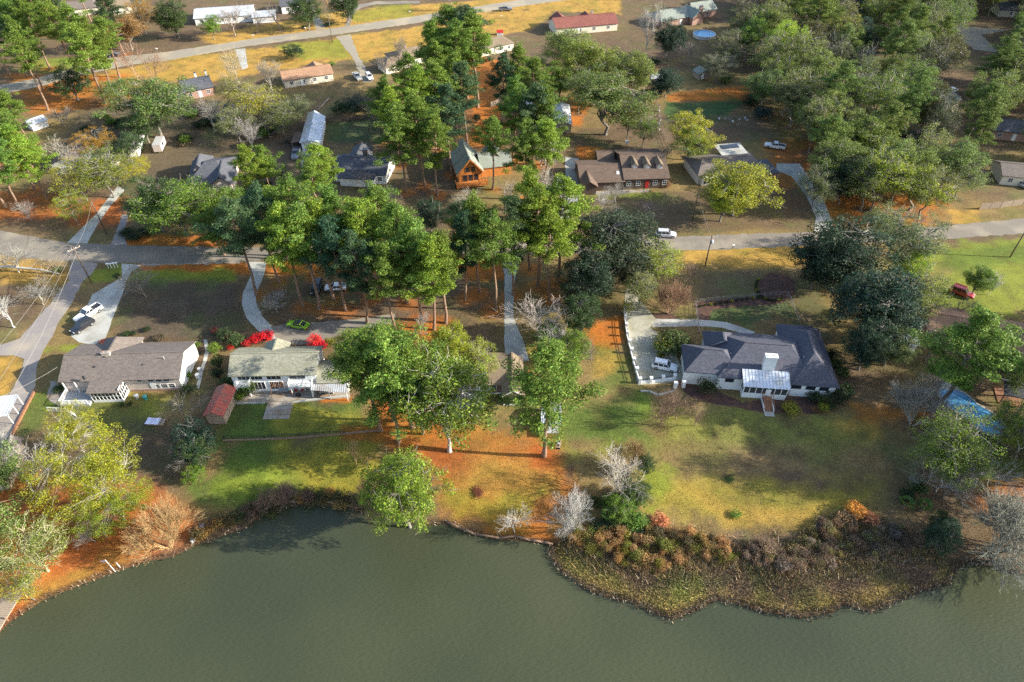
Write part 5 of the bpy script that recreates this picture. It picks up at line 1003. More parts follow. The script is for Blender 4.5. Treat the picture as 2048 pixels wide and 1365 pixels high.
def gar(h, L):
    m = MB(); zr, ze = 4.4, 2.7; P = [h.lp(599, 287, ze), h.lp(616, 281, zr), h.lp(641, 286, ze)]; Q = [h.lp(616, 226, ze), h.lp(629, 221, zr), h.lp(651, 234, ze)]
    ribbed(m, P[0], P[1], Q[1], Q[0], 1); ribbed(m, P[1]+Vector((.02, 0, 0)), P[2], Q[2], Q[1]+Vector((.02, 0, 0)), 1)
    for i in range(12): m.bar(P[0].lerp(Q[0], i/11)+Vector((0, 0, .03)), P[1].lerp(Q[1], i/11)+Vector((0, 0, .03)), .07, .05); m.bar(P[2].lerp(Q[2], i/11)+Vector((0, 0, .03)), P[1].lerp(Q[1], i/11)+Vector((0, 0, .03)), .07, .05)
    m.part('roof', M_metal, h.o); w = MB(); i = Vector((.35, .35, -.12)); j = Vector((-.35, .35, -.12)); a, b, c, d, e, f = P[0]+i, P[1]+Vector((0, .35, -.15)), P[2]+j, Q[0]+Vector((.35, -.3, -.12)), Q[1]+Vector((0, -.3, -.15)), Q[2]+Vector((-.35, -.3, -.12)); g = lambda v: Vector((v.x, v.y, -.1))
    w.poly([g(a), g(c), c, b, a]); w.poly([g(d), g(f), f, e, d]); w.poly([g(a), a, d, g(d)]); w.poly([g(c), c, f, g(f)]); w.part('wall', M_white, h.o)
    dm = MB().obox(((a.x+c.x)/2-.5, a.y-.04, 1.05), (1.4, 0, 0), (0, .04, 0), (0, 0, 1.05)).part('garage_door', M_bright, h.o)
    MB().obox((a.x-1.8, a.y+5, 2.1), (1.6, 0, .12), (0, 3.4, 0), (0, 0, .05)).part('lean_to_roof', M_rBrn, h.o)
    for y in (2, 5, 8): MB().box(a.x-3.2, a.x-3.05, a.y+y, a.y+y+.14, 0, 2.0).part('post', M_wood, h.o)
h = House('garage', 'metal roofed white gabled garage at the end of the long driveway', (599, 287), (641, 286), 2.7, 'garage'); gar(h, h.L)
simple('dark roofed house with slate chimney behind the leafless trees', (664, 346), (772, 352), 2.8, 11, 5.0, 0, 0, M_white, M_rDark, 5, ex=lambda h, L: (h.chimney(L*.5, 7.6, 3, 6.2, 1.2, .9, M_rGrey), h.block(1.5, 7.0, 9, 16, 2.6, 4.0, axis='y'), h.block(2, 12, -2, 3, 2.5, 3.6)))
# orange chalet
h = House('house', 'orange cedar chalet with steep grey green roof and tall gable windows', (915, 352), (968, 346), 2.9); L = h.L
h.block(-.2, L+.2, 0, 12.5, 2.9, 7.2, axis='y', oh=.6); h.block(L-.5, L+8.5, 2.5, 10.5, 2.9, 5.4); h.block(L+2, L+7, 5, 13, 2.9, 5.6, axis='y')
for x in (-1.5, 0, 1.5): h.win(L/2+x, .6, 1.6, 1.3, 1.9, nx=1, frame=M_orange)
for x, hh in ((-.75, 1.5), (.75, 1.5)): h.win(L/2+x, .6, 4.0, 1.25, hh, nx=1, frame=M_orange)
MB().box(-.6, L+.6, -2.4, .55, .5, .65).part('deck', M_orange, h.o); railing(h.o, [(-.6, .4), (-.6, -2.3), (L+.6, -2.3), (L+.6, .4)], .65, .95, M_orange); m = MB()
for s in (0, 1): m.bar((L*s+(-.25 if s == 0 else .25), -.06, 2.75), (L/2, -.06, 7.1), .1, .32)
m.part('barge_board', M_orange, h.o); h.vent(L*.4, 8, 6.2, .8); h.done(M_orange, M_rGrn)
# dormer house
h = House('house', 'dark brown house with three gabled roof dormers', (1248, 360), (1341, 357), 3.0); L = h.L; yb = h.lp(1290, 298, 3.0).y; h.block(0, L, 0, yb, 3.0, 5.9)
g0 = h.lp(1160, 366, 2.6); h.block(g0.x, .4, -.4, yb*.72, 2.6, 4.6); h.block(g0.x, g0.x+4.5, -2.4, 5, 2.5, 4.0, axis='y'); h.block(-5.2, -.4, yb*.6, yb+1.0, 2.6, 4.0)
for px in (1269, 1294, 1319):
    d = h.lp(px, 333, 4.6); dm = MB(); dw = MB(); h.block(d.x-1.0, d.x+1.0, d.y-.6, d.y+3.6, 5.0, 5.9, axis='y', oh=.18, z0=3.6, W=dw, Rf=dm)
    do = dw.part('dormer', M_beige, h.o); dm.part('dormer_roof', M_rOld, do); c = Vector((d.x, d.y-.42, 4.55)); MB().box(c.x-.42, c.x+.42, c.y-.05, c.y+.0, 4.1, 4.95).part('dormer_window', M_white, do); MB().box(c.x-.34, c.x+.34, c.y-.07, c.y-.055, 4.18, 4.87).part('dormer_pane', M_grey, do)
MB().obox((L*.5, yb*.24, 4.55), (.45, 0, 0), (0, .5, .22), (0, -.02, .06)).part('skylight', M_bright, h.o); MB().obox((-1.2, yb*.16, 3.6), (.4, 0, 0), (0, .5, .22), (0, -.02, .06)).part('skylight', M_bright, h.o)
for x in (1.5, 4, 8.5, 11): h.win(min(x, L-1.2), .4, 1.6, 1.1, 1.3, nx=2, ny=2)
h.door(L*.52, .4, .2, mat=M_red); h.vent(L*.3, yb*.8, 4.4); h.vent(L*.45, yb*.85, 4.2); h.done(M_bwood, M_rBrn)
# barn, skylight house, and the rest
def metal_gable(name, label, cat, a, b, ze, depth, zr, wm, mm, ribs=14):
    h = House(name, label, a, b, ze, cat); L = h.L; m = MB(); xm = L/2
    ribbed(m, (0, depth, ze), (0, 0, ze), (xm, 0, zr), (xm, depth, zr), ribs); ribbed(m, (L, depth, ze), (L, 0, ze), (xm+.02, 0, zr), (xm+.02, depth, zr), ribs); m.part('roof', mm, h.o)
    h.W.poly([(.3, .3, -.2), (L-.3, .3, -.2), (L-.3, .3, ze-.1), (xm, .3, zr-.12), (.3, .3, ze-.1)]); h.W.poly([(.3, depth-.3, -.2), (L-.3, depth-.3, -.2), (L-.3, depth-.3, ze-.1), (xm, depth-.3, zr-.12), (.3, depth-.3, ze-.1)]); h.W.box(.3, .36, .3, depth-.3, -.2, ze-.05).box(L-.36, L-.3, .3, depth-.3, -.2, ze-.05); h.W.part('wall', wm, h.o)
    h.door(L*.5, .3, .0, h=min(2, ze-.3), mat=M_wood); return h
metal_gable('barn', 'long narrow barn with white and brown streaked metal roof', 'barn', (1108, 250), (1145, 250), 2.6, 14, 3.6, M_wood, M_metal)
metal_gable('shed', 'shed with rust red roof beside the leafless tree', 'shed', (405, 833), (447, 834), 2.3, 7.0, 3.3, M_wood, M_rRust, 9)
h = House('shed', 'small corrugated metal roofed shed behind the lone tall pine', (1083, 850), (1124, 850), 2.0, 'shed'); L = h.L; m = MB(); ribbed(m, (0, 0, 2.0), (L, 0, 2.0), (L, 3.4, 2.45), (0, 3.4, 2.45), 12); m.part('roof', M_metal, h.o)
m = MB(); m.obox((L*.6, 4.3, 2.35), (L*.42, 0, 0), (0, 1.0, -.3), (0, .02, .05)); m.part('rear_roof', M_rGrn, h.o); MB().box(.8, L-.6, -1.4, .2, 1.4, 1.46).part('front_awning', M_metal2, h.o)
MB().box(.2, L-.2, .3, 5.0, -.2, 1.95).part('wall', M_wood, h.o); h.door(L*.4, .3, -.1, h=1.8, mat=M_wood)
for x in (.9, L-.7): MB().box(x-.05, x+.05, -1.35, -1.25, -.2, 1.4).part('post', M_wood, h.o)
def skyl(h, L):
    MB().box(L*.60, L*.86, 11.6, 13.6, 3.0, 3.9).part('rooflight', M_glass, h.o); MB().obox((L*.72, 11.0, 3.6), (L*.2, 0, 0), (0, 3.4, .1), (0, 0, .1)).part('flat_roof', M_conc, h.o)
    for i in range(5): h.win(2.0+i*1.0, -.6, 1.4, .85, 1.7, nx=1)
    h.W.box(1.2, 7, -.62, .6, -.2, 2.5)
    MB().box(L-.4, L+3.2, -2, 6, 2.45, 2.6).part('carport_roof', M_rDark, h.o)
    for x, y in ((L+3, -1.8), (L+3, 5.8), (L+.2, -1.8)): MB().box(x-.07, x+.07, y-.07, y+.07, 0, 2.45).part('post', M_white, h.o)
simple('low grey house with flat rooflight behind the yellow trees', (1396, 352), (1532, 340), 2.8, 11, 4.4, 3, 3, M_cream, M_rGrey, 2, ex=skyl)
simple('house with pale green sunlit roof under the orange leaved tree', (166, 322), (232, 316), 2.7, 9, 4.3, 0, 0, M_cream, M_rGrn, 2)
simple('grey gabled house with white trim beside the pale green roof', (98, 332), (166, 330), 2.7, 10, 4.8, 0, 0, M_white, M_rGrey, 3, axis='y')
simple('small white shed on the needle covered lot', (60, 252), (96, 240), 2.0, 5, 2.9, 0, 0, M_white, M_metal, 0, 'shed', 'shed')
simple('low house roof among the wooded lot with a white car', (1870, 212), (1925, 200), 2.7, 10, 4.4, 0, 0, M_cream, M_rGrn, 2)
simple('dark roofed house in the far corner of the wooded lot', (1985, 262), (2080, 270), 2.7, 10, 4.6, 0, 0, M_brick, M_rDark, 3)
simple('house with open carport behind the wooden board fence', (2005, 352), (2110, 362), 2.7, 9, 4.4, 0, 0, M_cream, M_rGrey, 3)
simple('brown tan roofed house beside the open green lawn', (1858, 672), (1955, 690), 2.8, 11, 4.6, 0, 0, M_brick, M_rTan, 3, ex=lambda h, L: h.block(L-.6, L+16, -2.5, 10, 2.8, 5.0))
simple('pale roofed small outbuilding beside the dark leafless tree', (1814, 694), (1842, 692), 2.2, 4.5, 3.0, 0, 0, M_white, M_metal, 0, 'outbuilding', 'shed')
simple('faded blue shed roof by the dark evergreen', (1302, 158), (1332, 158), 2.2, 4.5, 3.1, 0, 0, M_wood, M_metal, 0, 'shed', 'shed')
simple('faded wooden shed on the yard of the round pool', (1398, 150), (1424, 146), 2.0, 4.5, 3.2, 0, 0, M_wood, M_rGrn, 0, 'shed', 'shed', 'y')
simple('dark weathered shed at the left lot line', (-30, 968), (10, 962), 2.6, 9, 3.6, 0, 0, M_wood, M_rGrey, 0, 'shed', 'shed', 'y')
simple('dark roofed cottage in the far wooded corner', (2000, 20), (2090, 24), 2.8, 10, 4.8, 0, 0, M_cream, M_rDark, 2)
h = House('gazebo', 'dark roofed open gazebo behind the blue pool', (2008, 790), (2060, 800), 2.4, 'gazebo'); h.block(0, h.L, 0, 4.6, 2.4, 3.6, wall=False); h.Rf.part('roof', M_rDark, h.o)
for x in (.3, h.L-.3):
    for y in (.3, 4.3): MB().box(x-.08, x+.08, y-.08, y+.08, 0, 2.3).part('post', M_deck, h.o)
MB().box(.1, h.L-.1, .1, 4.5, -.05, .12).part('floor', M_deck, h.o)
h = House('carport', 'white metal carport frame beside the lane', (-40, 838), (16, 832), 2.3, 'carport'); ribm = MB(); ribbed(ribm, (0, 0, 2.3), (h.L, 0, 2.3), (h.L, 5, 2.5), (0, 5, 2.5), 10); ribm.part('roof', M_metal, h.o)
for x in (.2, h.L-.2):
    for y in (.2, 2.5, 4.8): MB().box(x-.06, x+.06, y-.06, y+.06, 0, 2.28).part('post', M_white, h.o)

# ------------------------------------------------------------------ vehicles
PAINT_M = {}
def paint(c):
    if c not in PAINT_M: PAINT_M[c] = plain('car_paint', c, .28, spec=.5, var=.03, coat=.8)
    return PAINT_M[c]
def vehicle(kind, a, b, col, label, name='car', cat='car', z=None, extra=None):
    """a = photo pixel of the nose on the ground, b = pixel of the tail; length comes from the kind"""
    A, Bp = GT(*a), GT(*b); rz = math.atan2(A.y-Bp.y, A.x-Bp.x); c = (A+Bp)/2
    t = thing(name, label, cat, (c.x, c.y, c.z+.03 if z is None else z), rz); pm = paint(col)
    dims = {'suv': (4.8, 1.92, 1.78), 'pickup': (5.8, 2.02, 1.86), 'sport': (4.75, 1.92, 1.32), 'sedan': (4.7, 1.82, 1.45), 'van': (5.1, 1.98, 1.9)}[kind]; L, W, H = dims; h2 = L/2; w = W/2; bl = {'suv': 1.05, 'pickup': 1.15, 'sport': .82, 'sedan': .9, 'van': 1.05}[kind]
    hood = bl-(.10 if kind != 'van' else .18)
    # lower body: lofted stations nose -> tail
    st = {'sport': [(h2, .30, .55, .78), (h2-.25, .20, .68, .92), (h2-1.2, .18, hood, .98), (.55, .18, bl, 1), (-1.1, .18, bl+.02, 1), (-h2+.5, .2, bl+.08, .97), (-h2, .36, bl+.0, .84)],
          'pickup': [(h2, .42, .78, .86), (h2-.2, .34, 1.0, .96), (h2-1.25, .32, hood+.05, 1), (.55, .32, bl, 1), (-1.0, .32, bl, 1), (-h2+.1, .36, bl, 1), (-h2, .46, bl-.02, .96)]}.get(kind,
          [(h2, .36, .70, .82), (h2-.2, .27, .86, .94), (h2-1.15, .25, hood+.04, 1), (.5, .25, bl, 1), (-1.2, .25, bl, 1), (-h2+.2, .28, bl, .96), (-h2, .40, bl-.06, .88)])
    V, F = [], []
    for x, zl, zt, k in st:
        ring = [(-.86, zl), (-1, zl+.12), (-1.0, (zl+zt)/2+.05), (-.965, zt-.05), (-.86, zt), (0, zt+.025), (.86, zt), (.965, zt-.05), (1.0, (zl+zt)/2+.05), (1, zl+.12), (.86, zl)]
        V += [(x, y*w*k, z) for y, z in ring]
    n = 11
    for i in range(len(st)-1):
        for k in range(n): F.append((i*n+k, i*n+(k+1) % n, (i+1)*n+(k+1) % n, (i+1)*n+k))
    F += [tuple(range(n-1, -1, -1)), tuple(range((len(st)-1)*n, len(st)*n))]
    m = MB(); m.v, m.f = V, F; body = m.part('body', pm, t, smooth=False)
    # cabin
    cx = {'suv': (1.05, .35, -1.95, -2.3), 'van': (1.5, .75, -2.25, -2.45), 'pickup': (1.05, .35, -.75, -.95), 'sport': (.95, .05, -.85, -1.85), 'sedan': (.95, .2, -1.1, -1.8)}[kind]; rw = .74 if kind == 'sport' else .80; zb = bl-.02
    q = [(cx[0], zb, .90), (cx[1], H-.03, rw), (cx[2], H-.02, rw), (cx[3], zb, .90)]
    m = MB(); P = [(x, s*w*k, z) for x, z, k in q for s in (-1, 1)]; m.v = P
    m.f = [(0, 2, 3, 1), (2, 4, 5, 3), (4, 6, 7, 5), (0, 6, 4, 2), (1, 3, 5, 7), (0, 1, 7, 6)]
    cab = m.part('cabin', pm if not (kind == 'sport') else pm, t)
    def quad_in(name, ids, ins, off):
        p = [Vector(P[i]) for i in ids]; c0 = sum(p, Vector())/4; nn = (p[1]-p[0]).cross(p[2]-p[1]).normalized()
        if nn.dot(c0-Vector((0, 0, 1))) < 0: nn = -nn
        pp = [c0+(v-c0)*ins+nn*off for v in p]; MB().poly(pp).poly([v-nn*.01 for v in pp][::-1]).part(name, M_glass, t)
    quad_in('windshield', (0, 2, 3, 1), .90, .012); quad_in('rear_window', (4, 6, 7, 5), .84, .012)
    if kind == 'sport': quad_in('roof_panel', (2, 4, 5, 3), .93, .012)
    for s in (0, 1):
        bot0, top0, top1, bot1 = [Vector(P[i+s]) for i in (0, 2, 4, 6)]; segs = 3 if kind in ('suv', 'van') else 2; sgn = Vector((0, -1 if s == 0 else 1, 0))
        for i in range(segs):
            f0, f1 = i/segs+.025, (i+1)/segs-.025; B0, B1 = bot0.lerp(bot1, f0), bot0.lerp(bot1, f1); T0, T1 = top0.lerp(top1, f0), top0.lerp(top1, f1)
            pp = [B0.lerp(T0, .12), B1.lerp(T1, .12), B1.lerp(T1, .86), B0.lerp(T0, .86)]; MB().poly([v+sgn*.015 for v in pp]).part('side_window', M_glass, t)
        MB().box(cx[0]-.35, cx[0]-.15, -.1+(w+.08)*(1 if s else -1), .1+(w+.08)*(1 if s else -1), bl-.02, bl+.14).part('mirror', pm, t)
    wx = L*.305; wr = {'pickup': .41, 'suv': .38}.get(kind, .345)
    for x in (wx, -wx):
        for s in (-1, 1):
            yo = s*(w-.09); m = MB().lathe([(wr*.8, yo-.12), (wr, yo-.08), (wr, yo+.08), (wr*.8, yo+.12)], 16, (x, wr), 'y'); wh = m.part('wheel', M_tyre, t); MB().lathe([(wr*.62, yo-.125), (wr*.62, yo+.125)], 12, (x, wr), 'y').part('rim', M_rim, wh)
    for s in (-1, 1):
        MB().box(h2-.20, h2-.03, s*w*.62-.2, s*w*.62+.2, bl-.40, bl-.24).part('headlight', M_lamp, t); MB().box(-h2-.01, -h2+.1, s*w*.72-.12, s*w*.72+.12, bl-.38, bl-.12).part('taillight', M_tail, t)
    MB().box(h2-.06, h2+.03, -w*.8, w*.8, .38, .54).part('bumper', M_dark if kind != 'pickup' else M_bright, t); MB().box(-h2-.03, -h2+.05, -w*.8, w*.8, .42, .58).part('bumper', M_dark if kind != 'pickup' else M_bright, t)
    if kind == 'pickup':
        MB().box(-h2+.12, -1.02, -w*.80, w*.80, bl+.005, bl+.03).part('bed_liner', M_dark, t)
        m = MB()
        for s in (-1, 1): m.box(-h2+.02, -.98, s*w*.92-.07, s*w*.92+.07, bl-.02, bl+.16)
        m.box(-h2+.0, -h2+.12, -w*.9, w*.9, bl-.02, bl+.16); m.part('bed_side', pm, t)
    if kind in ('suv', 'van'):
        for s in (-1, 1): MB().bar((.2, s*w*.68, H+.03), (-1.8, s*w*.68, H+.03), .05).part('roof_rail', M_dark, t)
    if extra: extra(t, L, W, H, pm)
    return t
W_, S_, BK, GN, RD = (.80, .80, .80), (.45, .46, .48), (.012, .012, .018), (.22, .42, .02), (.42, .025, .03)
vehicle('pickup', (158, 645), (200, 619), W_, 'white pickup truck on the ranch house driveway', 'pickup_truck', 'pickup')
vehicle('suv', (150, 668), (184, 646), BK, 'black sport utility car beside the white pickup truck')
vehicle('sport', (578, 650), (616, 657), GN, 'lime green sports car with black roof on the parking court')
vehicle('suv', (1352, 742), (1305, 732), W_, 'white sport utility car on the stained concrete driveway')
vehicle('suv', (1348, 474), (1315, 472), (.60, .62, .66), 'pale silver sport utility car on the street')
vehicle('suv', (1939, 596), (1905, 584), RD, 'red sport utility car with roof rack on the green lawn', extra=lambda t, L, W, H, pm: [MB().box(-1.9+i*.42, -1.84+i*.42, -W*.4, W*.4, H+.06, H+.12).part('rack_bar', M_red, t) for i in range(6)]+[MB().box(-1.95, .35, s*W*.4-.04, s*W*.4+.04, H+.1, H+.18).part('rack_side', M_red, t) for s in (-1, 1)])
vehicle('pickup', (1527, 293), (1570, 300), W_, 'white pickup truck parked by the wooded lot', 'pickup_truck', 'pickup')
vehicle('pickup', (1028, 21), (994, 23), (.10, .10, .11), 'dark pickup truck on the golden verge of the back street', 'pickup_truck', 'pickup')
vehicle('pickup', (722, 165), (708, 150), (.50, .48, .42), 'tan pickup truck on the grass beside the driveway', 'pickup_truck', 'pickup')
vehicle('suv', (745, 166), (733, 150), W_, 'white sport utility car beside the tan pickup truck')
vehicle('pickup', (590, 322), (596, 302), (.16, .17, .20), 'dark grey pickup truck beside the metal garage', 'pickup_truck', 'pickup')
vehicle('suv', (630, 592), (640, 568), BK, 'black car parked under the pines')
vehicle('sedan', (654, 580), (690, 578), W_, 'white car parked under the pines')
vehicle('van', (1119, 385), (1120, 366), W_, 'white van on the dormer house driveway', 'van', 'van')
vehicle('sedan', (1888, 188), (1914, 182), W_, 'white car in front of the low house in the wooded lot')
vehicle('sedan', (2052, 378), (2028, 366), (.4, .4, .42), 'silver car beside the wooden board fence')
vehicle('sedan', (120, 38), (135, 32), BK, 'dark car under the tall pines of the back street')
vehicle('sedan', (236, 112), (222, 114), BK, 'black car on the pale back street')
vehicle('suv', (636, 306), (632, 320), (.55, .55, .57), 'silver car at the garage door')
# trailers and boats
def boxtrailer(a, b, label, w=2.4, hh=2.5, mat=M_white):
    A, B_ = GT(*a), GT(*b); rz = math.atan2(B_.y-A.y, B_.x-A.x); L = (B_-A).length; c = (A+B_)/2; t = thing('trailer', label, 'trailer', c, rz)
    MB().box(-L/2, L/2, -w/2, w/2, .6, .6+hh).part('body', mat, t); MB().box(-L/2-.03, L/2+.03, -w/2-.03, w/2+.03, .6+hh, .68+hh).part('roof', M_bright, t)
    for s in (-1, 1):
        for x in (-.5, .5): m = MB().lathe([(.36, s*w*.46-.1), (.36, s*w*.46+.1)], 12, (x, .36), 'y'); wh = m.part('wheel', M_tyre, t); MB().lathe([(.2, s*w*.46-.11), (.2, s*w*.46+.11)], 10, (x, .36), 'y').part('rim', M_rim, wh)
        MB().box(-L*.2, L*.1, s*(w/2+.01)-.01, s*(w/2+.01)+.01, 1.6, 2.2).part('window', M_glass, t)
    MB().bar((L/2, 0, .5), (L/2+1.2, 0, .45), .1).part('tow_bar', M_dark, t)
boxtrailer((272, 318), (284, 270), 'long white box trailer beside the small yellow tree'); boxtrailer((318, 308), (326, 290), 'short tan box trailer next to the long white trailer', 2.2, 2.0, M_beige)
boxtrailer((1056, 232), (1054, 206), 'white camper trailer between the chalet pines and the barn', 2.5, 2.6)
boxtrailer((1788, 600), (1806, 594), 'white camper half hidden under the olive tree', 2.4, 2.4)

# ------------------------------------------------------------------ pools
def ring_pool(px, py, r, label):
    p = GT(px, py); t = thing('round_pool', label, 'pool', p); MB().lathe([(r, -.05), (r, 1.2), (r+.14, 1.22), (r+.14, 1.28), (r-.12, 1.28), (r-.12, .2), (r-.2, .2)], 40).part('pool_wall', M_bright, t); MB().lathe([(r-.11, .3), (r-.11, 1.05)], 40).part('pool_water', M_pool, t)
    for k in range(14): a = k*math.pi/7; MB().bar((math.cos(a)*(r+.1), math.sin(a)*(r+.1), 0), (math.cos(a)*(r+.1), math.sin(a)*(r+.1), 1.24), .12).part('post', M_white, t)
    MB().bar((-r+.3, r-1.6, .2), (-r+.5, r-1.4, 2.0), .06).bar((-r+.8, r-1.2, .2), (-r+.9, r-1.1, 2.0), .06).part('ladder', M_white, t)
ring_pool(1408, 74, 4.2, 'round raised blue swimming pool in the shaded yard')
c = G(1942, 822, 0); t = thing('swimming_pool', 'figure eight blue swimming pool with pale coping', 'pool', (c[0], c[1], 0)); out = []
for k in range(60):
    a = 2*math.pi*k/60; r = 3.2+1.25*math.cos(2*a); out.append((r*1.02*math.cos(a), r*.98*math.sin(a)))
rot = -math.radians(58); out = [(x*math.cos(rot)-y*math.sin(rot), x*math.sin(rot)*1.15+y*math.cos(rot)*1.15) for x, y in out]; out = [(x*1.18, y*1.18) for x, y in out]
m = MB().prism(out, .02, .10); m.part('pool_water', M_pool, t); cp = MB()
for k in range(60): a, b = Vector((*out[k], .08)), Vector((*out[(k+1) % 60], .08)); cp.bar(a*1.04, b*1.04, .45, .18)
cp.part('coping', M_conc, t); PAVED.append(np.array([(c[0]+x, c[1]+y) for x, y in out])); q = G(1905, 776, 0); MB().box(q[0]-c[0]-1.8, q[0]-c[0]+2.2, q[1]-c[1]-.7, q[1]-c[1]+1.3, .0, .12).part('pool_deck', M_conc, t)

# ------------------------------------------------------------------ poles, wires, mailboxes, fences
def pole(px, py, hgt, label, arms=True, ang=0.0, transf=False, lean=0.0):
    p = GT(px, py); t = thing('utility_pole', label, 'utility pole', p, ang); MB().tube([(0, 0, -.3), (0, 0, hgt*.5), (lean, 0, hgt)], [.17, .15, .11], 8).part('pole_shaft', M_pole, t, True)
    if arms:
        MB().box(-1.3, 1.3, -.07, .07, hgt-.7, hgt-.55).part('crossarm', M_wood, t)
        for x in (-1.2, -.4, .4, 1.2): MB().lathe([(.05, hgt-.55), (.07, hgt-.45), (.04, hgt-.33)], 6, (x, 0)).part('insulator', M_white, t)
    if transf: MB().lathe([(.05, hgt-2.4), (.26, hgt-2.3), (.26, hgt-1.4), (.1, hgt-1.3)], 10, (.38, 0)).part('transformer', M_white, t)
    return Vector((p.x, p.y, p.z+hgt))
P1 = pole(183, 566, 9.6, 'crossarm utility pole at the lane corner', True, .9); P2 = pole(1410, 533, 8.4, 'utility pole with transformer on the golden verge', True, .2, True); P3 = pole(1385, 441, 8.0, 'plain utility pole in the dormer house lawn', False); P4 = pole(665, 84, 10, 'utility pole beside the driveway with two pickups', True); P5 = pole(2020, 515, 10, 'slender pole on the open green lawn', False); P6 = pole(213, 468, 9, 'dark pole under the yellow green trees', False); P7 = pole(1302, 60, 9.5, 'utility pole beside the tall white leafless tree', True)
def wire(a, b, label, sag=.8, r=.022):
    m = MB(); m.tube([a.lerp(b, k/14)-Vector((0, 0, sag*4*(k/14)*(1-k/14))) for k in range(15)], r, 4); tag(m.part('power_line', M_wire), label, 'power line')
wire(P1+Vector((-.7, .6, -.4)), GZ(-60, 760, 8), 'outer overhead wire from the lane corner pole'); wire(P1+Vector((.0, .2, -.4)), GZ(-20, 790, 8), 'middle overhead wire from the lane corner pole'); wire(P1+Vector((.5, -.4, -1.2)), GZ(30, 770, 6), 'thick overhead cable from the lane corner pole', .8, .035)
wire(P1+Vector((.3, .3, -.4)), P6-Vector((0, 0, .3)), 'overhead wire from the lane corner pole across the street'); wire(P2-Vector((0, 0, .4)), P3-Vector((0, 0, .2)), 'overhead wire across the street to the dormer house'); wire(GZ(114, 735, 5), GZ(-40, 810, 6.5), 'service wire to the ranch house gable', .5, .03); wire(P4-Vector((0, 0, .5)), GZ(480, 10, 9), 'overhead wire across the back street', .8)
for i, (px, py) in enumerate([(218, 537), (224, 537), (230, 536), (236, 535)]):
    p = GT(px, py); t = thing('mailbox', 'white mailbox on a white post in the row by the lane corner', 'mailbox', p, .3, 'mailboxes by the lane corner'); MB().box(-.06, .06, -.06, .06, -.1, 1.1).part('post', M_white, t); MB().tube([(-.28, 0, 1.25), (.28, 0, 1.25)], .17, 10).part('box', M_white, t)
for px, py, lab in [(315, 104, 'tan mailbox at the bend of the back street'), (507, 77, 'white mailbox on the far verge of the back street'), (611, 62, 'white mailbox beside the short driveway'), (820, 29, 'white mailbox by the half round driveway'), (1003, 38, 'white mailbox near the dark pickup truck'), (1465, 499, 'white mailbox at the street edge of the golden verge')]:
    p = GT(px, py); t = thing('mailbox', lab, 'mailbox', p); MB().box(-.07, .07, -.07, .07, -.1, 1.0).part('post', M_wood, t); MB().tube([(-.3, 0, 1.15), (.3, 0, 1.15)], .18, 10).part('box', M_white, t)
def fence(label, pts, h, mat, cap=True, gap=.0, name='fence', style='board'):
    t = thing(name, label, 'fence'); W = [GT(*p) for p in pts]; bm = MB()
    for a, b in zip(W[:-1], W[1:]):
        L = (b-a).length; n = max(1, int(L/2.4)); d = (b-a).normalized(); s = Vector((-d.y, d.x, 0))
        for i in range(n+1): p = a.lerp(b, i/n); MB().obox(p+Vector((0, 0, h/2-.1)), d*.05, s*.05, Vector((0, 0, h/2+.12))).part('post', mat, t)
        if style == 'board':
            k = max(1, int(L/.2))
            for i in range(k): p = a.lerp(b, (i+.5)/k); bm.obox(p+Vector((0, 0, h/2)), d*.085, s*(.012+.01*(i % 2)), Vector((0, 0, h/2-.02*R.random())))
        elif style == 'picket':
            k = max(1, int(L/.45))
            for i in range(k): p = a.lerp(b, (i+.5)/k); bm.bar(p, p+Vector((0, 0, h)), .05)
            bm.bar(a+Vector((0, 0, h*.85)), b+Vector((0, 0, h*.85)), .06)
        else:
            for z in (.25, .6, .95): bm.bar(a+Vector((0, 0, h*z)), b+Vector((0, 0, h*z)), .03)
    bm.part('board' if style == 'board' else ('picket' if style == 'picket' else 'rail'), mat, t, kind='stuff')
fence('weathered board fence at the end of the wooded lot', [(1958, 420), (2000, 416), (2045, 410)], 1.8, M_wood); fence('brown board fence behind the dark chimney house', [(650, 248), (700, 243), (760, 238)], 1.7, M_bwood); fence('short pale board fence among the chalet pines', [(982, 215), (1008, 205)], 1.7, M_wood)
fence('long grey yard fence beside the dormer house', [(1342, 306), (1325, 262), (1318, 225), (1312, 205)], 1.2, M_wood, style='rail'); fence('dark picket fence across the striped lawn', [(448, 878), (530, 878), (600, 874), (690, 868)], .9, M_dark, style='picket'); fence('wire fence of the white house front garden', [(1393, 606), (1480, 598), (1575, 590), (1598, 645)], 1.1, M_wire, style='rail'); fence('wire fence beside the front walk of the white house', [(1390, 606), (1398, 668)], 1.1, M_wire, style='rail'); fence('low brown fence of the round pool yard', [(1440, 240), (1500, 236), (1540, 234)], 1.0, M_wood, style='rail')
fence('wooden yard fence near the skylight house', [(1470, 24), (1482, 60)], 1.6, M_wood)
t = thing('garden_edging', 'long brick red timber edging beside the lane', 'edging'); a, b = GT(70, 784), GT(18, 885); d = b-a
for i in range(8): MB().bar(a+d*(i/8+.003)+Vector((0, 0, .18)), a+d*((i+1)/8-.003)+Vector((0, 0, .18)), .35, .42).part('timber', M_deck, t)
t = thing('stone_edging', 'low stone edging below the dark picket fence', 'edging'); pp = [GT(*p) for p in ((446, 882), (520, 880), (590, 877), (650, 872), (760, 862))]
for a, b in zip(pp[:-1], pp[1:]): MB().bar(a.lerp(b, .01)+Vector((0, 0, .1)), a.lerp(b, .99)+Vector((0, 0, .1)), .3, .25).part('stone', M_log, t)
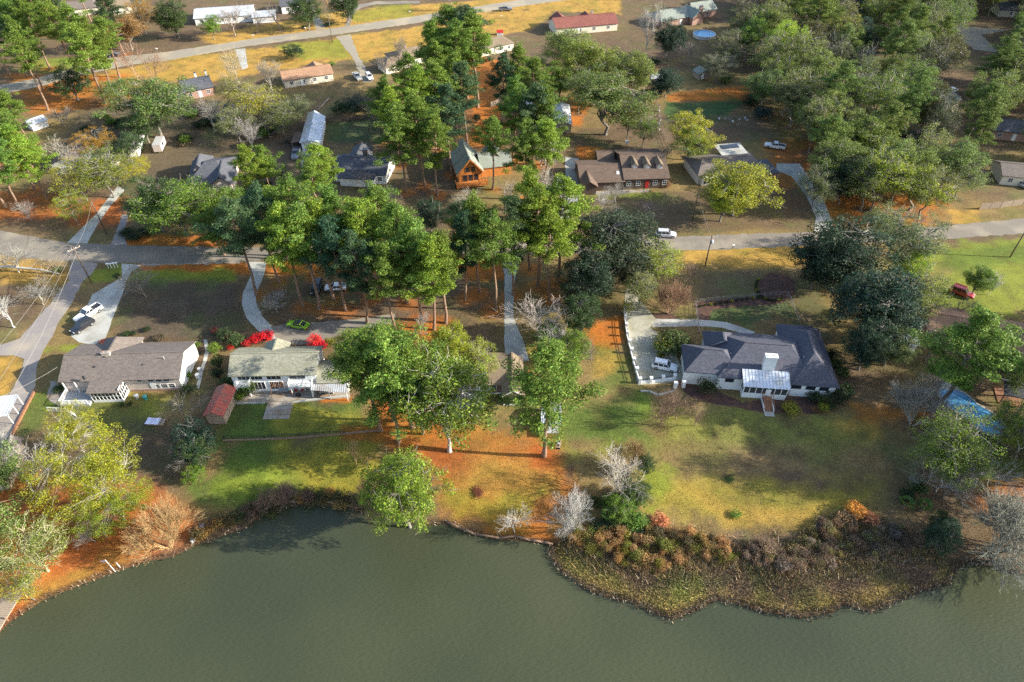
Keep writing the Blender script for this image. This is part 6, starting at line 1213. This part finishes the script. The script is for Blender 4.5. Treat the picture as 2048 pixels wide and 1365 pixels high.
# lake edge timbers
t = thing('retaining_logs', 'brown log bulkhead along the orange bank', 'bulkhead'); pp = [G(*p, -.5) for p in ((892, 1042), (920, 1056), (950, 1068), (1000, 1076), (1030, 1072), (1060, 1080), (1085, 1084), (1106, 1088))]
for a, b in zip(pp[:-1], pp[1:]): MB().tube([(*a, -.55), ((a[0]+b[0])/2, (a[1]+b[1])/2, -.5), (*b, -.55)], [.16, .17, .15], 7).part('log', M_log, t, True); MB().tube([(*a, -1.6), (*a, -.35)], .1, 6).part('pile', M_log, t)
t = thing('retaining_logs', 'dark log bulkhead round the shaded cove', 'bulkhead'); pp = [G(*p, -.5) for p in ((520, 1026), (560, 1008), (600, 1003), (640, 1004), (680, 1008), (715, 1016))]
for a, b in zip(pp[:-1], pp[1:]): MB().tube([(*a, -.5), ((a[0]+b[0])/2, (a[1]+b[1])/2+.1, -.45), (*b, -.5)], [.2, .2, .2], 7).part('log', M_log, t, True)
# dock
p = G(-8, 1235, 0); t = thing('dock', 'weathered plank dock at the orange bank', 'dock', (p[0], p[1], WL), -.05)
for i in range(26): MB().box(-1.3, 1.3, -3.6+i*.29, -3.6+i*.29+.26, .55, .62).part('plank', M_wood, t)
for x in (-1.2, 1.2):
    MB().box(x-.06, x+.06, -3.6, 3.9, .40, .55).part('beam', M_wood, t)
    for y in (-3.4, 0, 3.4): MB().tube([(x*1.06, y, -1.5), (x*1.06, y, 1.0)], .11, 8).part('pile', M_log, t)
# flagpole, bench, table, small yard things
p = GT(231, 1144); t = thing('flagpole', 'white flagpole with a small red striped flag on the bank', 'flagpole', p); MB().tube([(0, 0, -.2), (-.3, .1, 3.2)], [.06, .045], 8).part('pole_shaft', M_white, t); fl = MB()
for i in range(7): fl.poly([(-.32-(0), .1, 3.15-i*.1), (-1.2, .15+.05*math.sin(i), 3.05-i*.1), (-1.2, .15+.05*math.sin(i+1), 2.95-i*.1), (-.32, .1, 3.05-i*.1)]) if i % 2 == 0 else None
f2 = MB()
for i in range(7): f2.poly([(-.32, .1, 3.15-i*.1), (-1.2, .15+.05*math.sin(i), 3.05-i*.1), (-1.2, .15+.05*math.sin(i+1), 2.95-i*.1), (-.32, .1, 3.05-i*.1)]) if i % 2 else None
fo = fl.part('flag', M_red, t); f2.part('flag_stripe', M_white, fo)
p = GT(241, 1136); t = thing('marker_post', 'short white post beside the flagpole', 'post', p); MB().tube([(0, 0, -.2), (-.1, .05, 1.3)], [.06, .05], 8).part('pole_shaft', M_white, t); MB().lathe([(.08, 1.28), (.08, 1.36)], 8, (-.1, .05)).part('cap', M_white, t)
p = GT(1117, 892); t = thing('picnic_bench', 'dark garden bench with clutter beside the lone tall pine', 'bench', p, 1.4)
for i in range(4): MB().box(-.8, .8, -.36+i*.18, -.22+i*.18, .42, .47).part('slat', M_wood, t)
for x in (-.7, .7): MB().box(x-.05, x+.05, -.35, .35, 0, .42).part('leg', M_dark, t)
for i in range(3): MB().box(-.5+i*.4, -.25+i*.4, -.15, .15, .47, .62+.1*i).part('crate', M_bright if i == 1 else M_dark, t)
p = GT(313, 846); t = thing('pallet_stack', 'pallet stack with a pale blue tarp on the ranch house lawn', 'pallets', p, -.05)
for i in range(5): MB().box(-1.5+i*.62, -.95+i*.62, -.7, .7, .28, .33).part('board', M_wood, t)
for y in (-.6, 0, .6): MB().box(-1.5, 1.6, y-.06, y+.06, .0, .28).part('runner', M_wood, t)
tm = MB(); rr2 = random.Random(3); Zt = [[.40+.10*rr2.random() for _ in range(7)] for _ in range(6)]
for i in range(6):
    for j in range(5): tm.poly([(-1.7+i*.4, -.75+j*.3, Zt[j][i]), (-1.3+i*.4, -.75+j*.3, Zt[j][i+1]), (-1.3+i*.4, -.45+j*.3, Zt[j+1][i+1]), (-1.7+i*.4, -.45+j*.3, Zt[j+1][i])])
tm.part('tarp', M_bluetarp, t)
t = thing('fallen_log', 'pale fallen log lying in the yard behind the metal garage', 'log', GT(645, 212)); d = GT(655, 201)-GT(633, 222); MB().tube([-d*.6+Vector((0, 0, .2)), Vector((.1, 0, .22)), d*.6+Vector((0, 0, .4))], [.22, .2, .26], 8).part('stem', M_wood, t, True); MB().tube([Vector((0, 0, .2)), -d*.3+Vector((-1.5, .6, .3)), -d*.6+Vector((-2.6, .8, .35))], [.16, .1, .05], 6).part('limb', M_wood, t, True)
t = thing('fallen_branch', 'long pale broken tree trunk lying over the verge by the street corner', 'branch', GT(60, 540)); a = GT(-20, 545); b = GT(122, 548); c = (a+b)/2; t.location = c; MB().tube([a-c+Vector((0, 0, 1.6)), (a-c)*.4+Vector((0, .5, 1.3)), (b-c)*.5+Vector((0, .1, .9)), b-c+Vector((0, -.4, .3))], [.34, .28, .22, .12], 9).part('stem', M_conc, t, True)
for k in range(9): s = (a-c).lerp(b-c, .25+k*.08)+Vector((0, .2, 1.1-.08*k)); MB().tube([s, s+Vector((R.gauss(0, 1), R.uniform(.3, 1.6), 1)), s+Vector((R.gauss(0, 1.6), R.uniform(.8, 2.6), R.uniform(.6, 2)))], [.07, .045, .02], 5).part('limb', M_wood, t)
for px, py, m, lab in [(292, 811, M_teal, 'teal yard bin against the ranch house wall'), (275, 809, M_bright, 'pale bin beside the sunroom corner')]:
    p = GT(px, py-12); t = thing('bin', lab, 'bin', p); MB().lathe([(.3, 0), (.38, .8), (.40, .85)], 12).part('body', m, t); MB().lathe([(.41, .85), (.2, .98)], 12).part('lid', m, t)
for px, py, lab in [(1253, 292, 'white feeder post behind the dormer house'), (1620, 356, 'black bin at the edge of the driveway by the wooded lot')]:
    p = GT(px, py); t = thing('yard_box', lab, 'box', p); MB().box(-.08, .08, -.08, .08, 0, 1.1).part('post', M_wood, t); MB().box(-.45, .45, -.4, .4, .9, 1.6).part('body', M_white if 'white' in lab else M_dark, t)
p = GT(1000, 70); t = thing('playhouse', 'small red tent shaped playhouse on the golden verge', 'playhouse', p); MB().prism([(-1.2, -.9), (1.2, -.9), (1.2, .9), (-1.2, .9)], 0, 1.0).part('wall', M_white, t); m = MB(); m.v = [(-1.3, -1, 1), (1.3, -1, 1), (1.3, 1, 1), (-1.3, 1, 1), (-1.3, 0, 1.9), (1.3, 0, 1.9)]; m.f = [(0, 1, 5, 4), (2, 3, 4, 5), (1, 2, 5), (3, 0, 4), (0, 3, 2, 1)]; m.part('roof', M_red, t)
p = GT(396, 1068); t = thing('rowing_boat', 'small upturned grey rowing boat on the bank by the tan leafless tree', 'boat', p, 1.3); m = MB()
for i in range(8):
    x = -1.7+i*.48; k = math.sin(math.pi*(.12+.76*i/7)); m.v += [(x, -.6*k, .08), (x, -.45*k, .38), (x, 0, .5), (x, .45*k, .38), (x, .6*k, .08)]
for i in range(7):
    for j in range(4): q = i*5+j; m.f.append((q, q+1, q+6, q+5))
ho = m.part('hull', M_bright, t, True); MB().bar((-1.6, 0, .52), (1.6, 0, .52), .06).part('keel', M_wood, ho)
for i in range(14):
    p = GT(1440+i*8+R.gauss(0, 2), 240+R.gauss(0, 3)) if i < 8 else GT(1318+R.gauss(0, 3), 215+(i-8)*9); t = thing('flower_pot', 'pale pot in the row of yard clutter by the fences', 'pot', p, 0, 'pots along the yard fences'); MB().lathe([(.2, 0), (.32, .5), (.34, .55), (.25, .5)], 10).part('pot', M_white if i % 2 else M_bright, t); MB().lathe([(.28, .45), (.05, .9)], 7).part('plant', M_bluetarp if i % 3 == 0 else M_mulch, t)

# ------------------------------------------------------------------ shrubs, marsh, bank plants
def B(kind, px, py, h, r, c, label, cat='shrub', name='shrub', group=None, **kw):
    p = GT(px, py); return plant(key_of(kind), p.x, p.y, h, r, c, name, label, cat, group, **kw)
K_b = (.055, .085, .026); K_bd = (.03, .05, .022); K_by = (.20, .20, .025)
for px, py, h, r, c, lab in [(1345, 700, 3.4, 4.0, K_b, 'large clipped green shrub beside the white house drive'), (1325, 698, 2.6, 2.2, K_by, 'yellow leaved shrub against the large clipped shrub'), (1412, 786, 3.4, 2.0, K_bd, 'round dark clipped shrub by the white garage wall'),
    (1580, 822, 1.6, 1.8, K_by, 'yellow green shrub right of the porch steps'), (1625, 800, 2.0, 1.5, K_bd, 'dark round shrub under the bedroom windows'), (1642, 806, 2.0, 1.4, K_b, 'green round shrub between the dark corner shrubs'), (1668, 800, 2.8, 2.4, K_bd, 'big dark shrub at the east corner of the white house'), (1690, 790, 2.2, 1.6, K_b, 'dark green shrub at the lawn edge by the white house corner'),
    (1628, 822, 1.1, .9, (.16, .09, .04), 'small brown shrub in the mulch bed'), (1646, 820, 1.3, 1.2, K_by, 'low yellow green shrub beside the brown shrub'), (1662, 818, 1.1, .9, K_b, 'low green shrub at the end of the mulch bed'), (1672, 735, 2, 1.4, K_b, 'green shrub on the east wall of the white house'), (1682, 752, 2, 1.4, K_b, 'green shrub beside the east wall, nearer the lake'), (1660, 715, 1.8, 1.2, K_bd, 'dark shrub on the east wall of the white house'), (1320, 715, 1.4, .8, K_by, 'small yellow shrub behind the white sport utility car'),
    (475, 690, 2.4, 1.8, K_b, 'green shrub behind the olive roofed house'), (450, 680, 2.4, 2.0, K_bd, 'dark shrub group beside the winding footpath'), (430, 668, 1.5, 1.0, (.10, .03, .03), 'dark red shrub by the winding footpath'), (432, 705, 2.4, 1.4, K_oakg, 'bright green shrub at the corner of the olive roofed house'), (440, 735, 3, 1.4, K_b, 'tall green shrub along the west wall of the olive roofed house'), (437, 757, 2.6, 1.4, K_bd, 'dark shrub along the west wall of the olive roofed house'), (455, 775, 2, 1.8, K_b, 'green shrub beside the patio'), (500, 790, 3.0, 1.8, (.10, .14, .03), 'yellow green patio shrub in front of the big windows'), (480, 800, 2, 1.4, K_oakg, 'green shrub at the patio wall'),
    (515, 686, 2.0, 1.4, (.50, .02, .03), 'bright red leaved shrub behind the olive roofed house'), (535, 680, 2.2, 1.5, (.55, .02, .035), 'crimson leaved shrub nearest the curved driveway'), (498, 692, 1.6, 1.2, (.42, .03, .03), 'dark red leaved shrub by the west corner of the olive roof'), (462, 700, 1.2, .8, (.45, .05, .03), 'small red leaved shrub by the green shrubs'), (633, 690, 2.2, 1.7, (.55, .035, .035), 'coral red leaved shrub behind the east end of the olive roof'), (648, 696, 1.7, 1.2, (.50, .02, .05), 'pink red leaved shrub beside the low wing'), (660, 690, 1.6, 1.2, K_by, 'yellow shrub beside the pink red shrub'),
    (254, 672, 1.0, 1.0, K_b, 'low green shrub by the ranch house front bed'), (268, 670, .9, .8, K_bd, 'small dark shrub in the ranch house front bed'), (295, 662, 1.0, .9, K_bd, 'dark clump in the ranch house lawn'), (320, 680, 1.2, 1.4, (.13, .10, .06), 'brown shrub beside the ranch house roof'), (210, 686, 1.0, 1.0, (.16, .05, .04), 'reddish shrub at the end of the ranch house driveway'), (395, 695, 1.2, .9, K_oakg, 'green shrub at the white gable of the ranch house'), (378, 755, 1.4, .9, K_oakg, 'green shrub against the white gable wall'), (380, 784, 1.4, 1.6, K_b, 'leafy green shrub at the lake side corner of the ranch house'), (120, 785, 1.5, 1.1, K_b, 'green shrub beside the ranch house deck'), (245, 812, .8, .6, K_b, 'round green shrub at the sunroom corner'), (262, 810, .8, .6, K_b, 'second round green shrub at the sunroom'),
    (235, 555, 1.0, .9, K_b, 'small shrub in the lawn island by the mailboxes'), (118, 545, 1.4, 1.2, K_oakg, 'bright green bush at the foot of the fallen branch'), (270, 480, 1.5, 2.0, K_bd, 'dark hedge shrub on the far verge of the street'), (258, 470, 1.6, 2.2, K_bd, 'dark hedge shrub under the bright oak'), (290, 468, 1.5, 2.0, K_bd, 'dark shrub under the spreading oak'),
    (610, 160, 1.5, 1.4, K_b, 'round green shrub by the tan roofed house wall'), (630, 157, 1.5, 1.4, K_b, 'middle round shrub by the tan roofed house wall'), (648, 152, 1.6, 1.5, K_b, 'third round shrub by the tan roofed house wall'), (665, 132, 1.5, 1.6, K_oakg, 'green shrub at the gable of the tan roofed house'), (657, 52, 1.2, 2.2, K_bd, 'dark low hedge by the back street'), (610, 57, 1.2, 1.6, K_b, 'green shrub beside the short driveway'),
    (1265, 370, 1.6, 1.3, K_b, 'green shrub at the front of the dormer house'), (1245, 376, 1.5, 1.3, K_bd, 'dark shrub beside the dormer house garage'), (1205, 372, 1.3, 1.6, K_b, 'low shrub at the garage front of the dormer house'), (1180, 374, 1.2, 1.3, K_bd, 'dark low shrub at the garage corner'), (1282, 372, 1.2, 1.0, (.30, .06, .06), 'pink red shrub by the dormer house front'), (1330, 372, 1.2, 1.8, (.17, .10, .05), 'brown shrub row at the dormer house'), (1310, 130, 2.2, 2.4, K_bd, 'dark shrub by the fence of the round pool yard'), (1545, 165, 2.6, 3.0, K_bd, 'dark thicket at the edge of the wooded lot'), (1500, 210, 3, 3.4, K_bd, 'dark evergreen shrub at the orange lawn edge'), (1450, 165, 2.0, 3, K_olive, 'olive shrub by the faded shed'), (1525, 235, 3.4, 3.4, (.04, .07, .06), 'blue green shrub beside the white pickup yard'), (1290, 195, 2.6, 2.4, K_bd, 'dark shrub by the long yard fence'),
    (1826, 985, 3.0, 1.8, K_b, 'round green shrub on the lake bank below the leafless tree'), (1808, 1000, 2.2, 1.4, K_bd, 'dark shrub beside the little palm'), (1705, 1030, 2.2, 1.8, (.42, .22, .05), 'orange plumed grass clump by the marsh'), (1690, 1040, 1.8, 1.4, (.36, .20, .09), 'tan plumed grass clump by the marsh'), (1735, 1045, 1.8, 1.5, (.38, .18, .10), 'pinkish plumed grass clump by the marsh'), (1320, 1045, 1.4, 1.6, (.38, .16, .08), 'orange brown shrub at the lawn corner'), (957, 985, .4, 1.2, (.16, .06, .035), 'low heap of dark red leaves on the orange lawn'), (1460, 960, .5, .9, K_dgrn if False else K_b, 'tiny green clump on the open lawn'), (1472, 1032, .7, 1.0, K_oakg, 'green clump in the golden lawn')]:
    B('bush', px, py, h, r, c, lab)
for px, py in [(1806, 1018), (1840, 1022), (1232, 1030), (1262, 1020), (1250, 1000), (1215, 1040)]: B('palm0', px, py, 2.6, 1.4, (.07, .13, .03), 'little fan palm on the lake bank', 'palm', 'fan_palm', 'fan palms on the bank', bark=(.2, .15, .1))
for i in range(26):
    t = i/25; px = 1525+70*math.cos(2.6+t*5.0)*.5+22 if i < 14 else 1400+(i-14)*10.5; py = 575-28*math.sin(2.6+t*5.0) if i < 14 else 614-(i-14)*1.6
    B('bush', px, py, .6, .45, (.04, .05, .02) if i % 4 else K_by, 'little clipped shrub edging the winding flower bed', group='edging shrubs of the flower bed')
rr = random.Random(5)
MARSH = np.array([(1150, 1062), (1290, 1055), (1350, 1062), (1420, 1078), (1500, 1092), (1600, 1078), (1640, 1040), (1760, 1042), (1860, 1080), (1870, 1100), (1780, 1108), (1700, 1130), (1560, 1140), (1470, 1125), (1420, 1115), (1300, 1145), (1200, 1115), (1125, 1085)], float)
n = 0
while n < 290:
    px, py = rr.uniform(1110, 1890), rr.uniform(1035, 1180)
    if not inside(MARSH, np.array([px]), np.array([py]))[0]: continue
    n += 1; q = rr.random(); west = px < 1480
    if west: c = ((.30, .19, .08), (.34, .21, .10), (.19, .18, .04), (.26, .17, .06), (.11, .085, .045), (.15, .16, .035))[rr.randrange(6)]
    else: c = ((.15, .11, .08), (.20, .155, .12), (.25, .17, .11), (.11, .08, .06), (.17, .15, .06))[rr.randrange(5)]
    B(('reed', 'bush', 'reed', 'reed')[rr.randrange(4)], px, py, rr.uniform(.8, 2.3) if west else rr.uniform(.7, 2.0), rr.uniform(.5, 1.35), c, 'tawny brush clump in the lakeside marsh' if west else 'dull brown brush clump on the east side of the marsh', 'marsh shrub', 'marsh_shrub', 'brush clumps of the west marsh' if west else 'brush clumps of the east marsh', bark=(.2, .15, .1))
for i in range(46):
    t = i/45; px, py = np.interp(t, [0, .3, .6, 1], [395, 490, 600, 735]), np.interp(t, [0, .3, .6, 1], [1068, 1036, 1000, 1010]); px += rr.gauss(0, 5); py += rr.gauss(0, 8)
    B(('reed', 'bush')[i % 2], px, py, rr.uniform(.7, 1.9), rr.uniform(.8, 1.5), ((.10, .09, .04), (.14, .09, .06), (.26, .16, .05), (.07, .085, .03))[rr.randrange(4)], 'scrubby bank shrub along the cove', 'shrub', 'bank_shrub', 'scrub along the cove bank', bark=(.2, .15, .1))
for i in range(22):
    px = 300+rr.random()*100; B('bush', rr.uniform(170, 260) if i < 9 else rr.uniform(1180, 1270), rr.uniform(235, 262) if i < 9 else rr.uniform(995, 1060), rr.uniform(1, 2.4), rr.uniform(1, 2.2), (K_b, K_bd, K_oakg)[i % 3], 'dark hedge shrub behind the orange leaved tree' if i < 9 else 'green understory shrub in the marsh corner thicket', group='hedge row shrubs' if i < 9 else 'thicket shrubs')
for i in range(9): B('bush', 395+i*8, 252+rr.gauss(0, 2), 2.0, 1.8, K_bd, 'dark evergreen hedge shrub below the little gabled shed', group='hedge below the little shed')

for i in range(60):
    px, py = rr.choice([(rr.uniform(330, 590), rr.uniform(215, 300)), (rr.uniform(470, 600), rr.uniform(320, 460)), (rr.uniform(760, 1000), rr.uniform(395, 470)), (rr.uniform(700, 960), rr.uniform(180, 300)), (rr.uniform(1040, 1130), rr.uniform(120, 200))])
    B('bush', px, py, rr.uniform(1.0, 3.0), rr.uniform(1.2, 2.6), (K_b, K_bd, (.14, .11, .07), K_oakg)[rr.randrange(4)], 'leafy understory shrub in the back yards of the second row', 'shrub', 'understory_shrub', 'understory shrubs of the second row')

build_ground()

# ------------------------------------------------------------------ grass blades, fallen leaves, marsh reeds (nobody could count them)
def keep_off(X, Y):
    m = shore_d(X, Y) > .4
    for P in PAVED: m &= ~inside(P, X, Y)
    return m
def blades(name, n, box, h, w, label, tint=1.0, flat=False, poly=None, seed=3, colour=None, mat=None, lean=.35):
    rng = np.random.default_rng(seed); X = rng.uniform(box[0], box[1], n); Y = rng.uniform(box[2], box[3], n)
    m = keep_off(X, Y)
    if poly is not None: m &= inside(poly, X+rng.normal(0, .9, n), Y+rng.normal(0, .9, n)+(fbm(X, Y, 5, 77)-.5)*6)
    X, Y = X[m], Y[m]; n = len(X); Z = height(X, Y)
    a = rng.uniform(0, 6.283, n); hh = h*rng.uniform(.5, 1.4, n); ww = w*rng.uniform(.6, 1.4, n)
    dx, dy = np.cos(a)*ww, np.sin(a)*ww
    if flat: lx, ly = -np.sin(a)*ww*1.4, np.cos(a)*ww*1.4; tz = hh
    else: lx, ly = rng.normal(0, lean, n)*hh, rng.normal(0, lean, n)*hh; tz = hh
    V = np.stack([np.stack([X-dx, Y-dy, Z+.005], -1), np.stack([X+dx, Y+dy, Z+.01], -1), np.stack([X+lx, Y+ly, Z+tz], -1)], 1).reshape(-1, 3)
    C = ground_colour(X, Y)*tint if colour is None else np.array(colour)[rng.integers(0, len(colour), n)]
    C = C*rng.uniform(.65, 1.45, (n, 1)); o = link(name, np_mesh(name, V, np.arange(n*3).reshape(n, 3), mat or M_blade, np.repeat(C, 3, 0)))
    tag(o, label, kind='stuff'); return o
blades('lawn_grass', 240000, (-95, 95, 42, 112), .09, .045, 'short winter grass and leaves on the lawns', 1.12)
blades('fallen_leaves', 60000, (-110, 110, 45, 150), .04, .10, 'scattered fallen leaves and pine straw', 1.3, True, seed=9)
MW = np.array([G(*p, -.5) for p in [(1100, 1082), (1200, 1078), (1300, 1085), (1420, 1100), (1520, 1108), (1600, 1090), (1660, 1060), (1760, 1062), (1900, 1115), (1908, 1170), (1790, 1205), (1660, 1230), (1530, 1224), (1430, 1200), (1345, 1243), (1250, 1205), (1120, 1148)]])
blades('marsh_reeds', 130000, (0, 72, 38, 62), .26, .05, 'short golden marsh grass fringing the water', 1.6, poly=MW, seed=5, lean=.5)
BW = np.array([G(*p, -.3) for p in [(1120, 1080), (1240, 1058), (1340, 1060), (1420, 1085), (1510, 1098), (1600, 1080), (1650, 1040), (1770, 1045), (1880, 1090), (1870, 1112), (1780, 1120), (1700, 1145), (1560, 1155), (1460, 1140), (1300, 1160), (1190, 1125)]])
blades('dry_brush', 70000, (4, 72, 44, 66), .95, .04, 'fine dry stems of the marsh brush', poly=BW, seed=15, lean=.45, colour=[(.28, .19, .10), (.16, .11, .07), (.36, .24, .11), (.10, .085, .045), (.20, .19, .05), (.40, .32, .22)])
EDGE = []
for i in range(len(SHORE)-1):
    a, b = Vector(SHORE[i]), Vector(SHORE[i+1]); L = (b-a).length
    if -75 < a.x < 75: EDGE += [(a+(b-a)*rr.random()+Vector((rr.gauss(0, .35), rr.gauss(.1, .35)))) for _ in range(int(L*(50 if a.x > 5 else 16)))]
E = np.array([(p.x, p.y) for p in EDGE]); n = len(E); rng = np.random.default_rng(8); hh = rng.uniform(.25, .75, n); a = rng.uniform(0, 6.28, n)
V = np.stack([np.stack([E[:, 0]-np.cos(a)*.06, E[:, 1]-np.sin(a)*.06, np.full(n, WL-.1)], -1), np.stack([E[:, 0]+np.cos(a)*.06, E[:, 1]+np.sin(a)*.06, np.full(n, WL-.1)], -1), np.stack([E[:, 0]+rng.normal(0, .25, n), E[:, 1]+rng.normal(0, .25, n), WL+hh], -1)], 1).reshape(-1, 3)
cc = np.array([(.10, .065, .045), (.20, .13, .08), (.06, .045, .035), (.42, .36, .28)])[rng.integers(0, 4, n)]
tag(link('dead_stalks', np_mesh('dead_stalks', V, np.arange(n*3).reshape(n, 3), M_blade, np.repeat(cc, 3, 0))), 'dead stalks standing along the waterline', kind='stuff')
